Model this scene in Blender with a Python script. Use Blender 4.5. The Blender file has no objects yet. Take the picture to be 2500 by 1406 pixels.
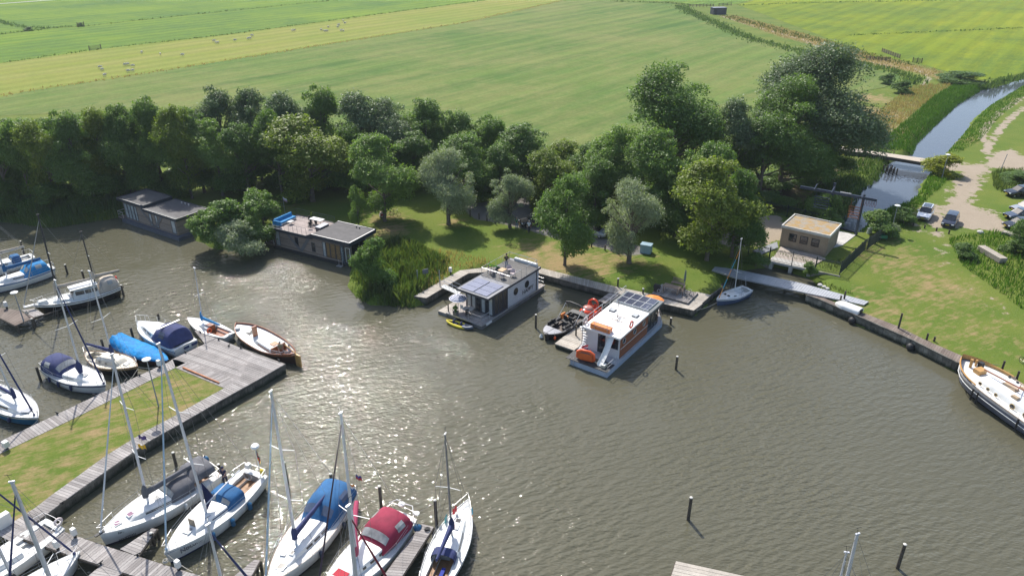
import bpy, bmesh, math, random
import numpy as np
from mathutils import Vector, Matrix
from mathutils.geometry import tessellate_polygon
R = math.radians
SC = bpy.context.scene
COL = SC.collection
rnd = random.Random(7)

# ---------------------------------------------------------------- camera, sky, sun, exposure
CH, CF, CP = 40.0, 1800.0, R(26.5)
cam = bpy.data.cameras.new('camera'); camo = bpy.data.objects.new('camera', cam); COL.objects.link(camo)
camo.location = (0, 0, CH); camo.rotation_euler = (R(90) - CP, 0, 0)
cam.sensor_width = 36; cam.sensor_fit = 'HORIZONTAL'; cam.lens = 36 * CF / 2500
cam.clip_start = 0.5; cam.clip_end = 9000
SC.camera = camo
SUN_EL, SUN_AZ = R(49), R(111)          # azimuth counter-clockwise from +X
w = bpy.data.worlds.new('World'); SC.world = w; w.use_nodes = True
nt = w.node_tree; nt.nodes.clear()
sky = nt.nodes.new('ShaderNodeTexSky'); sky.sky_type = 'NISHITA'; sky.sun_disc = False
sky.sun_elevation = SUN_EL; sky.sun_rotation = R(90) - SUN_AZ; sky.dust_density = 1.6; sky.air_density = 1.0
bg = nt.nodes.new('ShaderNodeBackground'); bg.inputs[1].default_value = 0.145
wo = nt.nodes.new('ShaderNodeOutputWorld')
nt.links.new(sky.outputs[0], bg.inputs[0]); nt.links.new(bg.outputs[0], wo.inputs[0])
sl = bpy.data.lights.new('sun', 'SUN'); sl.energy = 4.4; sl.angle = R(0.53); sl.color = (1.0, 0.955, 0.88)
so = bpy.data.objects.new('sun', sl); COL.objects.link(so)
so.rotation_euler = (R(90) - SUN_EL, 0, SUN_AZ + R(90))
SC.view_settings.view_transform = 'Standard'; SC.view_settings.look = 'None'
SC.view_settings.exposure = 0.45; SC.view_settings.gamma = 1.0
SC.cycles.use_denoising = True; SC.cycles.use_adaptive_sampling = True; SC.cycles.adaptive_threshold = 0.01
SC.cycles.max_bounces = 6; SC.cycles.diffuse_bounces = 2; SC.cycles.glossy_bounces = 3
SC.cycles.transmission_bounces = 4; SC.cycles.transparent_max_bounces = 8; SC.cycles.volume_bounces = 0
SC.cycles.sample_clamp_indirect = 4; SC.cycles.caustics_reflective = False; SC.cycles.caustics_refractive = False

def at(x, y, z=0.0):
    """world point on the level z that the photograph shows at pixel x, y (2500 x 1406)"""
    dx = (x - 1250) / CF; dy = -(y - 703) / CF
    Y = math.cos(CP) + dy * math.sin(CP); Z = -math.sin(CP) + dy * math.cos(CP)
    t = (z - CH) / Z
    return Vector((dx * t, Y * t, z))
def pxy(X, Y, Z):
    d = Y * math.cos(CP) - (Z - CH) * math.sin(CP); u = Y * math.sin(CP) + (Z - CH) * math.cos(CP)
    return 1250 + CF * X / d, 703 - CF * u / d
def height_for(p, ytop):
    lo, hi = 0, 60
    for _ in range(40):
        m = (lo + hi) / 2
        if pxy(p[0], p[1], p[2] + m)[1] > ytop: lo = m
        else: hi = m
    return lo
def mpp(p):                              # metres per photo pixel at p
    return (p[1] * math.cos(CP) + (CH - p[2]) * math.sin(CP)) / CF
def S(r, g, b):
    f = lambda c: (c / 255 / 12.92) if c <= 10 else ((c / 255 + 0.055) / 1.055) ** 2.4
    return (f(r), f(g), f(b))

# ---------------------------------------------------------------- materials
MATS = {}
def nodes(m):
    m.use_nodes = True; t = m.node_tree
    return t, t.nodes, t.links, t.nodes['Principled BSDF']
def ramp(N, L, src, stops, interp='LINEAR'):
    r = N.new('ShaderNodeValToRGB'); L.new(src, r.inputs[0]); r.color_ramp.interpolation = interp
    e = r.color_ramp.elements
    while len(e) < len(stops): e.new(0.5)
    for i, (p, c) in enumerate(stops):
        e[i].position = p; e[i].color = (*c, 1) if len(c) == 3 else c
    return r.outputs[0]
def noise(N, L, co, scale, detail=3, rough=0.55):
    n = N.new('ShaderNodeTexNoise'); n.inputs['Scale'].default_value = scale
    n.inputs['Detail'].default_value = detail; n.inputs['Roughness'].default_value = rough
    if co is not None: L.new(co, n.inputs['Vector'])
    return n.outputs['Fac']
def mapping(N, L, co, rot=0, scale=(1, 1, 1)):
    m = N.new('ShaderNodeMapping'); m.inputs['Rotation'].default_value = (0, 0, rot); L.new(co, m.inputs['Vector'])
    k = N.new('ShaderNodeMapping'); k.inputs['Scale'].default_value = scale; L.new(m.outputs[0], k.inputs['Vector']); return k.outputs[0]
def mixc(N, L, f, a, b, mode='MIX'):
    m = N.new('ShaderNodeMix'); m.data_type = 'RGBA'; m.blend_type = mode
    for s, v in ((m.inputs[0], f), (m.inputs[6], a), (m.inputs[7], b)):
        if hasattr(v, 'links') or isinstance(v, bpy.types.NodeSocket): L.new(v, s)
        elif isinstance(v, (int, float)): s.default_value = v
        else: s.default_value = (*v[:3], 1)
    return m.outputs[2]
def math_(N, L, op, a, b=None, clamp=False):
    m = N.new('ShaderNodeMath'); m.operation = op; m.use_clamp = clamp
    for s, v in ((m.inputs[0], a), (m.inputs[1], b)):
        if v is None: continue
        if isinstance(v, (int, float)): s.default_value = v
        else: L.new(v, s)
    return m.outputs[0]
def M(name, col=None, rough=0.5, metal=0.0, var=0.12, scale=1.5, bump=0.0, bscale=20, island=0.0, coat=0.0, spec=0.5, trans=0.0):
    """a painted, wooden, metal or cloth surface: base colour with patchy wear"""
    if name in MATS: return MATS[name]
    m = bpy.data.materials.new(name); MATS[name] = m
    t, N, L, P = nodes(m)
    tc = N.new('ShaderNodeTexCoord').outputs['Object']
    f = noise(N, L, tc, scale, 4, 0.6)
    lo = tuple(c * (1 - var) for c in col); hi = tuple(min(1, c * (1 + var)) for c in col)
    c = ramp(N, L, f, [(0.3, lo), (0.7, hi)])
    if island:
        g = N.new('ShaderNodeNewGeometry')
        k = ramp(N, L, g.outputs['Random Per Island'], [(0, (1 - island,) * 3), (1, (1 + island * 0.5,) * 3)])
        c = mixc(N, L, 1.0, c, k, 'MULTIPLY')
    L.new(c, P.inputs['Base Color'])
    P.inputs['Roughness'].default_value = rough; P.inputs['Metallic'].default_value = metal
    P.inputs['Specular IOR Level'].default_value = spec
    if coat: P.inputs['Coat Weight'].default_value = coat; P.inputs['Coat Roughness'].default_value = 0.08
    if trans: P.inputs['Transmission Weight'].default_value = trans
    if bump:
        b = N.new('ShaderNodeBump'); b.inputs['Distance'].default_value = bump
        L.new(noise(N, L, tc, bscale, 3), b.inputs['Height']); L.new(b.outputs[0], P.inputs['Normal'])
    return m

def plank_mat(name, c1, c2, rough=0.8):
    m = bpy.data.materials.new(name); MATS[name] = m
    t, N, L, P = nodes(m)
    tc = N.new('ShaderNodeTexCoord').outputs['Object']
    g = N.new('ShaderNodeNewGeometry').outputs['Random Per Island']
    base = mixc(N, L, g, c1, c2)
    f = noise(N, L, tc, 0.6, 5, 0.65); f2 = noise(N, L, tc, 9, 4, 0.7)
    k = ramp(N, L, f, [(0.3, (0.72, 0.72, 0.72)), (0.7, (1.12, 1.1, 1.08))])
    k2 = ramp(N, L, f2, [(0.3, (0.8, 0.8, 0.8)), (0.7, (1.12, 1.12, 1.12))])
    c = mixc(N, L, 1.0, mixc(N, L, 1.0, base, k, 'MULTIPLY'), k2, 'MULTIPLY')
    L.new(c, P.inputs['Base Color']); P.inputs['Roughness'].default_value = rough; P.inputs['Specular IOR Level'].default_value = 0.3
    return m

def leaf_mat(name, c1, c2, trans=0.35, rough=0.5):
    m = bpy.data.materials.new(name); MATS[name] = m
    t, N, L, P = nodes(m)
    g = N.new('ShaderNodeNewGeometry').outputs['Random Per Island']
    oi = N.new('ShaderNodeObjectInfo').outputs['Random']
    tc = N.new('ShaderNodeTexCoord').outputs['Object']
    big = noise(N, L, tc, 0.45, 2)
    f = math_(N, L, 'ADD', math_(N, L, 'MULTIPLY', g, 0.55), math_(N, L, 'MULTIPLY', big, 0.45))
    c = mixc(N, L, f, c1, c2)
    k = ramp(N, L, oi, [(0, (0.82, 0.86, 0.8)), (1, (1.15, 1.1, 1.1))])
    c = mixc(N, L, 1.0, c, k, 'MULTIPLY')
    L.new(c, P.inputs['Base Color']); P.inputs['Roughness'].default_value = rough; P.inputs['Specular IOR Level'].default_value = 0.35
    tr = N.new('ShaderNodeBsdfTranslucent'); cc = mixc(N, L, 1.0, c, (1.5, 1.7, 0.6), 'MULTIPLY'); L.new(cc, tr.inputs[0])
    ms = N.new('ShaderNodeMixShader'); ms.inputs[0].default_value = trans
    L.new(P.outputs[0], ms.inputs[1]); L.new(tr.outputs[0], ms.inputs[2])
    L.new(ms.outputs[0], N['Material Output'].inputs[0])
    return m

def algae(m, z0=.12, z1=.5):
    """slimy green-black tide band on a quay face"""
    t = m.node_tree; N, L, P = t.nodes, t.links, t.nodes['Principled BSDF']; src = P.inputs['Base Color'].links[0].from_socket
    tc = N.new('ShaderNodeTexCoord').outputs['Object']; s = N.new('ShaderNodeSeparateXYZ'); L.new(tc, s.inputs[0])
    z = math_(N, L, 'ADD', s.outputs[2], math_(N, L, 'MULTIPLY', math_(N, L, 'SUBTRACT', noise(N, L, tc, 1.7, 4, .7), .5), .7))
    L.new(mixc(N, L, ramp(N, L, z, [(z0, (1,) * 3), (z1, (0,) * 3)]), src, (.022, .028, .014)), P.inputs['Base Color']); return m

# ---------------------------------------------------------------- mesh builder and scene objects
class MB:
    def __init__(s): s.v = []; s.f = []; s.m = []
    def add(s, vs, fs, m=0):
        o = len(s.v); s.v += [tuple(p) for p in vs]; s.f += [tuple(i + o for i in f) for f in fs]; s.m += [m] * len(fs); return s
    def box(s, c, d, rz=0, m=0, taper=1.0):
        x, y, z = d[0] / 2, d[1] / 2, d[2] / 2; cs, sn = math.cos(rz), math.sin(rz); vs = []
        for zz, k in ((-z, 1), (z, taper)):
            for xx, yy in ((-x, -y), (x, -y), (x, y), (-x, y)):
                xx *= k; yy *= k; vs.append((c[0] + xx * cs - yy * sn, c[1] + xx * sn + yy * cs, c[2] + zz))
        return s.add(vs, [(3, 2, 1, 0), (4, 5, 6, 7), (0, 1, 5, 4), (1, 2, 6, 5), (2, 3, 7, 6), (3, 0, 4, 7)], m)
    def bb(s, x0, x1, y0, y1, z0, z1, m=0):
        return s.box(((x0 + x1) / 2, (y0 + y1) / 2, (z0 + z1) / 2), (abs(x1 - x0), abs(y1 - y0), abs(z1 - z0)), 0, m)
    def prism(s, pts, z0, z1, m=0, mtop=None):
        """pts ccw (x, y); z0/z1 numbers or lists"""
        n = len(pts); zl = z0 if hasattr(z0, '__len__') else [z0] * n; zh = z1 if hasattr(z1, '__len__') else [z1] * n
        a = sum(pts[i][0] * pts[(i + 1) % n][1] - pts[(i + 1) % n][0] * pts[i][1] for i in range(n))
        if a < 0: pts = pts[::-1]; zl = zl[::-1]; zh = zh[::-1]
        vs = [(p[0], p[1], zl[i]) for i, p in enumerate(pts)] + [(p[0], p[1], zh[i]) for i, p in enumerate(pts)]
        s.add(vs, [(i, (i + 1) % n, n + (i + 1) % n, n + i) for i in range(n)] + [tuple(range(n))[::-1]], m)
        if n <= 4: s.add(vs[n:], [tuple(range(n))], m if mtop is None else mtop)
        else:
            tri = tessellate_polygon([[Vector((p[0], p[1], 0)) for p in pts]])
            fs = []
            for t in tri:
                A, B, C = (pts[i] for i in t)
                fs.append(t if (B[0] - A[0]) * (C[1] - A[1]) - (B[1] - A[1]) * (C[0] - A[0]) > 0 else t[::-1])
            s.add(vs[n:], fs, m if mtop is None else mtop)
        return s
    def tube(s, p, q, r0, r1=None, n=8, m=0, caps=True):
        return s.path([p, q], [r0, r0 if r1 is None else r1], n, m, caps)
    def path(s, pts, r, n=8, m=0, caps=True, flat=1.0):
        P = [Vector(p) for p in pts]; r = r if hasattr(r, '__len__') else [r] * len(P)
        o = len(s.v); up = None
        for i, p in enumerate(P):
            d = (P[min(i + 1, len(P) - 1)] - P[max(i - 1, 0)])
            if d.length < 1e-9: d = Vector((0, 0, 1))
            d.normalize()
            if up is None:
                up = Vector((0, 0, 1)) if abs(d.z) < 0.9 else Vector((1, 0, 0))
            a = d.cross(up)
            if a.length < 1e-4: a = d.orthogonal()
            a.normalize(); b = a.cross(d); up = b
            for k in range(n):
                t = 2 * math.pi * k / n
                s.v.append(tuple(p + a * (math.cos(t) * r[i]) + b * (math.sin(t) * r[i] * flat)))
        for i in range(len(P) - 1):
            for k in range(n):
                s.f.append((o + i * n + k, o + i * n + (k + 1) % n, o + (i + 1) * n + (k + 1) % n, o + (i + 1) * n + k)); s.m.append(m)
        if caps:
            s.f.append(tuple(o + k for k in range(n))[::-1]); s.m.append(m)
            s.f.append(tuple(o + (len(P) - 1) * n + k for k in range(n))); s.m.append(m)
        return s
    def lathe(s, c, prof, n=16, m=0, sx=1, sy=1):
        o = len(s.v)
        for r, z in prof:
            for k in range(n):
                t = 2 * math.pi * k / n; s.v.append((c[0] + r * sx * math.cos(t), c[1] + r * sy * math.sin(t), c[2] + z))
        for i in range(len(prof) - 1):
            for k in range(n):
                s.f.append((o + i * n + k, o + i * n + (k + 1) % n, o + (i + 1) * n + (k + 1) % n, o + (i + 1) * n + k)); s.m.append(m)
        return s
    def ball(s, c, r, n=12, m=0, sz=1.0):
        return s.lathe(c, [(max(1e-4, r * math.sin(math.pi * i / 8)), -r * sz * math.cos(math.pi * i / 8)) for i in range(9)], n, m)
    def torus(s, c, R_, r, ax='z', n=20, k=8, m=0):
        o = len(s.v)
        for i in range(n):
            t = 2 * math.pi * i / n
            for j in range(k):
                u = 2 * math.pi * j / k; q = R_ + r * math.cos(u); x, y, z = q * math.cos(t), q * math.sin(t), r * math.sin(u)
                if ax == 'x': x, y, z = z, x, y
                if ax == 'y': x, y, z = x, z, y
                s.v.append((c[0] + x, c[1] + y, c[2] + z))
        for i in range(n):
            for j in range(k):
                s.f.append((o + i * k + j, o + ((i + 1) % n) * k + j, o + ((i + 1) % n) * k + (j + 1) % k, o + i * k + (j + 1) % k)); s.m.append(m)
        return s
    def loft(s, secs, m=0, close=False, capa=False, capb=False, mf=None):
        """secs: list of equal-length point lists"""
        o = len(s.v); n = len(secs[0])
        for q in secs: s.v += [tuple(p) for p in q]
        for i in range(len(secs) - 1):
            for k in range(n if close else n - 1):
                s.f.append((o + i * n + k, o + i * n + (k + 1) % n, o + (i + 1) * n + (k + 1) % n, o + (i + 1) * n + k))
                s.m.append(mf(i, k) if mf else m)
        if capa: s.f.append(tuple(o + k for k in range(n))[::-1]); s.m.append(m)
        if capb: s.f.append(tuple(o + (len(secs) - 1) * n + k for k in range(n))); s.m.append(m)
        return s
    def build(s, name, mats, parent=None, smooth=False, loc=None, rz=0):
        me = bpy.data.meshes.new(name); me.from_pydata(s.v, [], s.f)
        for m in (mats if isinstance(mats, (list, tuple)) else [mats]): me.materials.append(m)
        me.polygons.foreach_set('material_index', s.m)
        if smooth:
            me.polygons.foreach_set('use_smooth', [True] * len(s.f))
            try: me.set_sharp_from_angle(angle=R(38))
            except Exception: pass
        me.update()
        o = bpy.data.objects.new(name, me); COL.objects.link(o)
        if parent is not None: o.parent = parent
        if loc is not None: o.location = loc
        o.rotation_euler[2] = rz
        return o
def tag(o, label=None, cat=None, group=None, kind=None):
    if label: o['label'] = label
    if cat: o['category'] = cat
    if group: o['group'] = group
    if kind: o['kind'] = kind
    return o
def thing(name, label, cat, loc=(0, 0, 0), rz=0.0, group=None):
    o = bpy.data.objects.new(name, None); COL.objects.link(o); o.location = loc; o.rotation_euler = (0, 0, rz)
    o.empty_display_size = 0.3
    return tag(o, label, cat, group)
def copy_thing(src, loc, rz=None, label=None, group=None, scale=None):
    r = src.copy(); COL.objects.link(r); r.location = loc
    if rz is not None: r.rotation_euler = (0, 0, rz)
    if scale is not None: r.scale = scale
    if label: r['label'] = label
    if group: r['group'] = group
    for ch in KIDS.get(src.name, src.children):
        c = ch.copy(); COL.objects.link(c); c.parent = r
        for g in ch.children:
            d = g.copy(); COL.objects.link(d); d.parent = c
    return r
KIDS = {}
def np_mesh(name, V, F4, mat, parent=None, smooth=False):
    """V (n,3), F4 (m,3 or 4) arrays"""
    me = bpy.data.meshes.new(name); n, k = F4.shape
    me.vertices.add(len(V)); me.vertices.foreach_set('co', np.ascontiguousarray(V, dtype=np.float32).ravel())
    me.loops.add(n * k); me.loops.foreach_set('vertex_index', np.ascontiguousarray(F4, dtype=np.int32).ravel())
    me.polygons.add(n); me.polygons.foreach_set('loop_start', np.arange(0, n * k, k, dtype=np.int32))
    try: me.polygons.foreach_set('loop_total', np.full(n, k, dtype=np.int32))
    except Exception: pass
    if smooth: me.polygons.foreach_set('use_smooth', np.ones(n, dtype=bool))
    me.update(calc_edges=True)
    for m in (mat if isinstance(mat, (list, tuple)) else [mat]): me.materials.append(m)
    o = bpy.data.objects.new(name, me); COL.objects.link(o)
    if parent is not None: o.parent = parent
    return o

# ---------------------------------------------------------------- shared materials
WHITE = M('white_gelcoat', (0.73, 0.73, 0.705), 0.3, var=0.09, scale=1.3, coat=0.25)
DECKW = M('white_deck', (0.66, 0.66, 0.63), 0.55, var=0.06, scale=3)
CREAM = M('cream_deck', (0.68, 0.62, 0.50), 0.5, var=0.06)
NAVY = M('navy_canvas', (0.035, 0.045, 0.13), 0.85, var=0.25, bump=0.01, bscale=5)
BLUEC = M('blue_canvas', (0.02, 0.11, 0.26), 0.85, var=0.2, bump=0.01, bscale=5)
TURQ = M('bright_blue_tarp', (0.0, 0.21, 0.52), 0.7, var=0.3, spec=0.3, bump=0.12, bscale=1.8)  # strong colour variation suggests the shading of its folds
REDC = M('dark_red_canvas', (0.25, 0.02, 0.05), 0.85, var=0.2, bump=0.01, bscale=5)
GREYC = M('charcoal_canvas', (0.11, 0.11, 0.12), 0.85, var=0.25, bump=0.01, bscale=5)
BEIGEC = M('beige_canvas', (0.50, 0.43, 0.35), 0.85, var=0.12, bump=0.01, bscale=5)
ALU = M('mast_aluminium', (0.66, 0.67, 0.70), 0.42, 0.35, var=0.06)
STEEL = M('stainless_rail', (0.55, 0.55, 0.56), 0.42, 0.7, var=0.04)
ROPE = M('rope', (0.45, 0.42, 0.36), 0.9)
GLASS = M('dark_glass', (0.02, 0.024, 0.03), 0.08, var=0.2, coat=0.5)
PVC = M('clear_window_vinyl', (0.34, 0.34, 0.33), 0.12, var=0.3, scale=2, bump=0.02, bscale=3)
BLACK = M('black_rubber', (0.02, 0.02, 0.022), 0.6)
TEAK = M('teak', (0.30, 0.16, 0.075), 0.6, var=0.25, scale=4)
VARN = M('varnished_wood', (0.28, 0.09, 0.03), 0.25, var=0.3, scale=3, coat=0.6)
ORANGE = M('orange_plastic', (0.75, 0.12, 0.03), 0.45, var=0.08)
REDP = M('red_paint', (0.55, 0.03, 0.02), 0.5)
HULLDK = M('dark_hull_paint', (0.018, 0.016, 0.018), 0.25, coat=0.4)
PLANK = plank_mat('weathered_planks', (0.24, 0.22, 0.21), (0.40, 0.375, 0.36))
PLANK2 = plank_mat('pale_planks', (0.38, 0.34, 0.29), (0.50, 0.46, 0.40))
PLANKB = plank_mat('brown_planks', (0.16, 0.125, 0.105), (0.24, 0.195, 0.165))
POST = M('tarred_post', (0.075, 0.062, 0.048), 0.85, var=0.35, scale=4, bump=0.01)
WALLD = algae(M('dark_quay_timber', (0.12, 0.112, 0.095), 0.9, var=0.5, scale=1.2, bump=0.03, bscale=6, island=0.35))
TRIM = M('anthracite_trim', (0.045, 0.05, 0.062), 0.45, var=0.1)
ROOFD = M('bitumen_roof', (0.105, 0.10, 0.10), 0.85, var=0.18, scale=1.2, bump=0.005)
BARK = M('bark', (0.13, 0.105, 0.08), 0.9, var=0.35, scale=3, bump=0.03, bscale=8)

# ================================================================ SETTING
GZ = 0.95
# shoreline of the harbour, from pixels; world beyond the frame
shore_n = [at(*p, 0) for p in [(-60, 545), (0, 541), (60, 547), (125, 556), (200, 545), (300, 530), (360, 540), (440, 556), (480, 585),
           (530, 610), (590, 612), (650, 590), (690, 560), (740, 585), (820, 612), (862, 650), (850, 690), (868, 722), (905, 742),
           (960, 746), (1012, 748), (1042, 742)]]
quay_c = [at(*p, GZ) for p in [(1040.6, 727.4), (1142.8, 667.2), (1196, 655.5), (1316.4, 667.2), (1430, 692), (1537, 714), (1600, 732), (1694, 757.5),
          (1736.7, 720), (1762, 700)]]
shore_m = [at(*p, 0) for p in [(1764, 690), (1800, 668), (1850, 655), (1892, 652), (1976, 678), (2000, 700)]]
quay_r = [at(*p, GZ) for p in [(1976, 723), (2000, 732), (2086, 769), (2224, 829.6), (2336, 885.7), (2480, 942), (2560, 985)]]
ins = lambda P: [Vector((p.x, p.y + 0.25, 0)) for p in P]
HARB = [(p.x, p.y) for p in shore_n + ins(quay_c) + shore_m + ins(quay_r)]
HARB += [(75, 48), (80, -60), (-140, -60), (-140, 92), (-95, 97)]
CANAL_L = [at(*p, 0.1) for p in [(2046, 556), (2078, 526), (2105, 470), (2146, 441), (2172, 405), (2228, 380), (2240, 352), (2284, 308), (2340, 256), (2394, 224), (2456, 209), (2500, 194), (2600, 172)]]
CANAL_R = [at(*p, 0.1) for p in [(2092, 570), (2112, 545), (2145, 516), (2196, 505), (2230, 475), (2238, 451), (2262, 425), (2300, 376), (2342, 332), (2365, 296), (2404, 262), (2452, 234), (2492, 210), (2600, 188)]]
CANAL = [(p.x, p.y) for p in CANAL_L + CANAL_R[::-1]]
INLET = [(p.x, p.y) for p in [at(*q, 0) for q in [(1880, 640), (1990, 668), (2000, 700), (1880, 665)]]]

def sdist(X, Y, poly):
    """signed distance, positive inside"""
    d = np.full(X.shape, 1e9); ins_ = np.zeros(X.shape, bool); n = len(poly)
    for i in range(n):
        (x0, y0), (x1, y1) = poly[i], poly[(i + 1) % n]
        ex, ey = x1 - x0, y1 - y0; L2 = ex * ex + ey * ey + 1e-12
        t = np.clip(((X - x0) * ex + (Y - y0) * ey) / L2, 0, 1)
        d = np.minimum(d, np.hypot(X - x0 - t * ex, Y - y0 - t * ey))
        c = ((y0 > Y) != (y1 > Y)) & (X < (x1 - x0) * (Y - y0) / (y1 - y0 + 1e-12) + x0)
        ins_ ^= c
    return np.where(ins_, d, -d)
def polp(pts, z=GZ): return [(p.x, p.y) for p in [at(*q, z) for q in pts]]
def linedist(X, Y, pts):
    d = np.full(X.shape, 1e9)
    for (x0, y0), (x1, y1) in zip(pts[:-1], pts[1:]):
        ex, ey = x1 - x0, y1 - y0; t = np.clip(((X - x0) * ex + (Y - y0) * ey) / (ex * ex + ey * ey + 1e-9), 0, 1)
        d = np.minimum(d, np.hypot(X - x0 - t * ex, Y - y0 - t * ey))
    return d
def axis(a, b, step, lo, hi, g=1.09):
    mid = list(np.arange(a, b, step)); L, s = [], step
    x = a
    while x > lo: s *= g; x -= s; L.append(x)
    H_, s, x = [], step, mid[-1]
    while x < hi: s *= g; x += s; H_.append(x)
    return np.array(L[::-1] + mid + H_)
gx = axis(-72, 112, 0.45, -3500, 3500); gy = axis(40, 215, 0.45, -120, 5500)
X, Y = np.meshgrid(gx, gy)
wd = np.maximum(sdist(X, Y, HARB), sdist(X, Y, CANAL) + 0.5)      # >0 in water
rs = np.random.RandomState(3)
jit = 0.25 * np.sin(X * 1.3 + 2 * np.sin(Y * 0.7)) + 0.2 * np.sin(Y * 2.1 + X)
land = -(wd + np.where(wd > -3, jit * 0.6, 0))
Z = np.clip(land / 1.6, -1.4, 1) * GZ
Z = np.where(Z > 0, GZ * (1 - (1 - Z / GZ) ** 2), Z)
Z = Z + np.where(land > 2, 0.03 * np.sin(X * 0.31) * np.sin(Y * 0.23), 0) * (np.abs(X) < 200)
def soft(poly, w_=0.8): return np.clip(sdist(X, Y, poly) / w_ * 0.5 + 0.5, 0, 1)
sand = soft(polp([(2236, 340 + 30), (2345, 400), (2400, 402), (2430, 370), (2470, 366), (2520, 390), (2600, 400), (2600, 470), (2500, 418), (2420, 410), (2390, 450), (2370, 500), (2420, 520), (2460, 545), (2440, 565), (2370, 560), (2300, 545), (2310, 500), (2330, 460), (2345, 420), (2300, 415)]), 2.5)
sand = np.maximum(sand, 0.62 * soft(polp([(2225, 500), (2330, 490), (2440, 520), (2460, 560), (2330, 566), (2215, 556)]), 3))
sand = np.maximum(sand, 0.56 * soft(polp([(2215, 545), (2260, 556), (2330, 560), (2310, 640), (2345, 700), (2400, 720), (2300, 640), (2285, 590), (2230, 565)]), 2.5))
sand = np.maximum(sand, 0.30 * np.clip(1.3 - linedist(X, Y, polp([(2285, 565), (2300, 640), (2340, 690), (2420, 740), (2520, 800)])) / 2.2, 0, 1))
sand = np.maximum(sand, soft(polp([(1780, 520), (1905, 527), (1930, 560), (1900, 590), (1850, 600), (1770, 600), (1700, 560)]), 1.2))
for tr in ([(2500, 262), (2455, 300), (2420, 345), (2405, 375)], [(2500, 236), (2440, 275), (2400, 320), (2398, 345)],
           [(1730, 30), (1830, 62), (1960, 98), (2060, 140), (2150, 158), (2235, 168), (2270, 190), (2255, 208)]):
    sand = np.maximum(sand, 0.6 * np.clip(1.5 - linedist(X, Y, polp(tr)) / 1.0, 0, 1))
grav = soft(polp([(1118, 500), (1270, 485), (1300, 470), (1330, 500), (1360, 560), (1470, 580), (1560, 600), (1575, 608), (1570, 622), (1530, 624), (1440, 596), (1380, 590), (1290, 562), (1230, 548), (1160, 535)]), 1.2)
dry = np.zeros_like(X)
for c, r_, a in [((950, 560), 5, .9), ((940, 535), 6, .7), ((1385, 640), 8, 1.0), ((1330, 620), 7, .9), ((1480, 640), 7, .8), ((1250, 540), 4, .5), ((1110, 545), 3, .8), ((2200, 640), 9, .7),
                 ((2180, 760), 10, .6), ((2350, 800), 12, .5), ((1060, 640), 4, .5), ((700, 500), 6, .5), ((2280, 700), 9, .7), ((2000, 480), 10, .6), ((1770, 480), 12, .5), ((2450, 860), 8, .35), ((1560, 640), 5, .6),
                 ((2180, 320), 14, 1.0), ((2150, 280), 12, 1.0), ((2240, 260), 12, .7), ((2120, 240), 10, .9), ((2350, 340), 6, .7), ((2470, 245), 8, .6), ((2180, 590), 5, .5)]:
    p = at(*c, GZ); dry = np.maximum(dry, a * np.clip(1.2 - np.hypot(X - p.x, Y - p.y) / r_, 0, 1))
dryl = polp([(1760, 40), (1900, 90), (2010, 118), (2090, 150), (2160, 165), (2230, 178), (2290, 196), (2330, 190), (2280, 170), (2130, 132), (1960, 82), (1800, 40)])
dry = np.maximum(dry, soft(dryl, 3))
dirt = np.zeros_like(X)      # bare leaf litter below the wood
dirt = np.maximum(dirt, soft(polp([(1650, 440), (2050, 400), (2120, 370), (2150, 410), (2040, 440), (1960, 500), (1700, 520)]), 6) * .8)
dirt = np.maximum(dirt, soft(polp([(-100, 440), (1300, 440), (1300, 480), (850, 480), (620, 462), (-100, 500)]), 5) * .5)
ny, nx = X.shape
V = np.stack([X.ravel(), Y.ravel(), Z.ravel()], 1)
idx = np.arange(nx * ny).reshape(ny, nx)
F = np.stack([idx[:-1, :-1], idx[:-1, 1:], idx[1:, 1:], idx[1:, :-1]], -1).reshape(-1, 4)

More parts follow.
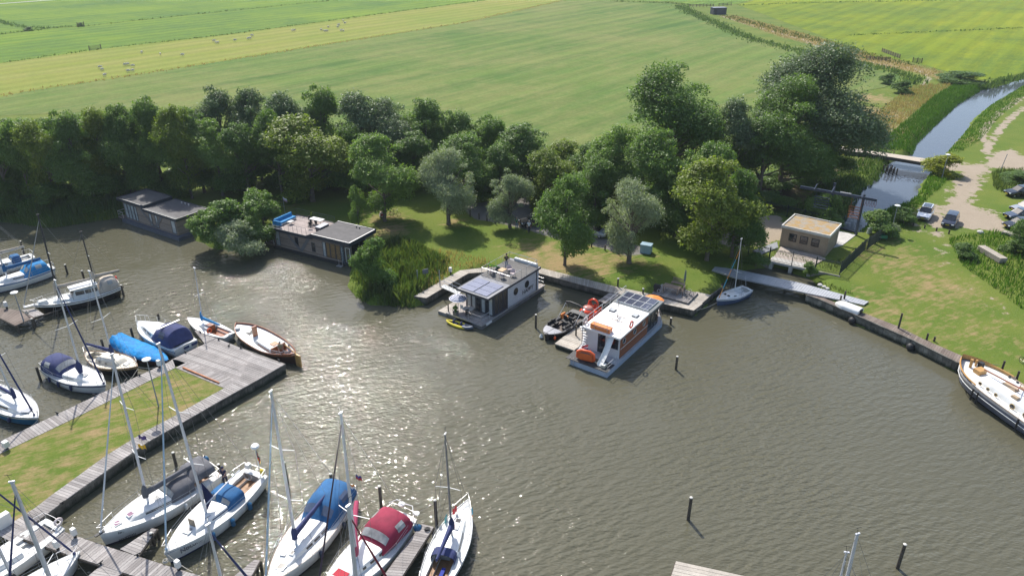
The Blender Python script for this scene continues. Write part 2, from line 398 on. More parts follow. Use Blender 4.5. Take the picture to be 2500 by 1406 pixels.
def ground_mat():
    m = bpy.data.materials.new('grassland'); t, N, L, P = nodes(m)
    tc = N.new('ShaderNodeTexCoord').outputs['Object']
    a = N.new('ShaderNodeAttribute'); a.attribute_name = 'mask'; sp = N.new('ShaderNodeSeparateColor'); L.new(a.outputs['Color'], sp.inputs[0])
    a2 = N.new('ShaderNodeAttribute'); a2.attribute_name = 'mask2'; sp2 = N.new('ShaderNodeSeparateColor'); L.new(a2.outputs['Color'], sp2.inputs[0])
    n1 = noise(N, L, tc, 0.12, 4); n2 = noise(N, L, tc, 0.7, 5, 0.65); n3 = noise(N, L, tc, 5, 4, 0.7)
    st = noise(N, L, mapping(N, L, tc, R(-30), (0.5, 2.2, 1)), 0.9, 5, 0.7)
    g = mixc(N, L, n3, (0.052, 0.098, 0.014), (0.125, 0.185, 0.03))
    g = mixc(N, L, ramp(N, L, n1, [(0.35, (0, 0, 0)), (0.65, (1, 1, 1))]), g, mixc(N, L, n3, (0.095, 0.135, 0.022), (0.18, 0.20, 0.045)))
    dv = math_(N, L, 'ADD', sp.outputs[1], math_(N, L, 'MULTIPLY', math_(N, L, 'SUBTRACT', n2, 0.5), 1.6))
    dv = math_(N, L, 'ADD', dv, math_(N, L, 'MULTIPLY', math_(N, L, 'SUBTRACT', st, 0.56), 1.9))
    df = ramp(N, L, dv, [(0.3, (0, 0, 0)), (0.9, (1, 1, 1))])
    c = mixc(N, L, df, g, mixc(N, L, n3, (0.19, 0.14, 0.06), (0.36, 0.27, 0.14)))
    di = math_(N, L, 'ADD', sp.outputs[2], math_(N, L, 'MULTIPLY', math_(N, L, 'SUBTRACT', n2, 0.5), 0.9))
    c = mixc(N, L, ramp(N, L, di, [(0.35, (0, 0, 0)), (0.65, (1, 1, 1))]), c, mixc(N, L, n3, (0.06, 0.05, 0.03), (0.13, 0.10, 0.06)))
    sv = math_(N, L, 'ADD', sp.outputs[0], math_(N, L, 'MULTIPLY', math_(N, L, 'SUBTRACT', n2, 0.5), 1.5))
    sf = ramp(N, L, sv, [(0.44, (0, 0, 0)), (0.56, (1, 1, 1))])
    c = mixc(N, L, sf, c, mixc(N, L, mixc(N, L, 0.5, n2, n3), (0.25, 0.205, 0.15), (0.40, 0.335, 0.26)))
    gv = math_(N, L, 'ADD', sp2.outputs[0], math_(N, L, 'MULTIPLY', math_(N, L, 'SUBTRACT', n2, 0.5), 0.5))
    c = mixc(N, L, ramp(N, L, gv, [(0.42, (0, 0, 0)), (0.58, (1, 1, 1))]), c, mixc(N, L, n3, (0.15, 0.14, 0.13), (0.23, 0.215, 0.20)))
    L.new(c, P.inputs['Base Color']); P.inputs['Roughness'].default_value = 0.95; P.inputs['Specular IOR Level'].default_value = 0.1
    b = N.new('ShaderNodeBump'); b.inputs['Distance'].default_value = 0.12; b.inputs['Strength'].default_value = 0.6
    L.new(noise(N, L, tc, 3.2, 5, 0.75), b.inputs['Height']); L.new(b.outputs[0], P.inputs['Normal'])
    return m
GROUND = ground_mat()
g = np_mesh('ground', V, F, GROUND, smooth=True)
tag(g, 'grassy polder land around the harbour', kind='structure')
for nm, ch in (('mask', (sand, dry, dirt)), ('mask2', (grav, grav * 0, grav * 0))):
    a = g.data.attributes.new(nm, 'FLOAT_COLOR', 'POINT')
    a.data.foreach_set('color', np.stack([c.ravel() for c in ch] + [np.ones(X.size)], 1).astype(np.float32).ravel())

def water_mat(name, c1, c2, dist, s1, rough, ang):
    m = bpy.data.materials.new(name); t, N, L, P = nodes(m)
    tc = N.new('ShaderNodeTexCoord').outputs['Object']
    L.new(mixc(N, L, noise(N, L, tc, 0.05, 3), c1, c2), P.inputs['Base Color'])
    P.inputs['Roughness'].default_value = rough; P.inputs['IOR'].default_value = 1.333
    a = noise(N, L, mapping(N, L, tc, ang, (0.6, 1.5, 1)), s1, 1.5, 0.4)
    b_ = noise(N, L, mapping(N, L, tc, ang + 0.6, (0.7, 1.5, 1)), s1 * 2.3, 1, 0.5)
    big = ramp(N, L, noise(N, L, tc, 0.07, 2), [(0.35, (0.55,) * 3), (0.7, (1.25,) * 3)])
    h = math_(N, L, 'ADD', a, math_(N, L, 'MULTIPLY', b_, 0.42))
    h = math_(N, L, 'ADD', h, math_(N, L, 'MULTIPLY', noise(N, L, mapping(N, L, tc, ang - .3, (0.8, 1.6, 1)), s1 * 4.5, 1, .5), .035))
    h = math_(N, L, 'MULTIPLY', math_(N, L, 'SUBTRACT', h, .76), big)
    ca = N.new('ShaderNodeAttribute'); ca.attribute_name = 'calm'; h = math_(N, L, 'MULTIPLY', h, math_(N, L, 'SUBTRACT', 1.0, math_(N, L, 'MULTIPLY', ca.outputs['Fac'], .78)))
    b = N.new('ShaderNodeBump'); b.inputs['Distance'].default_value = dist; b.inputs['Strength'].default_value = 1
    L.new(h, b.inputs['Height']); L.new(b.outputs[0], P.inputs['Normal'])
    return m
WAT = water_mat('harbour_water', (0.088, 0.084, 0.054), (0.108, 0.103, 0.072), 0.175, 1.4, 0.03, R(-22))
WATC = water_mat('canal_water', (0.075, 0.09, 0.11), (0.09, 0.105, 0.13), 0.02, 1.2, 0.03, R(25))  # blue-grey base colour carries part of the sky's reflection
wx, wy = np.meshgrid(np.arange(-170, 131, 1.5), np.arange(-80, 141, 1.5)); dd_ = sdist(wx, wy, HARB)
keep = (wx < 64) | (wy < 60); ny_, nx_ = wx.shape; ix = np.arange(nx_ * ny_).reshape(ny_, nx_); Fw = np.stack([ix[:-1, :-1], ix[:-1, 1:], ix[1:, 1:], ix[1:, :-1]], -1)[(keep[:-1, :-1] & keep[1:, 1:])]
o = np_mesh('harbour_water', np.stack([wx.ravel(), wy.ravel(), wx.ravel() * 0], 1), Fw.reshape(-1, 4), WAT)
calm = np.clip(1.15 - dd_ / 7.0, 0, 1) * (dd_ > -2); calm = np.where(dd_ < -2, 1, calm)      # lee of the banks
for cx_, cy_, r_ in ((3, 76, 8), (15, 70, 7), (-50, 88, 9), (8, 62, 6)): calm = np.maximum(calm, np.clip(1.1 - np.hypot(wx - cx_, wy - cy_) / r_, 0, .8))
calm = np.clip(calm + .35 * np.sin(wx * .5 + np.sin(wy * .4)) * np.sin(wy * .45) * (calm > 0) * (calm < 1), 0, 1)
a = o.data.attributes.new('calm', 'FLOAT', 'POINT'); a.data.foreach_set('value', calm.ravel().astype(np.float32))
tag(o, 'green-brown rippled harbour water sparkling in the sun', kind='structure')
cp = [at(2030, 575, 0.1), at(2110, 600, 0.1), at(2250, 470, 0.1), at(2330, 376, 0.1), at(2430, 262, 0.1), at(2640, 200, .1), at(2640, 160, .1), at(2390, 205, .1), at(2180, 370, .1), at(2060, 480, .1)]
o = MB().add([(v.x, v.y, 0.1) for v in cp], [tuple(range(len(cp)))]).build('canal_water', WATC)
tag(o, 'calm canal water with sky reflection tinted into its colour', kind='structure')

# ---- fields beyond the wood
ROW = math.atan2(171.9, 128.5)
def field_mat(name, c1, c2, c3, amt=0.6, rowk=.9, rowa=.07):
    m = bpy.data.materials.new(name); t, N, L, P = nodes(m)
    tc = N.new('ShaderNodeTexCoord').outputs['Object']
    s1 = noise(N, L, mapping(N, L, tc, -ROW, (0.006, 0.12, 1)), 1, 5, 0.7)
    s2 = noise(N, L, mapping(N, L, tc, -ROW, (0.05, 0.6, 1)), 1, 4, 0.7)
    n1 = noise(N, L, tc, 0.02, 5, 0.6); n2 = noise(N, L, tc, 0.25, 5, 0.7)
    c = mixc(N, L, ramp(N, L, s1, [(0.35, (0,) * 3), (0.65, (1,) * 3)]), c1, c2)
    k = math_(N, L, 'ADD', math_(N, L, 'MULTIPLY', n1, 0.5), math_(N, L, 'ADD', math_(N, L, 'MULTIPLY', n2, 0.25), math_(N, L, 'MULTIPLY', s2, 0.25)))
    c = mixc(N, L, math_(N, L, 'MULTIPLY', ramp(N, L, k, [(0.44, (0,) * 3), (0.6, (1,) * 3)]), amt), c, c3)
    sx_ = N.new('ShaderNodeSeparateXYZ'); L.new(mapping(N, L, tc, -ROW), sx_.inputs[0])
    rw = math_(N, L, 'SINE', math_(N, L, 'ADD', math_(N, L, 'MULTIPLY', sx_.outputs[1], rowk), math_(N, L, 'MULTIPLY', s2, 2.0)))
    c = mixc(N, L, 1.0, c, ramp(N, L, math_(N, L, 'MULTIPLY', math_(N, L, 'ADD', rw, 1), .5), [(.2, (1 - rowa,) * 3), (.8, (1 + rowa * .8,) * 3)]), 'MULTIPLY')
    f = ramp(N, L, noise(N, L, tc, 1.3, 4, 0.7), [(0.3, (0.86,) * 3), (0.7, (1.12,) * 3)])
    L.new(mixc(N, L, 1.0, c, f, 'MULTIPLY'), P.inputs['Base Color'])
    P.inputs['Roughness'].default_value = 1; P.inputs['Specular IOR Level'].default_value = 0.05
    b = N.new('ShaderNodeBump'); b.inputs['Distance'].default_value = 0.15; b.inputs['Strength'].default_value = 0.5
    L.new(noise(N, L, tc, 2.2, 5, 0.75), b.inputs['Height']); L.new(b.outputs[0], P.inputs['Normal'])
    return m
FB = field_mat('mown_meadow', (0.072, 0.134, 0.034), (0.140, 0.194, 0.050), (0.195, 0.202, 0.074), 0.85, .75, .055)
FS = field_mat('sheep_meadow', (0.20, 0.225, 0.045), (0.25, 0.24, 0.075), (0.14, 0.21, 0.035))
FG = field_mat('green_meadow', (0.11, 0.19, 0.03), (0.18, 0.245, 0.035), (0.07, 0.135, 0.04), 0.8)
FR = field_mat('bright_meadow', (0.15, 0.205, 0.02), (0.22, 0.25, 0.022), (0.085, 0.14, 0.03), 0.8)
def field(name, pts, mat, dz, label):
    z = GZ + dz; P = [at(*p, z) if isinstance(p[0], (int, float)) else p for p in pts]
    mb = MB(); vs = [Vector((p[0], p[1], 0)) for p in P]
    tri = tessellate_polygon([vs]); fs = []
    for t in tri:
        A, B, C = (vs[i] for i in t)
        fs.append(t if (B - A).cross(C - A).z > 0 else t[::-1])
    mb.add([(v.x, v.y, z) for v in vs], fs)
    return tag(mb.build(name, mat), label, kind='structure')
DA = [(-120, 260), (0, 237), (70, 223), (325, 185), (750, 117), (1130, 57), (1370, 3)]       # ditch lines
DB = [(-120, 170), (0, 155), (250, 120), (550, 86), (900, 39), (1200, 0), (1330, -18)]
DC = [(-120, 92), (0, 85), (120, 70), (215, 64), (475, 36), (825, 1), (1000, -16)]
field('field', [(-120, 300), (0, 283), (520, 260), (900, 330), (1400, 380), (1700, 350), (1960, 300), (2110, 222), (2160, 214), (2205, 194), (2190, 180), (2100, 165), (1910, 113), (1830, 95), (1750, 60), (1690, 33), (1655, 15), (1640, 8), (1490, 3)] + DA[::-1], FB, 0.05, 'large pale mown meadow with faint mowing rows behind the wood')
field('field', DA + DB[::-1], FS, 0.054, 'long yellowish sheep pasture between two ditches')
field('field', DB + DC[::-1], FG, 0.05, 'green pasture between the second and third ditch')
field('field', [(-120, 90), (0, 84), (120, 69)] + DC[3:] + [(1000, -80), (-300, -80), (-300, 30)], FG, 0.058, 'farthest green pasture at the top edge')
field('field', [(1820, 18), (1990, 82), (2060, 112), (2130, 138), (2230, 152), (2330, 180), (2390, 196), (2440, 190), (2640, 150), (2640, 60), (2500, 68), (2060, 88)], FR, 0.05, 'bright yellow-green meadow beside the canal mouth')
field('field', [(1800, 12), (1990, 82), (2060, 88), (2500, 68), (2700, 50), (2700, -60), (2000, -40)], FR, 0.056, 'bright yellow-green meadow at the top right corner')
field('field', [(1500, 0), (1640, 5), (1690, 12), (1760, 14), (1800, 10), (1990, -40), (1700, -70), (1380, -2)], FG, 0.045, 'distant meadow beyond the far end of the mown field')
o = MB(); a, b = at(-50, 14, 1.06), at(140, 0, 1.06); d = Vector((0, 3.5, 0)); o.add([a, b, b + d, a + d], [(0, 1, 2, 3)])
tag(o.build('road', M('pale_asphalt', (0.42, 0.41, 0.40), 0.9)), 'pale farm road at the far top left corner', kind='structure')

# ---- reeds, verges and tall grass: thin blades, nobody could count them
def blades(name, pts, h0, h1, wd_, mat, label, lean=0.25, seed=1, edge=None):
    rs = np.random.RandomState(seed); n = len(pts); P = np.array(pts, float)
    h = rs.uniform(h0, h1, n) * (.8 + .3 * np.sin(P[:, 0] * 1.1 + np.sin(P[:, 1])) * np.sin(P[:, 1] * .9))
    if edge is not None: h = h * np.clip(sdist(P[:, 0], P[:, 1], edge) / 1.8 + rs.uniform(0, .3, n), .25, 1)
    a = rs.uniform(0, 2 * np.pi, n); la = rs.uniform(0, 2 * np.pi, n); ln = h * rs.uniform(0.05, lean, n)
    dx, dy = np.cos(a) * wd_ / 2, np.sin(a) * wd_ / 2
    z = P[:, 2]; V = np.empty((n, 4, 3))
    V[:, 0] = np.stack([P[:, 0] - dx, P[:, 1] - dy, z], 1); V[:, 1] = np.stack([P[:, 0] + dx, P[:, 1] + dy, z], 1)
    mx, my = P[:, 0] + np.cos(la) * ln * 0.35, P[:, 1] + np.sin(la) * ln * 0.35
    V[:, 2] = np.stack([mx + dx * 0.8, my + dy * 0.8, z + h * 0.6], 1)
    V[:, 3] = np.stack([P[:, 0] + np.cos(la) * ln, P[:, 1] + np.sin(la) * ln, z + h], 1)
    Fq = np.arange(n * 4).reshape(n, 4)
    o = np_mesh(name, V.reshape(-1, 3), Fq, mat)
    return tag(o, label, kind='stuff')
REED = leaf_mat('reed_leaf', (0.045, 0.085, 0.03), (0.11, 0.16, 0.05), 0.35)
LUSH = leaf_mat('lush_grass_leaf', (0.05, 0.115, 0.015), (0.10, 0.185, 0.022), 0.35)
STRAW = leaf_mat('straw_grass_leaf', (0.22, 0.16, 0.08), (0.42, 0.31, 0.18), 0.3)
OLIVE = leaf_mat('olive_grass_leaf', (0.06, 0.10, 0.03), (0.135, 0.155, 0.055), 0.35)
def gz_at(x, y):
    wdd = max(float(sdist(np.array([x]), np.array([y]), HARB)[0]), float(sdist(np.array([x]), np.array([y]), CANAL)[0]))
    return wdd
def scatter(poly, dens, seed=0, water=0.4):
    """random points in a world polygon, sitting on the terrain"""
    rs = np.random.RandomState(seed); P = np.array(poly); lo, hi = P.min(0), P.max(0)
    n = int((hi - lo).prod() * dens); q = rs.uniform(lo, hi, (n, 2)); k = sdist(q[:, 0], q[:, 1], poly) > 0; q = q[k]
    wdd = np.maximum(sdist(q[:, 0], q[:, 1], HARB), sdist(q[:, 0], q[:, 1], CANAL))
    k = wdd < water; q = q[k]; l = -wdd[k]
    z = np.clip(l / 1.6, -0.3, 1) * GZ
    return np.column_stack([q, z - 0.05])
def along(pts_px, width, dens, seed=0, z=GZ):
    rs = np.random.RandomState(seed); P = polp(pts_px, z); out = []
    for (x0, y0), (x1, y1) in zip(P[:-1], P[1:]):
        L_ = math.hypot(x1 - x0, y1 - y0); n = int(L_ * width * dens); t = rs.uniform(0, 1, n); u = rs.normal(0, width / 3, n)
        nx_, ny_ = -(y1 - y0) / L_, (x1 - x0) / L_
        out.append(np.column_stack([x0 + (x1 - x0) * t + nx_ * u, y0 + (y1 - y0) * t + ny_ * u, np.full(n, z)]))
    return np.concatenate(out)
RB = polp([(852, 690), (862, 725), (905, 745), (1010, 750), (1036, 735), (1100, 665), (1100, 640), (1020, 600), (960, 588), (900, 620), (858, 660)], 0.5)
blades('reed_bed', scatter(polp([(-60, 552), (0, 548), (130, 562), (310, 536), (300, 500), (200, 470), (0, 470), (-60, 480)]), 30, 1), 1.2, 2.3, 0.10, REED, 'dark reeds lining the shaded bank beside the charcoal houseboat', seed=1)
blades('reed_bed', scatter(RB, 26, 2), 0.8, 1.9, 0.13, REED, 'thick reed bed between the lawn and the grey quay path', seed=2, edge=RB)
blades('tall_grass', scatter(RB, 14, 44), 0.9, 2.0, 0.12, OLIVE, 'paler stems mixed into the reed bed by the quay path', lean=.6, seed=44, edge=RB)
blades('tall_grass', scatter(polp([(1000, 640), (1030, 730), (1110, 660), (1180, 650), (1200, 640), (1130, 620), (1040, 605)]), 18, 3), 0.4, 0.9, 0.08, STRAW, 'straw coloured weeds at the edge of the reed bed', seed=3)
blades('tall_grass', scatter(polp([(2120, 375), (2165, 372), (2235, 375), (2395, 226), (2390, 205), (2330, 212), (2280, 240), (2200, 310)], 0.5), 26, 4, .0), 0.4, 1.0, 0.14, LUSH, 'bright green sedge on the far canal bank', seed=4)
blades('tall_grass', scatter(polp([(2075, 530), (2150, 446), (2180, 400), (2120, 385), (2020, 440), (1960, 500), (1900, 520), (2040, 560)], 0.5), 14, 5, 0.), 0.4, 1.0, 0.14, REED, 'dark green growth on the shaded canal bank below the wood', seed=5)
blades('tall_grass', scatter(polp([(2100, 560), (2150, 520), (2240, 480), (2270, 425), (2330, 425), (2290, 470), (2230, 520), (2210, 560), (2150, 580)], 0.5), 25, 6, 0.), 0.4, .9, 0.13, LUSH, 'bright green canal bank grass beside the white car', seed=6)
blades('tall_grass', scatter(polp([(2310, 376), (2345, 335), (2410, 265), (2500, 212), (2500, 240), (2440, 290), (2390, 350), (2340, 380)], 0.5), 14, 7, .0), 0.3, .7, 0.14, LUSH, 'green fringe on the near canal bank above the bridge', seed=7)
blades('tall_grass', scatter(polp([(2310, 580), (2400, 570), (2500, 560), (2560, 640), (2560, 800), (2500, 760), (2420, 700), (2350, 650)]), 14, 8), 0.4, 1.0, 0.12, LUSH, 'rank green grass round the stacked boards', seed=8)
blades('tall_grass', scatter(polp([(2420, 420), (2500, 412), (2560, 440), (2560, 500), (2470, 480), (2425, 460)]), 18, 9), 0.6, 1.2, 0.12, OLIVE, 'olive weeds above the black parked cars', seed=9)
blades('tall_grass', scatter(polp([(2100, 300), (2230, 210), (2330, 205), (2280, 235), (2190, 310), (2120, 370), (2050, 380)]), 10, 10), 0.4, 1.0, 0.14, STRAW, 'straw coloured rough grass between the big trees and the canal', seed=10)
blades('tall_grass', scatter(dryl, 4, 11), 0.4, 0.9, 0.16, STRAW, 'straw coloured strip along the farm track', seed=11)
blades('tall_grass', scatter(polp([(1980, 690), (2000, 705), (2090, 720), (2040, 700), (1990, 672)]), 26, 12), 0.3, 0.9, 0.09, OLIVE, 'loose weeds on the bank by the grey gangway', seed=12)
blades('tall_grass', scatter(polp([(1830, 590), (1890, 618), (2050, 668), (2075, 650), (2060, 632), (1990, 640), (1900, 610), (1850, 590)]), 16, 13), 0.3, 0.7, 0.09, OLIVE, 'rough yellowish grass behind the pump house fence', seed=13)
for i, (ln, w_, h, mt, lb, dn) in enumerate([
        (DA, 2.6, .7, STRAW, 'dry brown verge of the ditch nearest the mown field', 1.5), (DB, 2.2, .8, OLIVE, 'green verge of the second ditch across the pasture', 1.6),
        (DC[2:], 2.2, .9, OLIVE, 'green verge of the third ditch across the pasture', 1.2), ([(-60, 40), (0, 54), (60, 68), (120, 70)], 4.0, 1.2, REED, 'reedy ditch curving in at the far left field', 1.5), 
        ([(-60, 90), (0, 85), (120, 71), (165, 64)], 3.0, 1.1, REED, 'reedy ditch joining at the far left field corner', 1.5),
        ([(1655, 15), (1690, 33), (1750, 60), (1830, 95), (1910, 116), (1985, 135)], 6, 1.3, REED, 'long reed-filled ditch beside the farm track', 2.5),
        ([(2060, 88), (2200, 82), (2500, 69), (2600, 64)], 2.2, .9, REED, 'dark ditch line between the two bright meadows', 1.5),
        ([(1490, 4), (1640, 9), (1690, 14)], 4, 1.2, REED, 'reed line at the far end of the mown field', 1.5),
        ([(1800, 14), (1990, 8), (2300, 2), (2520, -4)], 3, 1.0, REED, 'ditch line near the top edge at the far meadows', 1.0),
        ([(1770, 40), (1830, 55), (1900, 75), (1985, 98), (2050, 112), (2130, 140), (2230, 160)], 6, 1.1, OLIVE, 'grey-green rough border between track and bright meadow', 1.6),
        ([(2090, 155), (2150, 165), (2205, 182), (2232, 196), (2215, 206)], 5, 1.4, REED, 'reedy curve round the corner of the mown field', 3),
        ([(2400, 215), (2430, 203), (2500, 190), (2600, 168)], 4, 1.5, REED, 'dark reeds at the canal mouth under the bright meadow', 4)]):
    blades('tall_grass', along(ln, w_, dn, 20 + i), h * .35, h * .9, 0.42, mt, lb, seed=30 + i)

# ================================================================ TREES
def crown(seed, n, Rr, z0, z1, shape, leaf, lobes=16, inner=0.3, droop=0.0, lump=0.31):
    """leaf clumps (small bent quads) spread through many uneven lobes; returns V, F, lobes"""
    rs = np.random.RandomState(seed); H = z1 - z0; C = []; ph = rs.uniform(0, 6.28, 4)
    def prof(t):                       # radius of the crown at relative height t
        if shape == 'round': return math.sqrt(max(0.02, 1 - (2 * t - 0.9) ** 2 * .95))
        if shape == 'tall': return max(0.12, math.sin(math.pi * min(1, 0.14 + t * 0.87)) ** 0.6)
        return max(0.15, math.sqrt(max(0, 1 - t ** 2.0)))          # dome
    nl = int(lobes * 2.4)
    for i in range(nl):
        t = 0.03 + 0.86 * ((i * 0.618) % 1.0) ** .85; a = i * 2.4 + rs.uniform(-.6, .6); pr = prof(t) * Rr * (1 + .16 * math.sin(2 * a + ph[0]) + .10 * math.sin(3 * a + 5 * t + ph[1]))
        rl = lump * Rr * rs.uniform(0.65, 1.25) * (0.8 + 0.45 * prof(t)); rad = max(0, pr - rl * 0.8) * rs.choice([1.0, .92, 1.06, .5], p=[.4, .3, .1, .2])
        C.append((math.cos(a) * rad, math.sin(a) * rad, z0 + t * H + rs.uniform(-.25, .25), rl))
    for i in range(lobes // 2):        # leaders and side sprays breaking the outline
        t = rs.uniform(.35, 1.0); a = rs.uniform(0, 6.28); pr = prof(t) * Rr * .86; rl = lump * Rr * rs.uniform(.4, .65); C.append((math.cos(a) * pr, math.sin(a) * pr, z0 + t * H * .97 + rl * .3, rl))
    C += [(0, 0, z0 + 0.45 * H, Rr * 0.5), (0, 0, z0 + .7 * H, Rr * .42)]; C = np.array(C)
    wgt = C[:, 3] ** 1.8; k = rs.choice(len(C), n, p=wgt / wgt.sum())
    d = rs.normal(size=(n, 3)); d /= np.linalg.norm(d, axis=1)[:, None]; d[:, 2] = np.where(d[:, 2] < -0.35, -d[:, 2] * 0.6, d[:, 2])
    bump = 1 + 0.20 * np.sin(d[:, 0] * 7 + k) * np.sin(d[:, 1] * 6 + k * 2) + .12 * np.sin(d[:, 2] * 11 + k * 3)
    rr = C[k, 3] * (1 - inner * rs.uniform(0, 1, n) ** 1.3 + np.abs(rs.normal(0, 0.10, n))) * bump
    P = C[k, :3] + d * rr[:, None] * np.array([1, 1, 0.9])
    nrm = d * 0.6 + rs.normal(0, 0.6, (n, 3)) + np.array([0, 0, 0.5]); nrm /= np.linalg.norm(nrm, axis=1)[:, None]
    t1 = np.cross(nrm, rs.normal(size=(n, 3))); t1 /= np.linalg.norm(t1, axis=1)[:, None]; t2 = np.cross(nrm, t1)
    if droop: t1[:, 2] -= droop; t1 /= np.linalg.norm(t1, axis=1)[:, None]
    s = leaf * rs.uniform(0.5, 1.4, n)[:, None]; asp = rs.uniform(0.5, 0.85, n)[:, None] * (0.6 if droop else 1)
    V = np.empty((n, 4, 3)); V[:, 0] = P - t1 * s * .5; V[:, 1] = P + t2 * s * asp * .5; V[:, 2] = P + t1 * s * .5 + nrm * s * .15; V[:, 3] = P - t2 * s * asp * .5
    return V.reshape(-1, 3), np.arange(n * 4).reshape(n, 4), C
def trunk(seed, C, r0, z0, lean=0.0):
    rs = random.Random(seed); mb = MB(); top = max(c[2] for c in C) * 0.8
    pts = [(0, 0, -0.3), (0.05, 0, 0.3)]; r = [r0 * 1.35, r0]
    for i in range(1, 6):
        z = z0 * 0.5 + (top - z0 * 0.5) * i / 5; pts.append((rs.uniform(-.2, .2) * i * .4, rs.uniform(-.2, .2) * i * .4, z)); r.append(r0 * (1 - i * .17))
    mb.path(pts, r, 9)
    for c in C[::2]:
        zb = max(z0 * 0.7, c[2] * 0.62); k = min(5, max(0, int((zb - z0 * .5) / max(.1, top - z0 * .5) * 5))); b = pts[min(k + 1, len(pts) - 1)]
        b = (b[0], b[1], min(zb, top)); m = ((b[0] + c[0]) / 2, (b[1] + c[1]) / 2, (b[2] + c[2]) / 2 - 0.1)
        mb.path([b, m, (c[0], c[1], c[2])], [r0 * .4, r0 * .26, r0 * .1], 6)
    return mb
LM = {'oak': leaf_mat('dark_green_leaves', (0.08, 0.145, 0.036), (0.165, 0.25, 0.06), 0.38),
      'ash': leaf_mat('mid_green_leaves', (0.10, 0.175, 0.042), (0.19, 0.28, 0.07), 0.38),
      'maple': leaf_mat('yellow_green_leaves', (0.105, 0.16, 0.026), (0.23, 0.275, 0.05), 0.38),
      'willow': leaf_mat('grey_green_leaves', (0.17, 0.22, 0.13), (0.30, 0.35, 0.22), 0.28),
      'poplar': leaf_mat('silvery_leaves', (0.085, 0.14, 0.06), (0.17, 0.22, 0.115), 0.25, 0.5),
      'gold': leaf_mat('golden_shrub_leaves', (0.14, 0.19, 0.012), (0.30, 0.31, 0.025), 0.35)}
PROTO = {}
def proto(key, mat, n, Rr, z0, z1, shape, leaf, seeds, r0=.2, **kw):
    PROTO[key] = []
    for sd in seeds:
        V, F, C = crown(sd, n, Rr, z0, z1, shape, leaf, **kw)
        c = np_mesh('crown', V, F, LM[mat]); 
        tr = trunk(sd, C, r0, z0).build('trunk', BARK, smooth=True)
        PROTO[key].append((c, tr)); c.hide_render = True; tr.hide_render = True
        COL.objects.unlink(c); COL.objects.unlink(tr)
# every prototype is 10 m high, crown radius 3.5 m
proto('oak', 'oak', 50000, 3.5, 1.2, 10, 'dome', .185, (1, 2, 3, 21), .22)
proto('ash', 'ash', 46000, 3.5, 1.3, 10, 'round', .19, (4, 5, 6), .2)
proto('maple', 'maple', 42000, 3.5, .8, 10, 'round', .21, (7, 8), .2, lobes=18)
proto('willow', 'willow', 44000, 3.5, 1.2, 10, 'round', .21, (9, 10, 22), .28, lobes=20, droop=0.9, inner=.45)
proto('poplar', 'poplar', 44000, 3.5, 1.0, 10, 'tall', .18, (11, 12, 23), .18, lobes=20, inner=.45)
proto('tall', 'ash', 18000, 3.5, 1.2, 10, 'tall', .24, (13, 14), .13, lobes=16)
proto('bigoak', 'oak', 80000, 3.5, 1.0, 10, 'dome', .13, (31, 32), .2, lobes=26, lump=.30, inner=.2)
proto('bigpop', 'poplar', 110000, 3.5, 2.3, 10, 'dome', .125, (36,), .2, lobes=34, lump=.40, inner=.22)
proto('shrub', 'oak', 14000, 5.0, 0.0, 10, 'dome', .5, (15, 16), .25, lobes=14)
proto('shrublight', 'ash', 26000, 5.0, 0.0, 10, 'dome', .38, (17, 18), .2, lobes=24, lump=.24)
proto('shrubgold', 'gold', 12000, 5.0, 0.0, 10, 'dome', .5, (19,), .2, lobes=16)
proto('shrubgrey', 'willow', 12000, 5.0, 0.0, 10, 'dome', .45, (20,), .2, lobes=16, droop=.6)
TN = [0]
def tree(kind, xb, yb, ytop, wpx, label, name='tree', cat='tree', group=None, dz=0.0):
    p = at(xb, yb, GZ + dz); h = height_for(p, ytop); r = wpx * mpp(p) / 2
    pr = PROTO[kind]; c, tr = pr[TN[0] % len(pr)]; TN[0] += 1
    R0 = 5.0 if kind.startswith('shrub') else 3.5; sx = r / R0; sz = h / 10.15
    o = thing(name, label, cat, p, rnd.uniform(0, 6.28), group); o.scale = (sx, sx, sz)
    for nm, src in (('trunk' if not kind.startswith('shrub') else 'stem', tr), ('crown' if not kind.startswith('shrub') else 'foliage', c)):
        q = src.copy(); q.name = nm; q.hide_render = False; COL.objects.link(q); q.parent = o
    return o
G1 = 'trees of the wood along the shore'
W_ = 'tree'
# lone trees on the lawn
tree('ash', 940, 540, 331, 156, 'broad mid-green tree with bicycles parked under it', 'ash_tree')
tree('willow', 1095, 548, 362, 132, 'round grey-green willow on the open lawn', 'willow_tree')
tree('willow', 1245, 556, 414, 108, 'small airy grey willow beside the bollards and the two men', 'willow_tree')
tree('ash', 1378, 648, 430, 138, 'full green tree on dry grass behind the white-sided houseboat', 'ash_tree')
tree('willow', 1536, 642, 430, 148, 'tall silver-green willow in front of the silver van', 'willow_tree')
tree('maple', 1726, 636, 385, 195, 'dense yellow-green maple left of the brick pump house', 'maple_tree')
tree('oak', 1785, 628, 412, 130, 'dark side tree of the maple clump by the pump house fence', 'tree')
tree('tall', 876, 552, 452, 52, 'slender young tree behind the flat-roofed terrace houseboat', 'young_tree')
tree('shrublight', 914, 694, 584, 96, 'bright green bush at the stern of the terrace houseboat', 'bush', 'bush')
# three big trees at the right
tree('bigoak', 1622, 480, 153, 262, 'huge dark domed tree at the centre right of the wood', 'big_tree')
tree('bigpop', 1968, 440, 112, 270, 'largest silvery poplar towering over the canal', 'big_tree')
tree('bigoak', 1900, 470, 185, 225, 'tall dark tree leaning on the largest poplar', 'big_tree')
tree('poplar', 1785, 480, 235, 140, 'narrow grey tree between the two big dark crowns', 'tree')
tree('oak', 2030, 425, 250, 120, 'dark low-branching tree at the canal end of the wood', 'tree')
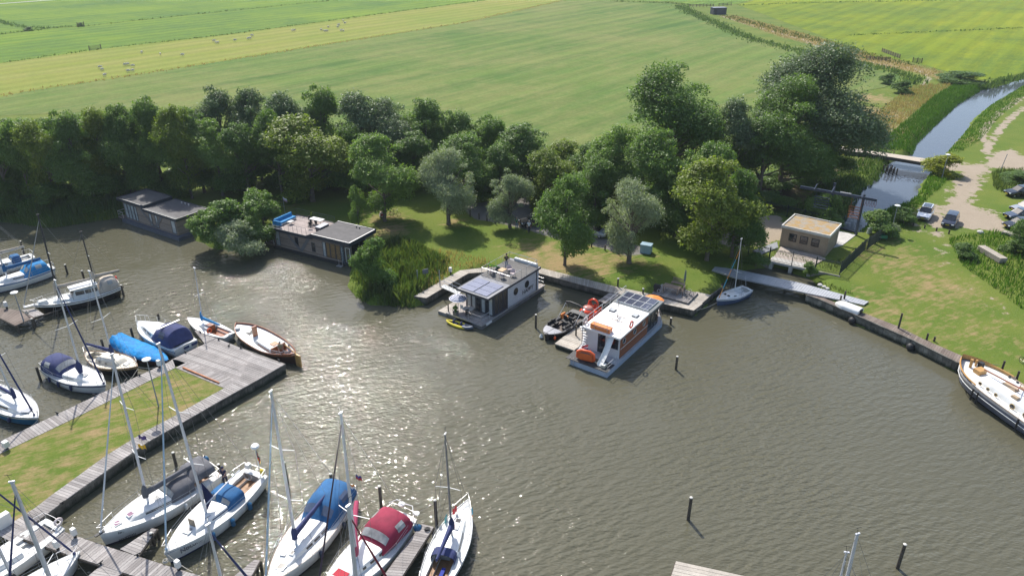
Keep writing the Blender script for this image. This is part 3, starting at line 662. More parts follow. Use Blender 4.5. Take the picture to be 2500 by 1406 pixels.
# back rows of the wood, left to right
back = [('poplar', 560, 445, 214, 118, 'silvery poplar at the left end of the silver row'), ('poplar', 640, 440, 216, 112, 'silvery poplar second in the silver row'),
        ('poplar', 722, 440, 213, 112, 'silvery poplar behind the big yellowish maple'), ('oak', 800, 436, 206, 108, 'dark pointed tree between the silver poplars'),
        ('poplar', 895, 440, 218, 128, 'pale silvery poplar right of the dark pointed tree'), ('poplar', 965, 440, 232, 118, 'silvery poplar at the right end of the silver row'),
        ('oak', 1040, 440, 243, 120, 'rounded dark tree right of the silver row'), ('oak', 1115, 440, 268, 120, 'lower rounded dark tree where the wood steps down'),
        ('ash', 1188, 440, 283, 96, 'slim paler tree at the step in the wood edge'), ('oak', 1290, 478, 304, 138, 'broad dark tree behind the small airy willow'),
        ('maple', 1372, 490, 345, 120, 'low yellow-green tree in the gap before the big domed tree'), ('ash', 1500, 525, 312, 126, 'mid-green tree at the foot of the huge domed tree'),
        ('ash', 1602, 548, 316, 124, 'pale green crown in front of the huge domed tree'), ('ash', 1700, 560, 343, 124, 'rounded green crown between willow and maple'),
        ('oak', 1440, 500, 350, 110, 'small dark tree filling the dip of the wood'), ('oak', 1850, 490, 270, 150, 'shaded tree under the big trees above the pump house')]
for k, x, y, t, w_, lb in back: tree(k, x, y, t, w_ * 1.22, lb, group=G1)
front = [('oak', 28, 502, 283, 112, 'dark tree at the extreme left of the wood'), ('tall', 82, 500, 292, 70, 'slim feathery tree second from the left end'), ('maple', 140, 502, 290, 105, 'yellowish tree third from the left end of the wood'),
         ('oak', 205, 500, 268, 112, 'dark pointed tree left of the charcoal houseboat'), ('maple', 262, 480, 262, 100, 'yellow-green tree above the left end of the charcoal houseboat'), ('oak', 335, 474, 258, 110, 'bushy dark tree directly behind the charcoal houseboat'),
         ('oak', 402, 470, 240, 118, 'tallest dark tree of the left wood'), ('maple', 470, 485, 258, 100, 'feathery yellow-green tree left of the silver row'), ('ash', 545, 478, 292, 110, 'green tree in front of the first silvery poplar'),
         ('oak', 610, 482, 300, 118, 'dark tree above the overhanging shrub'), ('maple', 765, 492, 278, 178, 'big spreading yellowish maple in front of the silver row'), ('oak', 690, 475, 262, 108, 'shaded tree left of the big yellowish maple'),
         ('oak', 860, 468, 300, 105, 'shaded tree between maple and lone ash'), ('oak', 1010, 465, 320, 120, 'dark tree above the round willow'), ('ash', 1150, 492, 330, 124, 'dark green tree above the path bollards'),
         ('oak', 1222, 496, 345, 110, 'dark tree directly above the small airy willow'), ('maple', 1340, 520, 360, 120, 'yellow-tinged tree above the dark parked car'), ('oak', 1650, 580, 400, 120, 'dark tree wedged between willow and maple'),
         ('oak', 1450, 552, 385, 120, 'dark tree above the silver van')]
for k, x, y, t, w_, lb in front: tree(k, x, y, t, w_ * 1.15, lb, group=G1)
for x, t, w_, k in ((-10, 285, 150, 'oak'), (60, 290, 150, 'ash'), (160, 292, 150, 'oak'), (240, 282, 140, 'ash'), (320, 275, 140, 'oak'), (440, 272, 130, 'ash'), (500, 262, 120, 'oak')): tree(k, x, 470, t, w_, 'shaded tree in the second row behind the left end of the wood', group='second row trees at the left end of the wood')
# undergrowth closing the wood
for i, (x, y, h_, w_) in enumerate([(20, 505, 62, 120), (130, 506, 60, 120), (235, 503, 62, 110), (330, 468, 45, 110), (430, 470, 55, 110), (520, 462, 55, 110), (620, 455, 60, 120), (720, 450, 60, 120), (820, 450, 55, 120),
                                     (920, 448, 60, 120), (1020, 448, 60, 120), (1120, 452, 60, 120), (1220, 460, 60, 110), (1310, 462, 60, 100), (1400, 480, 60, 110), (1480, 510, 60, 110), (1640, 545, 90, 120), (1700, 560, 80, 100),
                                     (1790, 470, 50, 120), (1880, 462, 40, 110), (1600, 520, 90, 110), (1985, 448, 45, 110)]):
    tree('shrub', x, y, y - h_, w_, 'dark understorey bush among the trunks of the wood', 'bush', 'bush', 'understorey bushes of the wood')
# shrubs at the water and round the pump house
tree('shrublight', 548, 600, 492, 140, 'large overhanging shrub between the two charcoal houseboats', 'shrub', 'shrub')
tree('shrublight', 645, 560, 458, 104, 'taller rear part shrub with sprays behind the large overhanging one', 'shrub', 'shrub')
tree('shrublight', 612, 592, 498, 118, 'middle hump of the overhanging shrub thicket', 'shrub', 'shrub')
tree('shrubgrey', 585, 618, 540, 110, 'pale leafy shrub drooping onto the water', 'shrub', 'shrub')
tree('shrub', 508, 588, 520, 66, 'dark shrub touching the roof corner of the charcoal houseboat', 'shrub', 'shrub')
tree('shrubgold', 2300, 424, 376, 92, 'golden green bush at the near end of the canal bridge', 'bush', 'bush')
tree('shrub', 2140, 572, 516, 86, 'dark grey-green bush between canal and lamp post', 'bush', 'bush')
tree('shrub', 2205, 545, 508, 60, 'low dark bush left of the white car', 'bush', 'bush')
tree('shrubgrey', 2180, 578, 545, 34, 'small grey bush at the foot of the lamp post', 'bush', 'bush')
tree('oak', 2512, 640, 500, 92, 'grey-green tree cut by the right edge in front of parked cars', 'tree')
tree('shrub', 2352, 628, 596, 60, 'dark weedy bush beside the stacked boards', 'bush', 'bush')
tree('shrub', 2476, 618, 586, 60, 'dark weedy bush above the stacked boards', 'bush', 'bush')
tree('shrub', 2490, 445, 418, 90, 'low hedge bush above the topmost black car', 'bush', 'bush')
tree('shrub', 2200, 228, 196, 50, 'round dark thorn bush beside the curving track', 'bush', 'bush')
tree('shrub', 2350, 200, 176, 110, 'flat dark bush at the bend of the canal', 'bush', 'bush')
tree('shrub', 2165, 205, 180, 40, 'small dark bush on the reedy curve', 'bush', 'bush')
tree('shrub', 1975, 672, 640, 36, 'weedy bush on the culvert wall end', 'bush', 'bush')
tree('shrub', 1845, 650, 618, 60, 'dark bush below the fence at the left of the culvert', 'bush', 'bush')
tree('shrub', 1880, 505, 470, 110, 'shaded bush behind the pump house sand patch', 'bush', 'bush')
tree('shrub', 2010, 540, 470, 90, 'dark bush below the weed rake gantry', 'bush', 'bush')
tree('shrub', 71, 76, 66, 22, 'tiny bush at the far ditch corner', 'bush', 'bush')
tree('shrub', 198, 66, 56, 14, 'tiny dark bush beside the far field gate', 'bush', 'bush')

# ================================================================ JETTIES AND QUAYS
def resample(P, n):
    P = [Vector(p) for p in P]; d = [0]
    for a, b in zip(P[:-1], P[1:]): d.append(d[-1] + (b - a).length)
    out = []
    for i in range(n):
        t = d[-1] * i / (n - 1); k = 0
        while k < len(P) - 2 and d[k + 1] < t: k += 1
        out.append(P[k].lerp(P[k + 1], (t - d[k]) / max(1e-6, d[k + 1] - d[k])))
    return out, d[-1]
def nearest(p, P):
    best = None
    for a, b in zip(P[:-1], P[1:]):
        d = b - a; t = max(0, min(1, (p - a).dot(d) / d.length_squared)); q = a + d * t
        if best is None or (q - p).length < best[0]: best = ((q - p).length, q)
    return best[1]
def planks(mb, A, B, wd=0.25, gap=0.022, th=0.05, m=0, jz=0.004, near=False):
    """boards running from polyline A to polyline B (same direction)"""
    _, LA = resample(A, 2); _, LB = resample(B, 2); n = max(2, int(max(LA, LB) / wd))
    a, _ = resample(A, n + 1); b, _ = resample(B, n + 1); g = gap / wd / 2
    if near: b = [nearest(p, [Vector(v) for v in B]) for p in a]
    for i in range(n):
        p = [a[i].lerp(a[i + 1], g), a[i].lerp(a[i + 1], 1 - g), b[i].lerp(b[i + 1], 1 - g), b[i].lerp(b[i + 1], g)]
        e = rnd.uniform(-.012, .012); dz = rnd.uniform(-jz, jz)
        d = (p[0] - p[3]).normalized() * e; p[0] = p[0] + d; p[1] = p[1] + d
        c = (p[1] - p[0]).cross(p[2] - p[0]).z
        if c < 0: p = p[::-1]
        mb.add([(q.x, q.y, q.z + dz) for q in p] + [(q.x, q.y, q.z - th + dz) for q in p],
               [(0, 1, 2, 3), (7, 6, 5, 4), (4, 5, 1, 0), (5, 6, 2, 1), (6, 7, 3, 2), (7, 4, 0, 3)], m)
def wall_strip(mb, P, z0, z1, off=0.06, th=0.12, step=0.28):
    """vertical sheet-pile boards below a deck edge"""
    pts, L = resample(P, 2); n = max(2, int(L / step)); pts, _ = resample(P, n + 1)
    for i in range(n):
        a, b = pts[i], pts[i + 1]; d = (b - a); L = d.length; ang = math.atan2(d.y, d.x); c = (a + b) / 2
        mb.box((c.x, c.y, (z0 + z1) / 2), (L * 0.95, th + (0.05 if i % 3 == 0 else 0), z1 - z0), ang)
def pl(pts, z=1.0): return [at(*p, z) for p in pts]
def beam(mb, P, h=0.16, w_=0.14, dz=-0.13, m=1):
    for a, b in zip(P[:-1], P[1:]):
        d = b - a; mb.box(((a.x + b.x) / 2, (a.y + b.y) / 2, (a.z + b.z) / 2 + dz), (d.length, w_, h), math.atan2(d.y, d.x), m)
# --- lawn peninsula
lawn = pl([(428.7, 897), (414.6, 904), (295.6, 963.4), (195.6, 1013.3), (106.7, 1056), (26.7, 1095), (-120, 1166), (-120, 1350), (0, 1295), (25.5, 1277.4), (87.4, 1237.4), (124.4, 1208.9),
           (205.7, 1150), (257.8, 1112), (360, 1049.2), (410.7, 1023), (489.2, 979), (548, 946.6)], 0.97)
ctr = sum(lawn, Vector()) / len(lawn)
mb = MB(); mb.prism([(ctr.x + (p.x - ctr.x) * 1.02, ctr.y + (p.y - ctr.y) * 1.02) for p in lawn], -1.0, 0.97)
lm = GROUND.copy(); lm.name = 'dry_lawn'
for n_ in lm.node_tree.nodes:
    if n_.type == 'ATTRIBUTE': n_.attribute_name = 'none'
# without mask attributes the lawn needs its own dryness
for l_ in list(lm.node_tree.links):
    if l_.from_node.type == 'SEPARATE_COLOR':
        v_ = {'Red': 0.0, 'Green': 0.60, 'Blue': 0.0}[l_.from_socket.name]; s_ = l_.to_socket; lm.node_tree.links.remove(l_); s_.default_value = v_
tag(mb.build('lawn', lm), 'dry patchy lawn strip enclosed by the boardwalk', kind='structure')
t = thing('boardwalk', 'grey plank boardwalk framing the lawn peninsula with a wide end platform', 'boardwalk', at(545, 900, 0))
def T(o, p): o.parent = p; o.matrix_parent_inverse = Matrix.Translation(-Vector(p.location)); return o
up_o = pl([(-80, 1116), (0, 1076.4), (72.9, 1041.8), (197.3, 983), (287.8, 940), (411.4, 883.6), (421, 876.6)]); up_i = pl([(-80, 1146), (0, 1106.7), (106.7, 1056), (195.6, 1013.3), (295.6, 963.4), (414.6, 904), (428.7, 897)])
lo_o = pl([(25, 1321), (98.3, 1265.6), (174.2, 1208.9), (252.4, 1153.8), (360, 1078.7), (453.2, 1026.3), (535.3, 979), (641.3, 920), (696.7, 887.7)])
lo_i = pl([(-30, 1314), (25.5, 1277.4), (87.4, 1237.4), (124.4, 1208.9), (205.7, 1150), (257.8, 1112), (360, 1049.2), (410.7, 1023), (489.2, 979), (548, 946.6), (600, 917)])
mb = MB(); planks(mb, up_o, up_i, near=True); T(mb.build('walkway', [PLANK]), t)
Pa, Pb, Pc = at(421, 876.6, 1), at(528.5, 825.4, 1), at(696.7, 887.7, 1)
Pe, Pf, Pg, Ph, Pi = at(428.7, 897, 1), at(548, 946.6, 1), at(617.3, 861.2, 1), at(462, 881, 1), at(583, 928, 1)
k_ = nearest(Pf, lo_o)
mb = MB(); planks(mb, [p for p in lo_o if p.x < k_.x] + [k_], lo_i[:-1], near=True); T(mb.build('walkway', [PLANK]), t)
mb = MB(); planks(mb, [k_] + [p for p in lo_o if p.x > k_.x], [Pf, Pg], .25)
planks(mb, [Pe, Pf - (Pf - Pe) * .01], [Ph, Pi], .22)
planks(mb, [Pa.lerp(Pb, .02), Pb], [Pi.lerp(Pg, .0), Pg], .22)
planks(mb, [Ph.lerp(Pi, .0), Ph.lerp(Pi, .04)], [Pa, Pa.lerp(Pb, .02)], .2)
T(mb.build('platform', [PLANK]), t)
mb = MB()
for q in (up_o, up_i): beam(mb, q, 0.2, .1, -.16, 0)
beam(mb, [Pa, Pb, Pc] + lo_o[::-1], .2, .1, -.16, 0); beam(mb, [Pe, Pf], .2, .1, -.12, 0)
T(mb.build('edge_beam', [WALLD]), t)
mb = MB(); inn = lambda P, q: [p + (q - p).normalized() * 0.12 for p in P]
wall_strip(mb, inn(lo_o, ctr + Vector((-3, 3, 0))), -0.6, 0.88); wall_strip(mb, inn([Pa, Pb, Pc], ctr), -0.6, 0.88); wall_strip(mb, inn(up_o, ctr), -0.6, 0.88)
T(mb.build('retaining_wall', [WALLD]), t)
mb = MB(); planks(mb, pl([(499.5, 838), (473, 804)]), pl([(527, 825.4), (500, 816)]), .22); beam(mb, pl([(499.5, 838), (473, 804), (500, 816)], .98), .2, .08, -.15, 1)
mb.tube(at(476, 806, -1), at(476, 806, 1), .12, m=1)
tag(mb.build('finger_pier', [PLANK, WALLD]), 'short tapering finger pier between motor cruiser and small white daysailer', 'pier')
# mooring bar lying on the platform
mb = MB(); a, b = at(447, 897, 1.08), at(535, 934, 1.08); mb.tube(a, b, .09, .07, 8)
tag(mb.build('timber_pole', [M('orange_wood', (0.50, 0.19, 0.08), .6, var=.2)]), 'reddish wooden pole lying on the platform by the lawn', 'pole')
# --- front jetty and fingers
def jetty(label, A, B, posts=(), z=1.0, wd=.24, mat=None, name='jetty'):
    mb = MB(); A = pl(A, z); B = pl(B, z); planks(mb, A, B, wd)
    beam(mb, A, .18, .12, -.15, 1); beam(mb, B, .18, .12, -.15, 1)
    k = max(2, int((A[-1] - A[0]).length / 4))
    a, _ = resample(A, k); b, _ = resample(B, k)
    for p, q in zip(a, b):
        c = (p + q) / 2
        for r_ in (p.lerp(c, .15), q.lerp(c, .15)): mb.tube((r_.x, r_.y, -1.2), (r_.x, r_.y, z - .08), .11, m=1)
    return tag(mb.build(name, [mat or PLANK, POST]), label, 'jetty')
jetty('long grey plank jetty running to the bow of the yacht with blue sprayhood', [(70, 1268), (112.9, 1283), (245.8, 1328.4), (400.5, 1377.6), (489, 1404.6), (640, 1452)], [(25, 1300), (45.5, 1310), (163.9, 1352), (309.5, 1399.4), (420, 1434), (600, 1495)])
jetty('triangular finger pier between the two large white yachts', [(293, 1339.7), (370.7, 1288.7)], [(336, 1357), (383, 1290.5)], z=.98, name='finger_pier')
jetty('wide finger pier leaving the long jetty at the bottom left', [(249, 1378), (190, 1425)], [(300, 1396), (262, 1425)], z=.98, name='finger_pier')
jetty('finger pier tip poking up left of the yacht with blue cockpit tent', [(540, 1435), (572, 1404.6), (622, 1365)], [(600, 1435), (614, 1404.6), (635, 1366.5)], z=.98, name='finger_pier')
jetty('straight finger pier between the red-hooded yacht and the boat with navy sail cover', [(1028.8, 1277.4), (935.9, 1406), (900, 1456)], [(1059, 1285), (981.3, 1406), (950, 1456)], z=1.0, name='finger_pier')
jetty('pale jetty head poking in at the bottom edge', [(1650.5, 1368.4), (1638.5, 1406), (1620, 1450)], [(1818.5, 1405), (1810, 1448), (1800, 1490)], z=1.0, wd=.3, mat=PLANK2)
jetty('brown jetty end with lamp post at the left edge', [(-60, 742), (42.7, 757.4), (83.6, 775)], [(-60, 768), (0, 776), (37.3, 794.7)], z=1.0, mat=PLANKB)
mb = MB(); planks(mb, pl([(52, 757), (84, 753)], .98), pl([(82, 774), (108, 767)], .98), .3)
tag(mb.build('finger_pier', [PLANK]), 'small pale triangular step beside the bow of the dark-hulled ketch', 'pier')
mb = MB(); a, b = at(82, 779, .6), at(302, 700, .6); mb.tube(a, b, .1, .1, 8); c = at(78, 790, .3); mb.tube(c, at(300, 705, .3), .05, m=0)
for x_, y_ in ((140, 763), (196, 742), (250, 722)): p = at(x_, y_, .6); mb.tube((p.x, p.y, -1), (p.x, p.y, .8), .1)
tag(mb.build('mooring_boom', [POST]), 'long dark mooring boom alongside the dark-hulled ketch', 'boom')

# --- centre quay
t = thing('quay', 'grey plank quay with timber wall behind the houseboats', 'quay', at(1316, 660, 0))
co = pl([(1040.6, 727.4), (1142.8, 667.2), (1196, 663), (1316, 667), (1476, 710), (1600, 737), (1694, 757.5)]); ci = pl([(1011, 723), (1123, 660), (1190, 652.5), (1316, 653), (1510, 701), (1612, 722), (1716, 741)])
mb = MB(); planks(mb, co, ci, .25); planks(mb, pl([(1694, 757.5), (1736.7, 720)], .995), pl([(1650, 747), (1700, 712)], .995), .3); T(mb.build('deck', [PLANK2]), t)
mb = MB(); wall_strip(mb, [p + Vector((0, .15, 0)) for p in co], -.6, .9); wall_strip(mb, [p + Vector((-.1, .1, 0)) for p in pl([(1694, 757.5), (1736.7, 720), (1764, 700)])], -.6, .9)
wall_strip(mb, [p + Vector((0, .15, 0)) for p in pl([(1011, 723), (1040.6, 727.4)])], -.6, .9); T(mb.build('quay_wall', [WALLD]), t)
mb = MB(); planks(mb, pl([(1491.6, 712), (1459.6, 734)], .9), pl([(1515, 718), (1478, 741)], .9), .25); mb.tube(at(1466, 737, -1), at(1466, 737, .85), .12, m=1)
tag(mb.build('finger_pier', [PLANK, POST]), 'short finger pier behind the white-roofed houseboat', 'pier')
# raised terrace on the quay
t = thing('terrace_deck', 'raised plank terrace on the quay carrying the picnic table', 'terrace', at(1650, 725, 1))
mb = MB(); planks(mb, pl([(1591, 715.6), (1680, 740)], 1.22), pl([(1616, 693), (1704.4, 715)], 1.22), .24); T(mb.build('deck', [PLANK]), t)
mb = MB(); q = pl([(1591, 715.6), (1680, 740), (1704.4, 715), (1616, 693)], 1.15); mb.prism([(p.x, p.y) for p in q], .96, 1.165); T(mb.build('plinth', [WALLD]), t)
# --- right quay
t = thing('quay', 'brown plank quay with weed-stained wall along the grass bank', 'quay', at(2224, 829, 0))
ro = pl([(1970, 721), (2000, 732), (2086, 769), (2224, 829.6), (2336, 885.7), (2480, 942)]); ri = pl([(1982, 716), (2010, 727), (2109, 764), (2192, 796), (2256, 828), (2352, 869.6), (2416, 892), (2484, 921)])
mb = MB(); planks(mb, ro, ri, .25); T(mb.build('deck', [PLANKB]), t)
mb = MB(); beam(mb, ro, .16, .16, .03, 0); T(mb.build('edge_beam', [WALLD]), t)
mb = MB(); wall_strip(mb, [p + Vector((0, .15, 0)) for p in ro], -.6, .9, step=.5); T(mb.build('quay_wall', [algae(M('stained_quay_wall', (0.19, 0.185, 0.16), .9, var=.6, scale=1.0, bump=.03, bscale=5, island=.5))]), t)
# --- steel gangway
t = thing('gangway', 'long grey ribbed steel gangway crossing the pump house inlet', 'gangway', at(1950, 700, 1))
RIB = M('ribbed_steel', (0.42, 0.43, 0.45), .5, .3, var=.1)
ga = pl([(1745, 651), (1800, 658), (1949, 689.4), (2121, 736)], 1.15); gb = pl([(1738, 659), (1790, 676), (1969.6, 715), (2110, 744)], 1.15)
mb = MB(); planks(mb, ga, gb, .3, .03, .06); T(mb.build('deck', [RIB]), t)
mb = MB(); beam(mb, gb, .16, .06, -.08, 0); beam(mb, ga, .16, .06, -.08, 0); T(mb.build('side_beam', [M('galvanised_steel', (0.4, .41, .43), .4, .6)]), t)
for x_, y_ in ((1917, 716), (1966, 722), (1830, 690)):
    mb = MB(); p = at(x_, y_, 0); mb.tube((p.x, p.y + .3, -1), (p.x, p.y + .3, 1.05), .11); T(mb.build('leg', [POST]), t)

# --- mooring posts
CAP = M('post_cap', (0.55, .53, .48), .6)
def post(x, y, ytop, label, r=.12, z=0.0, lx=0.0, cap=True):
    p = at(x, y, z); h = height_for(p, ytop); t = thing('mooring_post', label, 'post', p, 0, 'wooden mooring posts in the harbour')
    mb = MB(); mb.tube((0, 0, -1.0 if z < .5 else -.2), (lx, 0, h), r * 1.08, r, 10); mb.build('shaft', [POST], t, smooth=True)
    if cap: mb = MB(); mb.lathe((lx, 0, h), [(r * 1.0, -.04), (r * 1.04, .02), (r * .6, .05), (.001, .06)], 10); mb.build('cap', [CAP], t)
    return t
for a in [(1308, 800, 768, 'lone mooring post between the two right-hand houseboats'), (1650, 902, 870, 'lone mooring post in open water right of the white-roofed houseboat'), (1637, 792, 776, 'short mooring post behind the bow terrace with the orange parasol'),
          (1680, 1268, 1214, 'tall pale-topped post standing alone in the lower harbour'), (2191, 1386, 1328, 'thick leaning post at the bottom right of the harbour'), (1066, 1284, 1220, 'post left of the boat with the red flag'), (932, 1244, 1186, 'post between the red-hooded yacht and the post by the pier'),
          (811, 1185, 1156, 'post behind the blue cockpit tent'), (702, 1180, 1128, 'post beside the mast of the blue-tented yacht'), (540, 1165, 1133, 'post behind the stern of the yacht with the German flag'), (430, 1135, 1104, 'post near the stern of the grey-hooded yacht'),
          (100, 930, 896, 'dark post in the water above the boat with turquoise hull'), (326, 828, 800, 'dark post above the blue-covered boat'), (253, 850, 828, 'dark post behind the cream-decked boat'), (165, 668, 646, 'white-capped post beyond the blue-hooded yacht'),
          (205, 680, 661, 'small post above the beige sail cover'), (302, 722, 696, 'post at the end of the long mooring boom'), (60, 622, 589, 'tall post behind the blue-hooded yacht'), (85, 803, 778, 'post at the corner of the brown jetty'), (388, 778, 766, 'post above the bow of the motor cruiser'),
          (377, 1330, 1300, 'post at the tip of the triangular finger pier')]:
    post(*a[:3], a[3], cap=a[0] not in (100, 326, 253, 388))
for x, y, t_, l in [(2193, 802, 765, 'thick bollard post behind the brown quay'), (2445, 905, 881, 'bollard post level with the bow of the barge'), (2480, 930, 906, 'last bollard post at the end of the brown quay'), (2262, 829, 814, 'short post on the grass edge of the brown quay'),
                    (2280, 833, 822, 'shorter grey post beside another on the grass edge'), (2060, 733, 711, 'bollard post at the end of the grey gangway'), (2050, 741, 722, 'small dark post next to the upturned dinghy'), (2432, 912, 900, 'stub post beside the rope of the barge')]:
    post(x, y, t_, l, .1, z=GZ, cap=False)['category'] = 'bollard'

# ================================================================ PUMP HOUSE AND CANAL WORKS
BRICK = bpy.data.materials.new('tan_brick'); t_, N, L, P = nodes(BRICK)
tc = N.new('ShaderNodeTexCoord').outputs['Object']; bt = N.new('ShaderNodeTexBrick')
L.new(mapping(N, L, tc), bt.inputs['Vector']); 
cx = N.new('ShaderNodeSeparateXYZ'); L.new(tc, cx.inputs[0]); cb = N.new('ShaderNodeCombineXYZ')
L.new(math_(N, L, 'ADD', cx.outputs[0], cx.outputs[1]), cb.inputs[0]); L.new(cx.outputs[2], cb.inputs[1]); L.new(cb.outputs[0], bt.inputs['Vector'])
bt.inputs['Scale'].default_value = 4.6; bt.inputs['Color1'].default_value = (0.36, 0.26, 0.17, 1); bt.inputs['Color2'].default_value = (0.28, 0.205, 0.14, 1); bt.inputs['Mortar'].default_value = (0.36, 0.33, 0.28, 1); bt.inputs['Mortar Size'].default_value = .018
L.new(mixc(N, L, 1.0, bt.outputs[0], ramp(N, L, noise(N, L, tc, .8, 4), [(0.3, (.82,) * 3), (0.7, (1.1,) * 3)]), 'MULTIPLY'), P.inputs['Base Color']); P.inputs['Roughness'].default_value = .9
GRAVR = bpy.data.materials.new('mossy_gravel_roof'); t_, N, L, P = nodes(GRAVR); tc = N.new('ShaderNodeTexCoord').outputs['Object']
c = mixc(N, L, noise(N, L, tc, 6, 4, .8), (.14, .12, .09), (.46, .42, .36)); 
c = mixc(N, L, ramp(N, L, noise(N, L, tc, 1.1, 5, .7), [(.42, (0,) * 3), (.6, (1,) * 3)]), c, mixc(N, L, noise(N, L, tc, 7, 3, .8), (.22, .12, .03), (.50, .34, .14)))
L.new(c, P.inputs['Base Color']); P.inputs['Roughness'].default_value = 1
b = N.new('ShaderNodeBump'); b.inputs['Distance'].default_value = .05; L.new(noise(N, L, tc, 7, 4, .8), b.inputs['Height']); L.new(b.outputs[0], P.inputs['Normal'])
p0 = at(2014.5, 628, GZ)
ph = thing('pump_house', 'small tan brick pump house with mossy gravel flat roof and three windows', 'building', p0, R(143.2))
LU, LV, HH = 6.0, -5.1, 2.75             # u along the window wall, -v away
mb = MB(); mb.bb(0, LU, LV, 0, -.3, HH); mb.build('wall', [BRICK], ph)
mb = MB(); z0, z1 = HH, HH + .3
for a in ((-.12, LU + .12, -.02, .12), (-.12, LU + .12, LV - .12, LV + .02), (-.12, .02, LV + .02, -.02), (LU - .02, LU + .12, LV + .02, -.02)): mb.bb(*a, z0 - .05, z1)
mb.build('fascia', [M('pale_fascia', (.55, .54, .50), .6)], ph)
mb = MB(); mb.bb(.02, LU - .02, LV + .02, -.02, HH, HH + .16); mb.build('roof', [GRAVR], ph)
for k in range(3):
    u0 = 1.05 + k * 1.45
    mb = MB(); x0, x1, za, zb = u0, u0 + 1.0, 1.1, 2.15
    for b_ in ((x0, x1, za, za + .1), (x0, x1, zb - .08, zb), (x0, x0 + .08, za + .1, zb - .08), (x1 - .08, x1, za + .1, zb - .08), (x0 + .08, x1 - .08, za + .36, za + .42)): mb.bb(b_[0], b_[1], -.02, .05, b_[2], b_[3])
    w_ = mb.build('window', [BLACK], ph); mb = MB(); mb.bb(x0 + .08, x1 - .08, -.01, .012, za + .1, zb - .08); mb.build('pane', [GLASS], w_)
mb = MB(); mb.bb(-.04, -0.02, LV + .9, LV + .96, 0, HH); mb.bb(LU + .02, LU + .1, LV + 1.5, LV + 2.4, 0, 2.1); mb.build('door', [M('grey_door', (.2, .21, .22), .5)], ph)
def slab(name, pts, z, mat, label, th=.0, kind='structure'):
    P_ = pl(pts, z); mb = MB(); mb.prism([(p.x, p.y) for p in P_], z - .3, z); return tag(mb.build(name, mat), label, kind=kind)
CONC = M('pale_concrete', (.48, .46, .43), .85, var=.15, scale=1.2)
slab('paving', [(1884, 634), (1973, 655), (2016, 631), (1999, 624), (1906, 602)], GZ + .10, M('brick_paving', (.40, .34, .29), .85, var=.2, scale=2), 'brick paving between fence and pump house wall')
slab('paving', [(2030, 560), (2090, 573), (2058, 598), (2036, 604), (2020, 590)], GZ + .10, CONC, 'pale concrete apron behind the pump house')
slab('path', [(1897, 590), (1900, 604), (1858, 620), (1838, 612)], GZ + .12, M('grey_slab', (.24, .25, .27), .8), 'grey paved ramp at the left end of the pump house')
t = thing('culvert', 'concrete culvert outlet with dark openings under the pump house fence', 'culvert', at(1930, 655, 0))
a, b = at(1878, 637.5, 1.05), at(1982, 660, 1.05)
d = (b - a).normalized(); nrm = Vector((d.y, -d.x, 0)); ang = math.atan2(d.y, d.x); Ld = (b - a).length
def ob(mb, u0, u1, n0, n1, z0, z1, m=0):
    c = a + d * ((u0 + u1) / 2) + nrm * ((n0 + n1) / 2); mb.box((c.x, c.y, (z0 + z1) / 2), (u1 - u0, abs(n1 - n0), z1 - z0), ang, m)
mb = MB(); ob(mb, 0, Ld, -1.5, 0.0, .82, 1.12); T(mb.build('slab', [CONC]), t)
for k, u in enumerate((.05, Ld * .47, Ld * .9)): mb = MB(); ob(mb, u, u + .42, -1.4, -.03, -.8, .82); T(mb.build('pier', [CONC]), t)
mb = MB(); ob(mb, 0, Ld, -1.7, -1.45, -.8, .82); T(mb.build('dark_backing', [BLACK]), t)  # black backing stands in for the shade inside the openings
mb = MB(); ob(mb, Ld, Ld + 3.3, -.2, 0.02, -.6, 1.08); ob(mb, -2.2, 0, -.2, 0.02, -.6, 1.08); T(mb.build('wing_wall', [M('old_concrete', (.25, .235, .2), .9, var=.3)]), t)
# fence
IRON = M('dark_green_iron', (.018, .032, .035), .5, var=.2)
def fence(label, pts, h=1.75, sp=.16, posts=2.6, z=GZ, mat=IRON):
    P_ = pl(pts, z); t = thing('iron_fence', label, 'fence', P_[0]); q, Lf = resample(P_, 2)
    n = max(2, round(Lf / posts) + 1); pp, _ = resample(P_, n)
    for p in pp: mb = MB(); mb.box((p.x, p.y, z + h / 2 + .05), (.09, .09, h + .1)); mb.ball((p.x, p.y, z + h + .14), .06, 8); T(mb.build('post', [mat]), t)
    mb = MB(); m_ = int(Lf / sp); bb, _ = resample(P_, m_ + 1)
    for p in bb: mb.box((p.x, p.y, z + h / 2 + .06), (.028, .028, h - .06))
    for a_, b_ in zip(P_[:-1], P_[1:]):
        dd = b_ - a_
        for zz in (.18, h - .22, h - .08): mb.box(((a_.x + b_.x) / 2, (a_.y + b_.y) / 2, z + zz), (dd.length, .035, .04), math.atan2(dd.y, dd.x))
    T(mb.build('bar_panel', [mat]), t); return t
fence('dark iron bar fence in front of the pump house windows', [(1826, 622), (1882, 638), (1973.8, 658), (2049, 671.4)], z=1.08)
fence('dark iron fence running up the grass beside the pump house', [(2049, 671.4), (2110, 613), (2116, 611)], sp=.11)
fence('second length of dark iron fence beyond the gate post', [(2118, 609), (2158, 580), (2160, 566)], sp=.11)
fence('shaded iron fence at the back of the pump house yard', [(1837, 512), (1920, 530), (2004, 552)], sp=.16)
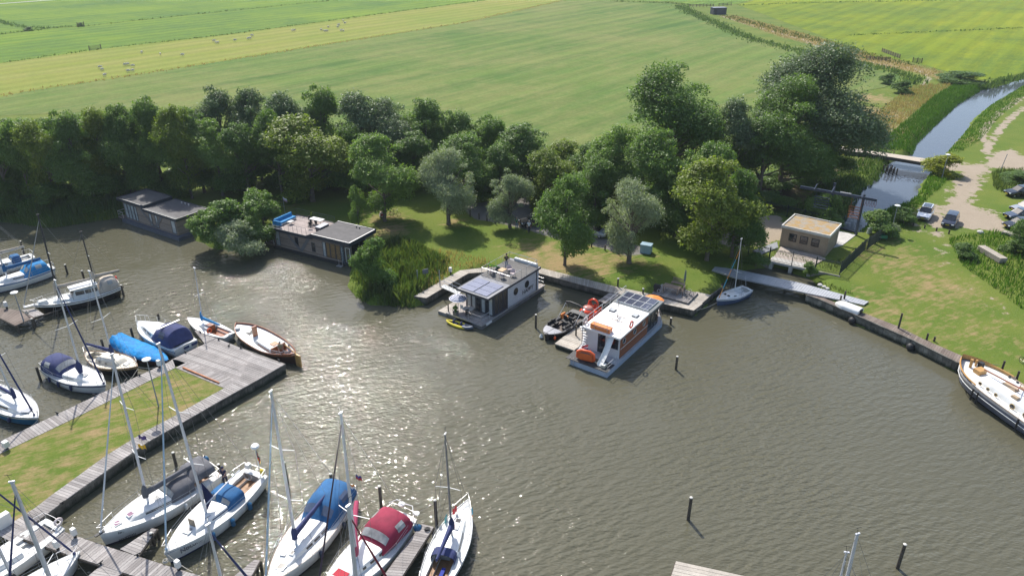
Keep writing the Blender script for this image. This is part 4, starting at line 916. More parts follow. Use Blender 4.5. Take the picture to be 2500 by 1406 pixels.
# weed rake gantry
t = thing('weed_rake_gantry', 'dark blue steel weed rake gantry spanning the canal mouth', 'gantry', at(2088.6, 574, GZ))
GB = M('dark_blue_steel', (.04, .055, .09), .4, .3, var=.2); HG = 6.1
bA, bB = at(1954, 456.5, GZ + HG), at(2141, 489, GZ + HG); cR = at(2088.6, 574, GZ); cL = at(2019, 543, GZ)
mb = MB(); dd = bB - bA; mb.box(((bA + bB) / 2)[:], (dd.length, .32, .34), math.atan2(dd.y, dd.x)); T(mb.build('beam', [GB]), t)
for c_ in (cR, cL): mb = MB(); mb.box((c_.x, c_.y, GZ + HG / 2 - .1), (.32, .32, HG - .15), math.atan2(dd.y, dd.x)); T(mb.build('column', [GB]), t)
for tt in (.2, .43, .82):
    mb = MB(); c_ = bA.lerp(bB, tt); n_ = Vector((-dd.y, dd.x, 0)).normalized(); mb.path([c_ - n_ * .8 + Vector((0, 0, .2)), c_ + n_ * .8 + Vector((0, 0, .55))], .07, 6); T(mb.build('bracket', [GB]), t)
mb = MB(); c_ = bA.lerp(bB, .6); mb.box((c_.x, c_.y, c_.z + .23), (1.4, .2, .12), math.atan2(dd.y, dd.x)); T(mb.build('lamp_housing', [STEEL]), t)
def rake(u, zc, mat_, wv):
    mb = MB(); c0 = bA.lerp(bB, u); dn = dd.normalized(); n_ = Vector((-dn.y, dn.x, 0))
    for k in range(5):
        z_ = zc + (k - 2) * .42; p = c0 - n_ * (.3 + .12 * k)
        mb.tube((p - dn * wv).to_tuple()[:2] + (z_,), (p + dn * wv).to_tuple()[:2] + (z_,), .055, n=6)
        if k >= 3 or mat_ is not GB:
            for j in range(9):
                q = p - dn * wv + dn * (2 * wv * j / 8); mb.tube((q.x, q.y, z_), (q.x, q.y, z_ - .25), .02, n=4)
    for s_ in (-1, 1):
        p = c0 + dn * wv * s_ * .9; mb.tube((p.x, p.y, zc - 1), (p.x, p.y, GZ + HG), .03, n=5)
    T(mb.build('rake_grab', [mat_]), t)
rake(.32, GZ + 4.6, GB, .95); rake(.76, GZ + 4.1, M('rusty_orange_steel', (.28, .10, .04), .6, .2, var=.4), .7)
mb = MB()
for k in range(5):
    c_ = bA.lerp(bB, .86 + k * .033); mb.path([(c_.x - .12, c_.y, c_.z - .15), (c_.x - .1, c_.y, c_.z - .8), (c_.x, c_.y, c_.z - 1.05), (c_.x + .1, c_.y, c_.z - .8), (c_.x + .12, c_.y, c_.z - .15)], .025, 5)
T(mb.build('cable_loop', [M('red_black_cable', (.14, .02, .025), .5)]), t)
mb = MB(); a_, b_ = at(2042, 556, GZ), at(2092, 571, GZ)
for k in range(36): p = a_.lerp(b_, k / 35); mb.box((p.x, p.y, .6), (.05, .3, 1.2))
tag(mb.build('trash_rack', [GB]), 'row of dark bars screening the canal intake', 'grating')
# bridge
t = thing('bridge', 'pale concrete bridge deck carrying the track across the canal', 'bridge', at(2200, 385, 1))
fz = 1.7; nr = pl([(2060, 368), (2112.8, 373.5), (2281, 401)], fz); fr_ = pl([(2070, 363), (2121, 368), (2284, 390.5)], fz)
mb = MB()
for z0, z1, e in ((fz - .5, fz, 0), ): 
    ps = [(p.x, p.y) for p in nr + fr_[::-1]]; mb.prism(ps, z0, z1)
T(mb.build('deck', [M('pale_bridge_concrete', (.42, .36, .29), .85, var=.12)]), t)
mb = MB(); beam(mb, nr, .55, .2, -.32, 0); T(mb.build('edge_girder', [M('dark_girder', (.05, .045, .04), .8)]), t)
for x_ in (2168, 2178, 2188):
    mb = MB(); p = at(x_, 428, 0.1); 
    for k in range(3): mb.tube((p.x, p.y + k * 1.0, -1), (p.x, p.y + k * 1.0, 1.3), .12)
    T(mb.build('pier', [POST]), t)
mb = MB(); rr = pl([(2108, 354), (2143, 363), (2182, 375)], 1.6)
for p in rr: mb.box((p.x, p.y, 1.4), (.12, .12, 1.5))
for a_, b_ in zip(rr[:-1], rr[1:]):
    for zz in (1.4, 2.0): dd_ = b_ - a_; mb.box(((a_.x + b_.x) / 2, (a_.y + b_.y) / 2, zz), (dd_.length, .05, .12), math.atan2(dd_.y, dd_.x))
T(mb.build('railing', [M('weathered_rail_wood', (.12, .09, .065), .9)]), t)
slab('path', [(1990, 352), (2000, 348), (2075, 361), (2124, 367), (2116, 375), (2060, 370)], GZ + .3, M('pale_track', (.46, .40, .33), .95, var=.2), 'pale track leading onto the bridge')
ps = scatter(polp([(2166, 428), (2262, 427), (2250, 449), (2150, 440)], .1), 22, 77, water=50); ps[:, 2] = .08
blades('pondweed', ps, .02, .07, .4, M('floating_weed', (.07, .055, .035), .9), 'dark floating weed carpet across the canal by the bridge', seed=78)

# ================================================================ HOUSEBOATS
def clad_mat(name, c1, c2, sc=7.0, axis_='Z'):
    m = bpy.data.materials.new(name); t, N, L, P = nodes(m); tc = N.new('ShaderNodeTexCoord').outputs['Object']
    sx = N.new('ShaderNodeSeparateXYZ'); L.new(tc, sx.inputs[0]); z = math_(N, L, 'MULTIPLY', sx.outputs[axis_], sc)
    fr = math_(N, L, 'FRACT', z); fl = math_(N, L, 'FLOOR', z)
    wn = N.new('ShaderNodeTexWhiteNoise'); wn.noise_dimensions = '1D'; L.new(fl, wn.inputs['W'])
    c = mixc(N, L, wn.outputs[0], c1, c2); c = mixc(N, L, ramp(N, L, fr, [(0.9, (0,) * 3), (0.93, (1,) * 3)]), c, tuple(x * .35 for x in c1))
    c = mixc(N, L, 1.0, c, ramp(N, L, noise(N, L, mapping(N, L, tc, 0, (.6, .6, 6)), 2, 4, .7), [(.3, (.75,) * 3), (.7, (1.15,) * 3)]), 'MULTIPLY')
    L.new(c, P.inputs['Base Color']); P.inputs['Roughness'].default_value = .75; return m
CLADW = clad_mat('white_board_cladding', (.50, .52, .55), (.56, .58, .61), 6)
CLADG = clad_mat('weathered_cedar_cladding', (.20, .155, .125), (.30, .25, .215), 7)
CLADB = clad_mat('reddish_wood_cladding', (.24, .085, .04), (.31, .115, .055), 7)
COMPD = clad_mat('grey_composite_decking', (.10, .095, .09), (.13, .125, .12), 7, 'X')
COMPL = clad_mat('light_decking', (.32, .28, .26), (.40, .36, .33), 7, 'Y')
PV = bpy.data.materials.new('solar_cells'); t_, N, L, P = nodes(PV); tc = N.new('ShaderNodeTexCoord').outputs['Object']
sx = N.new('ShaderNodeSeparateXYZ'); L.new(tc, sx.inputs[0])
gl = math_(N, L, 'MAXIMUM', math_(N, L, 'GREATER_THAN', math_(N, L, 'FRACT', math_(N, L, 'MULTIPLY', sx.outputs[0], 6.3)), .93), math_(N, L, 'GREATER_THAN', math_(N, L, 'FRACT', math_(N, L, 'MULTIPLY', sx.outputs[1], 6.3)), .93))
L.new(mixc(N, L, gl, (.03, .035, .07), (.16, .17, .2)), P.inputs['Base Color']); P.inputs['Roughness'].default_value = .25; P.inputs['Coat Weight'].default_value = .6
def rail(mb, pts, h=1.0, n=1, r=.022, mids=(.5,), posts=1.3, gz_=0, m=0):
    P_ = [Vector(p) for p in pts]
    for a, b in zip(P_[:-1], P_[1:]):
        k = max(1, int((b - a).length / posts))
        for i in range(k + 1): q = a.lerp(b, i / k); mb.tube(q, (q.x, q.y, q.z + h), r, n=5, m=m)
        for f in (*mids, 1.0): mb.tube((a.x, a.y, a.z + h * f), (b.x, b.y, b.z + h * f), r * (1.15 if f == 1 else .7), n=5, m=m)
def window(parent, x0, x1, z0, z1, y, fr=TRIM, gl=GLASS, wd=.06, d=.03, side='y', mull=0, name='window'):
    """a framed window on a wall plane; side y: wall at y facing -y"""
    def B(mb, a, b, c, e, y0, y1, m=0):
        mb.bb(a, b, y0, y1, c, e, m) if side == 'y' else mb.bb(y0, y1, a, b, c, e, m)
    mb = MB(); s = -1 if d > 0 else 1
    for q in ((x0, x1, z0, z0 + wd), (x0, x1, z1 - wd, z1), (x0, x0 + wd, z0 + wd, z1 - wd), (x1 - wd, x1, z0 + wd, z1 - wd)): B(mb, *q, y - d, y + .01)
    for k in range(mull): xm = x0 + (x1 - x0) * (k + 1) / (mull + 1); B(mb, xm - wd / 2, xm + wd / 2, z0 + wd, z1 - wd, y - d, y + .01)
    w_ = mb.build(name, [fr], parent); mb = MB(); B(mb, x0 + wd, x1 - wd, z0 + wd, z1 - wd, y - d * .4, y + .008); mb.build('pane', [gl], w_); return w_
def disc(mb, c, r, y0, y1, n=20, sz=1.0, m=0):
    vs = [(c[0] + r * math.cos(2 * math.pi * k / n), y0, c[1] + r * sz * math.sin(2 * math.pi * k / n)) for k in range(n)] + [(c[0] + r * math.cos(2 * math.pi * k / n), y1, c[1] + r * sz * math.sin(2 * math.pi * k / n)) for k in range(n)]
    mb.add(vs, [tuple(range(n)), tuple(range(n, 2 * n))[::-1]] + [(k, k + n, (k + 1) % n + n, (k + 1) % n) for k in range(n)], m)
def text(parent, s, loc, rot, size, mat, ext=.01, name='lettering', sx=1.0):
    c = bpy.data.curves.new(name, 'FONT'); c.body = s; c.size = size; c.extrude = ext; c.align_x = 'CENTER'; c.align_y = 'CENTER'; c.materials.append(mat)
    o = bpy.data.objects.new(name, c); COL.objects.link(o); o.parent = parent; o.location = loc; o.rotation_euler = rot; o.scale = (sx, 1, 1); return o
def chair(mb, x, y, z, a, s=1.0, m=0):
    cs, sn = math.cos(a), math.sin(a); q = lambda u, v, w_: (x + (u * cs - v * sn) * s, y + (u * sn + v * cs) * s, z + w_ * s)
    for u, v in ((-.2, -.2), (.2, -.2), (-.2, .2), (.2, .2)): mb.tube(q(u * 1.15, v * 1.15, 0), q(u, v, .44), .02, n=5, m=m)
    mb.box(q(0, 0, .45), (.46 * s, .44 * s, .04), a, m)
    mb.loft([[q(-.25 * math.cos(t), .05 + .22 * math.sin(t), .45 + .0) for t in [math.pi * k / 8 for k in range(9)]], [q(-.29 * math.cos(t), .05 + .27 * math.sin(t), .66 + .2 * math.sin(t)) for t in [math.pi * k / 8 for k in range(9)]]], m)
def armchair(label, parent_m, x, y, z, a, mat, group):
    c, s_ = parent_m; loc = c @ Vector((x, y, z)); t = thing('armchair', label, 'chair', loc, a + s_, group)
    mb = MB(); mb.box((0, 0, .42), (.54, .5, .07)); mb.build('seat', [mat], t)
    mb = MB(); ang = [math.pi * (k / 10) * 1.1 - .15 for k in range(11)]
    mb.loft([[(-.28 * math.cos(t_), .24 * math.sin(t_), .42) for t_ in ang], [(-.31 * math.cos(t_), .29 * math.sin(t_), .60 + .2 * max(0, math.sin(t_))) for t_ in ang], [(-.34 * math.cos(t_), .32 * math.sin(t_), .62 + .22 * max(0, math.sin(t_))) for t_ in ang]])
    mb.build('shell_back', [mat], t, smooth=True)
    for u, v in ((-.22, -.2), (.22, -.2), (-.2, .2), (.2, .2)): mb = MB(); mb.tube((u * 1.1, v * 1.1, 0), (u, v, .4), .022, n=6); mb.build('leg', [mat], t)
    return t
def place(base, x, y, z): return base.matrix_basis @ Vector((x, y, z))

# ---- white-sided houseboat (name on its wall)
hbA = thing('houseboat', 'flat-roofed houseboat with white boarded side, roof terrace and solar panels', 'houseboat', (-3.3, 70.0, 0), R(54))
mb = MB(); mb.bb(0, 12.2, -.02, 1.3, -.35, .5); mb.bb(0, 12.2, 3.6, 4.9, -.35, .5); mb.build('pontoon', [M('grey_pontoon', (.15, .15, .15), .6, var=.3)], hbA)
mb = MB(); mb.bb(-.1, 12.25, -.1, 5.0, .5, .6); mb.build('deck', [COMPL], hbA)
mb = MB(); mb.bb(-.12, -.1, -.1, 5.0, .47, .62); mb.bb(0.0, 12.25, -.12, -.1, .47, .62); mb.build('edge_trim', [STEEL], hbA)
mb = MB(); mb.bb(4.75, 11.0, 0, 4.0, .6, 3.28); mb.build('cabin_wall', [CLADW], hbA)
mb = MB(); mb.bb(2.2, 4.75, .03, 3.97, .6, 3.28); mb.build('saloon_frame', [TRIM], hbA)
mb = MB(); mb.bb(10.45, 10.62, -.03, .02, .6, 3.28); mb.bb(4.7, 4.78, -.03, .02, .6, 3.28); mb.build('corner_trim', [TRIM], hbA)
for k in range(3): window(hbA, 2.35 + k * .8, 3.1 + k * .8, .75, 3.1, .03, gl=M('brown_tinted_glass', (.055, .045, .04), .12, coat=.4), d=.02)
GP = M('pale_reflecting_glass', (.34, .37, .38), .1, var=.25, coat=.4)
for y0, y1, g_ in ((.15, .7, GP), (.75, 1.15, GLASS), (1.2, 1.75, GP), (1.8, 2.5, GLASS), (2.55, 3.1, GP), (3.2, 3.8, GP)): window(hbA, y0, y1, .7, 3.1, 2.2, gl=g_, side='x', d=.02, name='door_panel')
mb = MB(); mb.bb(.95, 11.1, -.2, 4.2, 3.28, 3.44); mb.build('roof', [M('light_grey_roof', (.27, .27, .28), .8, var=.08)], hbA)
mb = MB()
for q in ((.93, 11.12, -.24, -.2), (.93, 11.12, 4.2, 4.24)): mb.bb(q[0], q[1], q[2], q[3], 3.2, 3.47)
mb.bb(.9, .95, -.24, 4.24, 3.2, 3.47); mb.bb(11.1, 11.14, -.2, 4.2, 3.2, 3.47); mb.build('fascia', [TRIM], hbA)
mb = MB(); mb.bb(5.1, 10.7, -.1, 4.1, 3.445, 3.47); mb.build('terrace_decking', [COMPD], hbA)
for j in range(2):
    for i in range(3):
        mb = MB(); x0, y0 = 1.25 + i * 1.05, .25 + j * 1.9; mb.bb(x0, x0 + 1.0, y0, y0 + 1.75, 3.5, 3.53, 0); mb.bb(x0 - .02, x0 + 1.02, y0 - .02, y0 + 1.77, 3.47, 3.5, 1)
        mb.build('solar_panel', [M('bluish_solar_film', (.16, .17, .24), .3, var=.1, coat=.5), STEEL], hbA)
mb = MB(); rail(mb, [(5.2, 0, 3.47), (5.2, 4.0, 3.47)], 1.0, posts=1.0, mids=(), r=.016); rail(mb, [(5.2, 4.0, 3.47), (10.6, 4.0, 3.47)], 1.0, posts=1.35, mids=()); rail(mb, [(10.6, 4.0, 3.47), (10.6, 0.1, 3.47)], 1.0, posts=1.2, mids=())
mb.build('terrace_railing', [STEEL], hbA)
for q_ in (5.2, 8.4): mb = MB(); rail(mb, [(q_, 0, 3.47), (q_ + 2.2, 0, 3.47)], 1.0, posts=2.2, mids=()); mb.build('side_railing', [STEEL], hbA)
mb = MB(); mb.bb(10.72, 11.08, .2, 3.4, 3.45, 3.8); mb.build('roof_box', [M('white_panel', (.6, .61, .62), .5)], hbA)
mb = MB(); disc(mb, (6.35, 2.1), .43, -.035, .01, sz=1.05); disc(mb, (8.55, 2.15), .43, -.035, .01, sz=1.05); mb.build('porthole', [GLASS], hbA)
text(hbA, 'HAPPY', (8.75, -.02, 1.35), (R(90), 0, 0), .74, BLACK, .012)
mb = MB(); rail(mb, [(.05, .1, .6), (.05, 1.9, .6)], .95, posts=1.8); rail(mb, [(.05, .1, .6), (1.5, .05, .6)], .95, posts=1.4); mb.build('bow_railing', [STEEL], hbA)
mb = MB(); rail(mb, [(11.3, .0, .6), (12.1, .0, .6), (12.1, 1.6, .6)], .95, posts=.8, r=.014); mb.build('stern_railing', [STEEL], hbA)
mb = MB(); mb.bb(.6, 1.6, -.2, -.12, .3, .52); mb.build('boarding_step', [WHITE], hbA)
mb = MB(); mb.tube((.3, 5.0, .45), (.3, 5.0, 1.5), .07); mb.build('mooring_pole', [POST], hbA)
GT = [hbA.matrix_basis, R(54)]
armg = 'pale shell armchairs on the roof terrace'
CHR = M('blush_plastic', (.55, .44, .42), .5)
for x, y, a, l in ((6.05, 3.1, 1.5, 'pale shell armchair nearest the green slide'), (6.0, 1.7, 2.8, 'pale shell armchair in front of the low table'), (7.7, 1.9, -.6, 'pale shell armchair behind the low table'), (7.0, .9, -1.4, 'pale shell armchair nearest the boarded side')):
    armchair(l, GT, x, y, 3.48, a, CHR, armg)
t = thing('low_table', 'small wooden table between the pale armchairs', 'table', place(hbA, 7.0, 2.4, 3.48), R(54))
mb = MB(); mb.bb(-.45, .45, -.35, .35, .42, .47); mb.build('tabletop', [M('oak_top', (.5, .33, .18), .5)], t)
for u, v in ((-.35, -.25), (.35, -.25), (-.35, .25), (.35, .25)): mb = MB(); mb.tube((u, v, 0), (u, v, .42), .025, n=6); mb.build('leg', [CHR], t)
t = thing('toy_slide', 'lime green child slide on the roof terrace', 'slide', place(hbA, 7.2, 3.7, 3.48), R(54 + 185))
LIME = M('lime_plastic', (.10, .55, .06), .4, var=.05)
sec = [[(-.9 + 1.8 * k / 8, -.25, .12 + .95 * (k / 8) ** 1.2), (-.9 + 1.8 * k / 8, -.18, .02 + .95 * (k / 8) ** 1.2), (-.9 + 1.8 * k / 8, .18, .02 + .95 * (k / 8) ** 1.2), (-.9 + 1.8 * k / 8, .25, .12 + .95 * (k / 8) ** 1.2)] for k in range(9)]
mb = MB(); mb.loft(sec); mb.build('chute', [LIME], t, smooth=True)
mb = MB(); mb.tube((.9, .2, .95), (1.15, .22, 0), .03); mb.tube((.9, -.2, .95), (1.15, -.22, 0), .03)
for k in range(3): mb.tube((.98 + k * .05, .2, .7 - k * .25), (.98 + k * .05, -.2, .7 - k * .25), .025)
mb.build('ladder', [M('dark_plastic', (.05, .05, .06), .5)], t)
def parasol(label, loc, h, r, mats, n=8, closed=False, tilt=0.0):
    t = thing('parasol', label, 'parasol', loc); mb = MB(); mb.tube((0, 0, 0), (tilt * h, 0, h), .025, n=6); mb.build('pole', [STEEL], t)
    mb = MB(); c = (tilt * h, 0, h)
    if closed: mb.lathe(c, [(.03, .1), (.09, -.2), (.14, -.9), (.10, -1.3), (.05, -1.35)], 10)
    else:
        rings = [(0.02, .05), (r * .25, -.04), (r * .5, -.13), (r * .78, -.27), (r, -.44)]
        vs = []
        for q, z_ in rings:
            for k in range(n * 2): a_ = math.pi * k / n; s_ = 1.0 if k % 2 == 0 else .955; vs.append((c[0] + q * s_ * math.cos(a_), c[1] + q * s_ * math.sin(a_), c[2] + z_ + (0 if k % 2 == 0 else -.0)))
        N2 = n * 2; 
        for i in range(len(rings) - 1): mb.add(vs[i * N2:(i + 2) * N2], [(k, (k + 1) % N2, N2 + (k + 1) % N2, N2 + k) for k in range(N2)], 0)
        for k in range(n): a_ = 2 * math.pi * k / n; mb.tube((c[0], c[1], c[2] - .1), (c[0] + r * math.cos(a_), c[1] + r * math.sin(a_), c[2] - .46), .01, n=4, m=1)
    mb.build('canopy', mats, t); return t
STR = bpy.data.materials.new('navy_white_stripes'); t_, N, L, P = nodes(STR); tc = N.new('ShaderNodeTexCoord').outputs['Object']
ln = N.new('ShaderNodeVectorMath'); ln.operation = 'LENGTH'; mp_ = mapping(N, L, tc, 0, (1, 1, 0)); L.new(mp_, ln.inputs[0])
L.new(mixc(N, L, math_(N, L, 'GREATER_THAN', math_(N, L, 'FRACT', math_(N, L, 'MULTIPLY', ln.outputs['Value'], 6.5)), .5), (.75, .75, .76), (.03, .04, .16)), P.inputs['Base Color']); P.inputs['Roughness'].default_value = .8
parasol('navy and white striped parasol on the front deck', place(hbA, 1.0, 4.1, .6), 2.05, 1.05, [STR, STEEL])
def round_table(label, loc, r, h, mat_):
    t = thing('round_table', label, 'table', loc); mb = MB(); mb.lathe((0, 0, h), [(.001, -.03), (r, -.03), (r, 0), (.001, .002)], 24); mb.build('tabletop', [mat_], t)
    for k in range(4): a_ = math.pi / 4 + k * math.pi / 2; mb = MB(); mb.tube((r * .7 * math.cos(a_), r * .7 * math.sin(a_), 0), (r * .35 * math.cos(a_), r * .35 * math.sin(a_), h), .022, n=6); mb.build('leg', [BLACK], t)
    return t
round_table('round pale table on the front deck of the white-sided houseboat', place(hbA, 1.05, 2.7, .6), .62, .74, M('pale_tabletop', (.55, .5, .44), .5))
def small_chair(label, loc, a, mat_, group=None):
    t = thing('garden_chair', label, 'chair', loc, a, group); mb = MB(); mb.box((0, 0, .45), (.44, .42, .04)); mb.build('seat', [mat_], t)
    mb = MB(); mb.box((0, .21, .7), (.42, .03, .42)); mb.build('backrest', [mat_], t)
    for u, v in ((-.19, -.18), (.19, -.18), (-.19, .18), (.19, .18)): mb = MB(); mb.tube((u, v, 0), (u, v, .44), .018, n=5); mb.build('leg', [mat_], t)
    return t
small_chair('white garden chair left of the round deck table', place(hbA, 1.2, 3.6, .6), R(144), DECKW); small_chair('dark garden chair in front of the round deck table', place(hbA, .45, 2.3, .6), R(20), BLACK)
t = thing('potted_plant', 'leafy plant in a grey square pot at the deck corner', 'plant', place(hbA, .1, 3.75, .6)); mb = MB(); mb.box((0, 0, .25), (.45, .45, .5), .9, taper=1.1); mb.build('pot', [M('concrete_pot', (.16, .15, .14), .8)], t)
V_, F_, _ = crown(51, 260, .35, .5, 1.25, 'round', .16, lobes=6); np_mesh('foliage', V_, F_, LM['ash'], t)
t = thing('gangway', 'small white gangplank with handrails to the quay', 'gangway', at(1095, 706, 1)); a_, b_ = at(1080, 697, 1.25), at(1122, 716, .75)
mb = MB(); dd = b_ - a_; n_ = Vector((-dd.y, dd.x, 0)).normalized() * .4; planks(mb, [a_ + n_, b_ + n_], [a_ - n_, b_ - n_], .3); T(mb.build('walkway', [DECKW]), t)
for s_ in (1, -1): mb = MB(); rail(mb, [a_ + n_ * s_, b_ + n_ * s_], .9, posts=1.1); T(mb.build('handrail', [STEEL]), t)
t = thing('floating_pontoon', 'pale square float beside the front deck', 'pontoon', (0, 0, 0)); q = [hbA.matrix_basis @ Vector(p) for p in ((.0, 5.05, 0), (3.2, 5.05, 0), (3.2, 6.3, 0), (.0, 6.3, 0))]
mb = MB(); mb.prism([(p.x, p.y) for p in q], -.25, .32); mb.build('float_body', [M('grey_float', (.2, .2, .2), .7)], t); mb = MB(); planks(mb, [Vector((p.x, p.y, .37)) for p in (q[0], q[1])], [Vector((p.x, p.y, .37)) for p in (q[3], q[2])], .25); mb.build('deck', [PLANK2], t)

# ---- white-roofed houseboat with reddish side
hbB = thing('houseboat', 'white-roofed houseboat with reddish wooden side, roof railing and solar panels', 'houseboat', (9.28, 60.54, 0), R(54.5))
HULLB = M('pale_blue_hull', (.36, .42, .52), .45, var=.08)
mb = MB(); outl = [(0, -.0), (12.4, -.0), (14.2, 1.2), (14.8, 2.2), (14.2, 3.3), (12.4, 4.6), (1.9, 4.6), (1.9, 4.2), (0, 4.2)]
mb.prism(outl, -.35, .55); mb.build('hull', [HULLB], hbB)
mb = MB(); mb.prism([(x + (.05 if x < 1 else 0), y) for x, y in outl], .55, .6); mb.build('side_deck', [M('grey_deck_paint', (.40, .41, .43), .7)], hbB)
mb = MB(); planks(mb, [Vector((-.05, 0.05, .66)), Vector((-.05, 4.75, .66))], [Vector((1.6, 0.05, .66)), Vector((1.6, 4.75, .66))], .14, .02); mb.build('swim_platform', [M('black_decking', (.05, .05, .052), .6, island=.3)], hbB)
mb = MB(); planks(mb, [Vector((12.0, .4, .64)), Vector((12.0, 4.2, .64))], [Vector((14.3, 1.3, .64)), Vector((14.3, 3.2, .64))], .2); mb.build('bow_deck', [PLANKB], hbB)
mb = MB(); mb.bb(2.85, 9.1, .3, 4.15, .6, 3.15); mb.build('cabin_wall', [M('white_wall_panel', (.68, .69, .70), .45, var=.04)], hbB)
mb = MB(); mb.bb(2.95, 9.1, .26, .3, .6, 3.1); mb.build('side_cladding', [CLADB], hbB)
mb = MB(); mb.bb(3.0, 9.1, .23, .26, 1.62, 1.68); mb.build('trim_strip', [WHITE], hbB)
mb = MB(); mb.bb(9.1, 11.7, .35, 4.1, .6, 3.15); mb.build('saloon_frame', [TRIM], hbB)
for k in range(3): window(hbB, 9.15 + k * .85, 9.95 + k * .85, .7, 3.05, .35, d=.03)
mb = MB(); mb.bb(11.7, 11.75, .4, 4.05, .7, 3.1); mb.build('bow_window', [GLASS], hbB)
mb = MB()
for u in (3.7, 6.0, 8.1): disc(mb, (u, 2.35), .3, .24, .27)
mb.build('porthole', [GLASS], hbB)
mb = MB()
for u in (3.7, 6.0, 8.1): mb.torus((u, .235, 2.35), .31, .035, 'y')
mb.build('porthole_ring', [STEEL], hbB)
window(hbB, 1.9, 2.75, .65, 2.85, 2.85, side='x', d=.03, name='door'); window(hbB, .45, 1.6, 1.6, 2.9, 2.85, side='x', d=.03)
mb = MB(); mb.bb(2.25, 8.75, -.0, 4.3, 3.15, 3.33); mb.build('roof', [M('white_roof', (.78, .78, .77), .5, var=.03)], hbB)
mb = MB(); mb.bb(8.75, 12.0, -.1, 4.4, 3.15, 3.36); mb.build('solar_roof', [M('grey_roof', (.17, .18, .18), .8)], hbB)
for i in range(2):
    for j in range(4):
        mb = MB(); x0, y0 = 9.0 + i * 1.32, .35 + j * .93; mb.bb(x0, x0 + 1.25, y0, y0 + .88, 3.47, 3.5, 0)
        for q in ((x0 - .02, x0 + 1.27, y0 - .02, y0), (x0 - .02, x0 + 1.27, y0 + .88, y0 + .9), (x0 - .02, x0, y0, y0 + .88), (x0 + 1.25, x0 + 1.27, y0, y0 + .88)): mb.bb(*q, 3.36, 3.52, 1)
        mb.build('solar_panel', [PV, WHITE], hbB)
mb = MB(); rail(mb, [(2.4, .1, 3.33), (8.6, .1, 3.33)], .9, posts=1.5); rail(mb, [(2.4, 3.0, 3.33), (2.4, .1, 3.33)], .9, posts=1.4); rail(mb, [(2.6, 4.2, 3.33), (9.6, 4.2, 3.33)], .9, posts=1.5); rail(mb, [(9.6, 4.2, 3.36), (11.4, 4.2, 3.36)], .9, posts=1.8)
mb.build('roof_railing', [STEEL], hbB)
for u, v in ((7.0, 3.4), (7.3, .9)):
    mb = MB(); mb.bb(u - .32, u + .32, v - .32, v + .32, 3.33, 3.42, 0); mb.bb(u - .24, u + .24, v - .24, v + .24, 3.42, 3.45, 1); mb.build('skylight', [TRIM, M('milky_dome', (.5, .52, .53), .3)], hbB)
mb = MB(); mb.tube((6.0, 2.3, 3.33), (6.0, 2.3, 5.3), .03); mb.tube((5.1, 1.9, 3.4), (6.0, 2.3, 4.4), .015)
for u in (5.2, 6.1): mb.tube((u, 1.3, 3.45), (u, 2.6, 3.45), .04)
mb.tube((5.2, 1.95, 3.45), (6.1, 2.0, 3.45), .03); mb.build('folded_mast', [M('bronze_tube', (.2, .16, .15), .4, .5)], hbB)
mb = MB(); mb.bb(2.45, 3.05, 1.3, 3.5, 3.33, 3.85); mb.build('roof_locker', [M('orange_canvas', (.72, .22, .06), .6, var=.1)], hbB)
mb = MB()
for k in range(9): t_ = k / 8; mb.box((2.35, 4.35 - .35 * math.sin(3 * t_), .8 + 2.4 * t_), (.55, .3, .04), 2.0 * t_)
mb.tube((2.35, 4.3, .6), (2.35, 4.3, 3.9), .045); mb.build('spiral_stair', [STEEL], hbB)
SL = []
for k in range(15):
    t_ = k / 14; u = 2.75 - 2.35 * t_; z_ = 3.35 - 2.6 * (t_ ** .8) + .22 * math.sin(t_ * 6.5) * (1 - t_); v = 1.0 + .1 * t_
    SL.append([(u, v - .32, z_ + .22), (u, v - .25, z_ + .02), (u, v + .25, z_ + .02), (u, v + .32, z_ + .22)])
mb = MB(); mb.loft(SL); mb.loft([[ (p[0], p[1], p[2] - .04) for p in s_[::-1]] for s_ in SL]); mb.build('water_slide', [WHITE], hbB, smooth=True)
mb = MB(); mb.tube((.8, 1.1, .6), (.8, 1.1, 1.2), .04); mb.tube((1.7, 1.1, .6), (1.7, 1.1, 2.0), .04); mb.build('slide_support', [STEEL], hbB)
mb = MB(); rail(mb, [(.1, .1, .66), (1.9, .1, .66)], .8, posts=.9); rail(mb, [(1.7, 4.1, .66), (1.7, 2.9, .66)], .9, posts=1.1); mb.build('deck_railing', [STEEL], hbB)
mb = MB(); mb.tube((-.08, 4.2, -.3), (-.08, 4.2, .9), .025); mb.tube((-.08, 3.8, -.3), (-.08, 3.8, .9), .025)
for z_ in (-.1, .15, .4): mb.tube((-.08, 3.8, z_), (-.08, 4.2, z_), .02)
mb.build('swim_ladder', [STEEL], hbB)
mb = MB(); rail(mb, [(12.4, .2, .62), (14.1, 1.35, .62), (14.6, 2.2, .62), (14.1, 3.2, .62)], .85, posts=1.0); mb.build('bow_railing', [STEEL], hbB)
t = thing('lifebuoy', 'red lifebuoy hung on the roof rail of the white-roofed houseboat', 'lifebuoy', place(hbB, 4.6, .02, 3.85), R(54.5)); mb = MB(); mb.torus((0, 0, 0), .33, .08, 'y', m=0); mb.build('ring', [M('faded_red_ring', (.62, .10, .06), .5)], t)
t = thing('lifebuoy', 'white and red lifebuoy at the rear left roof corner', 'lifebuoy', place(hbB, 3.0, 4.35, 3.7), R(54.5)); mb = MB(); mb.torus((0, 0, 0), .3, .08, 'y', m=0); mb.build('ring', [M('faded_white_ring', (.7, .6, .58), .5)], t)
parasol('orange parasol on the bow deck of the white-roofed houseboat', place(hbB, 13.2, 1.7, .62), 2.3, 1.25, [M('orange_canopy', (.80, .25, .05), .7), STEEL])
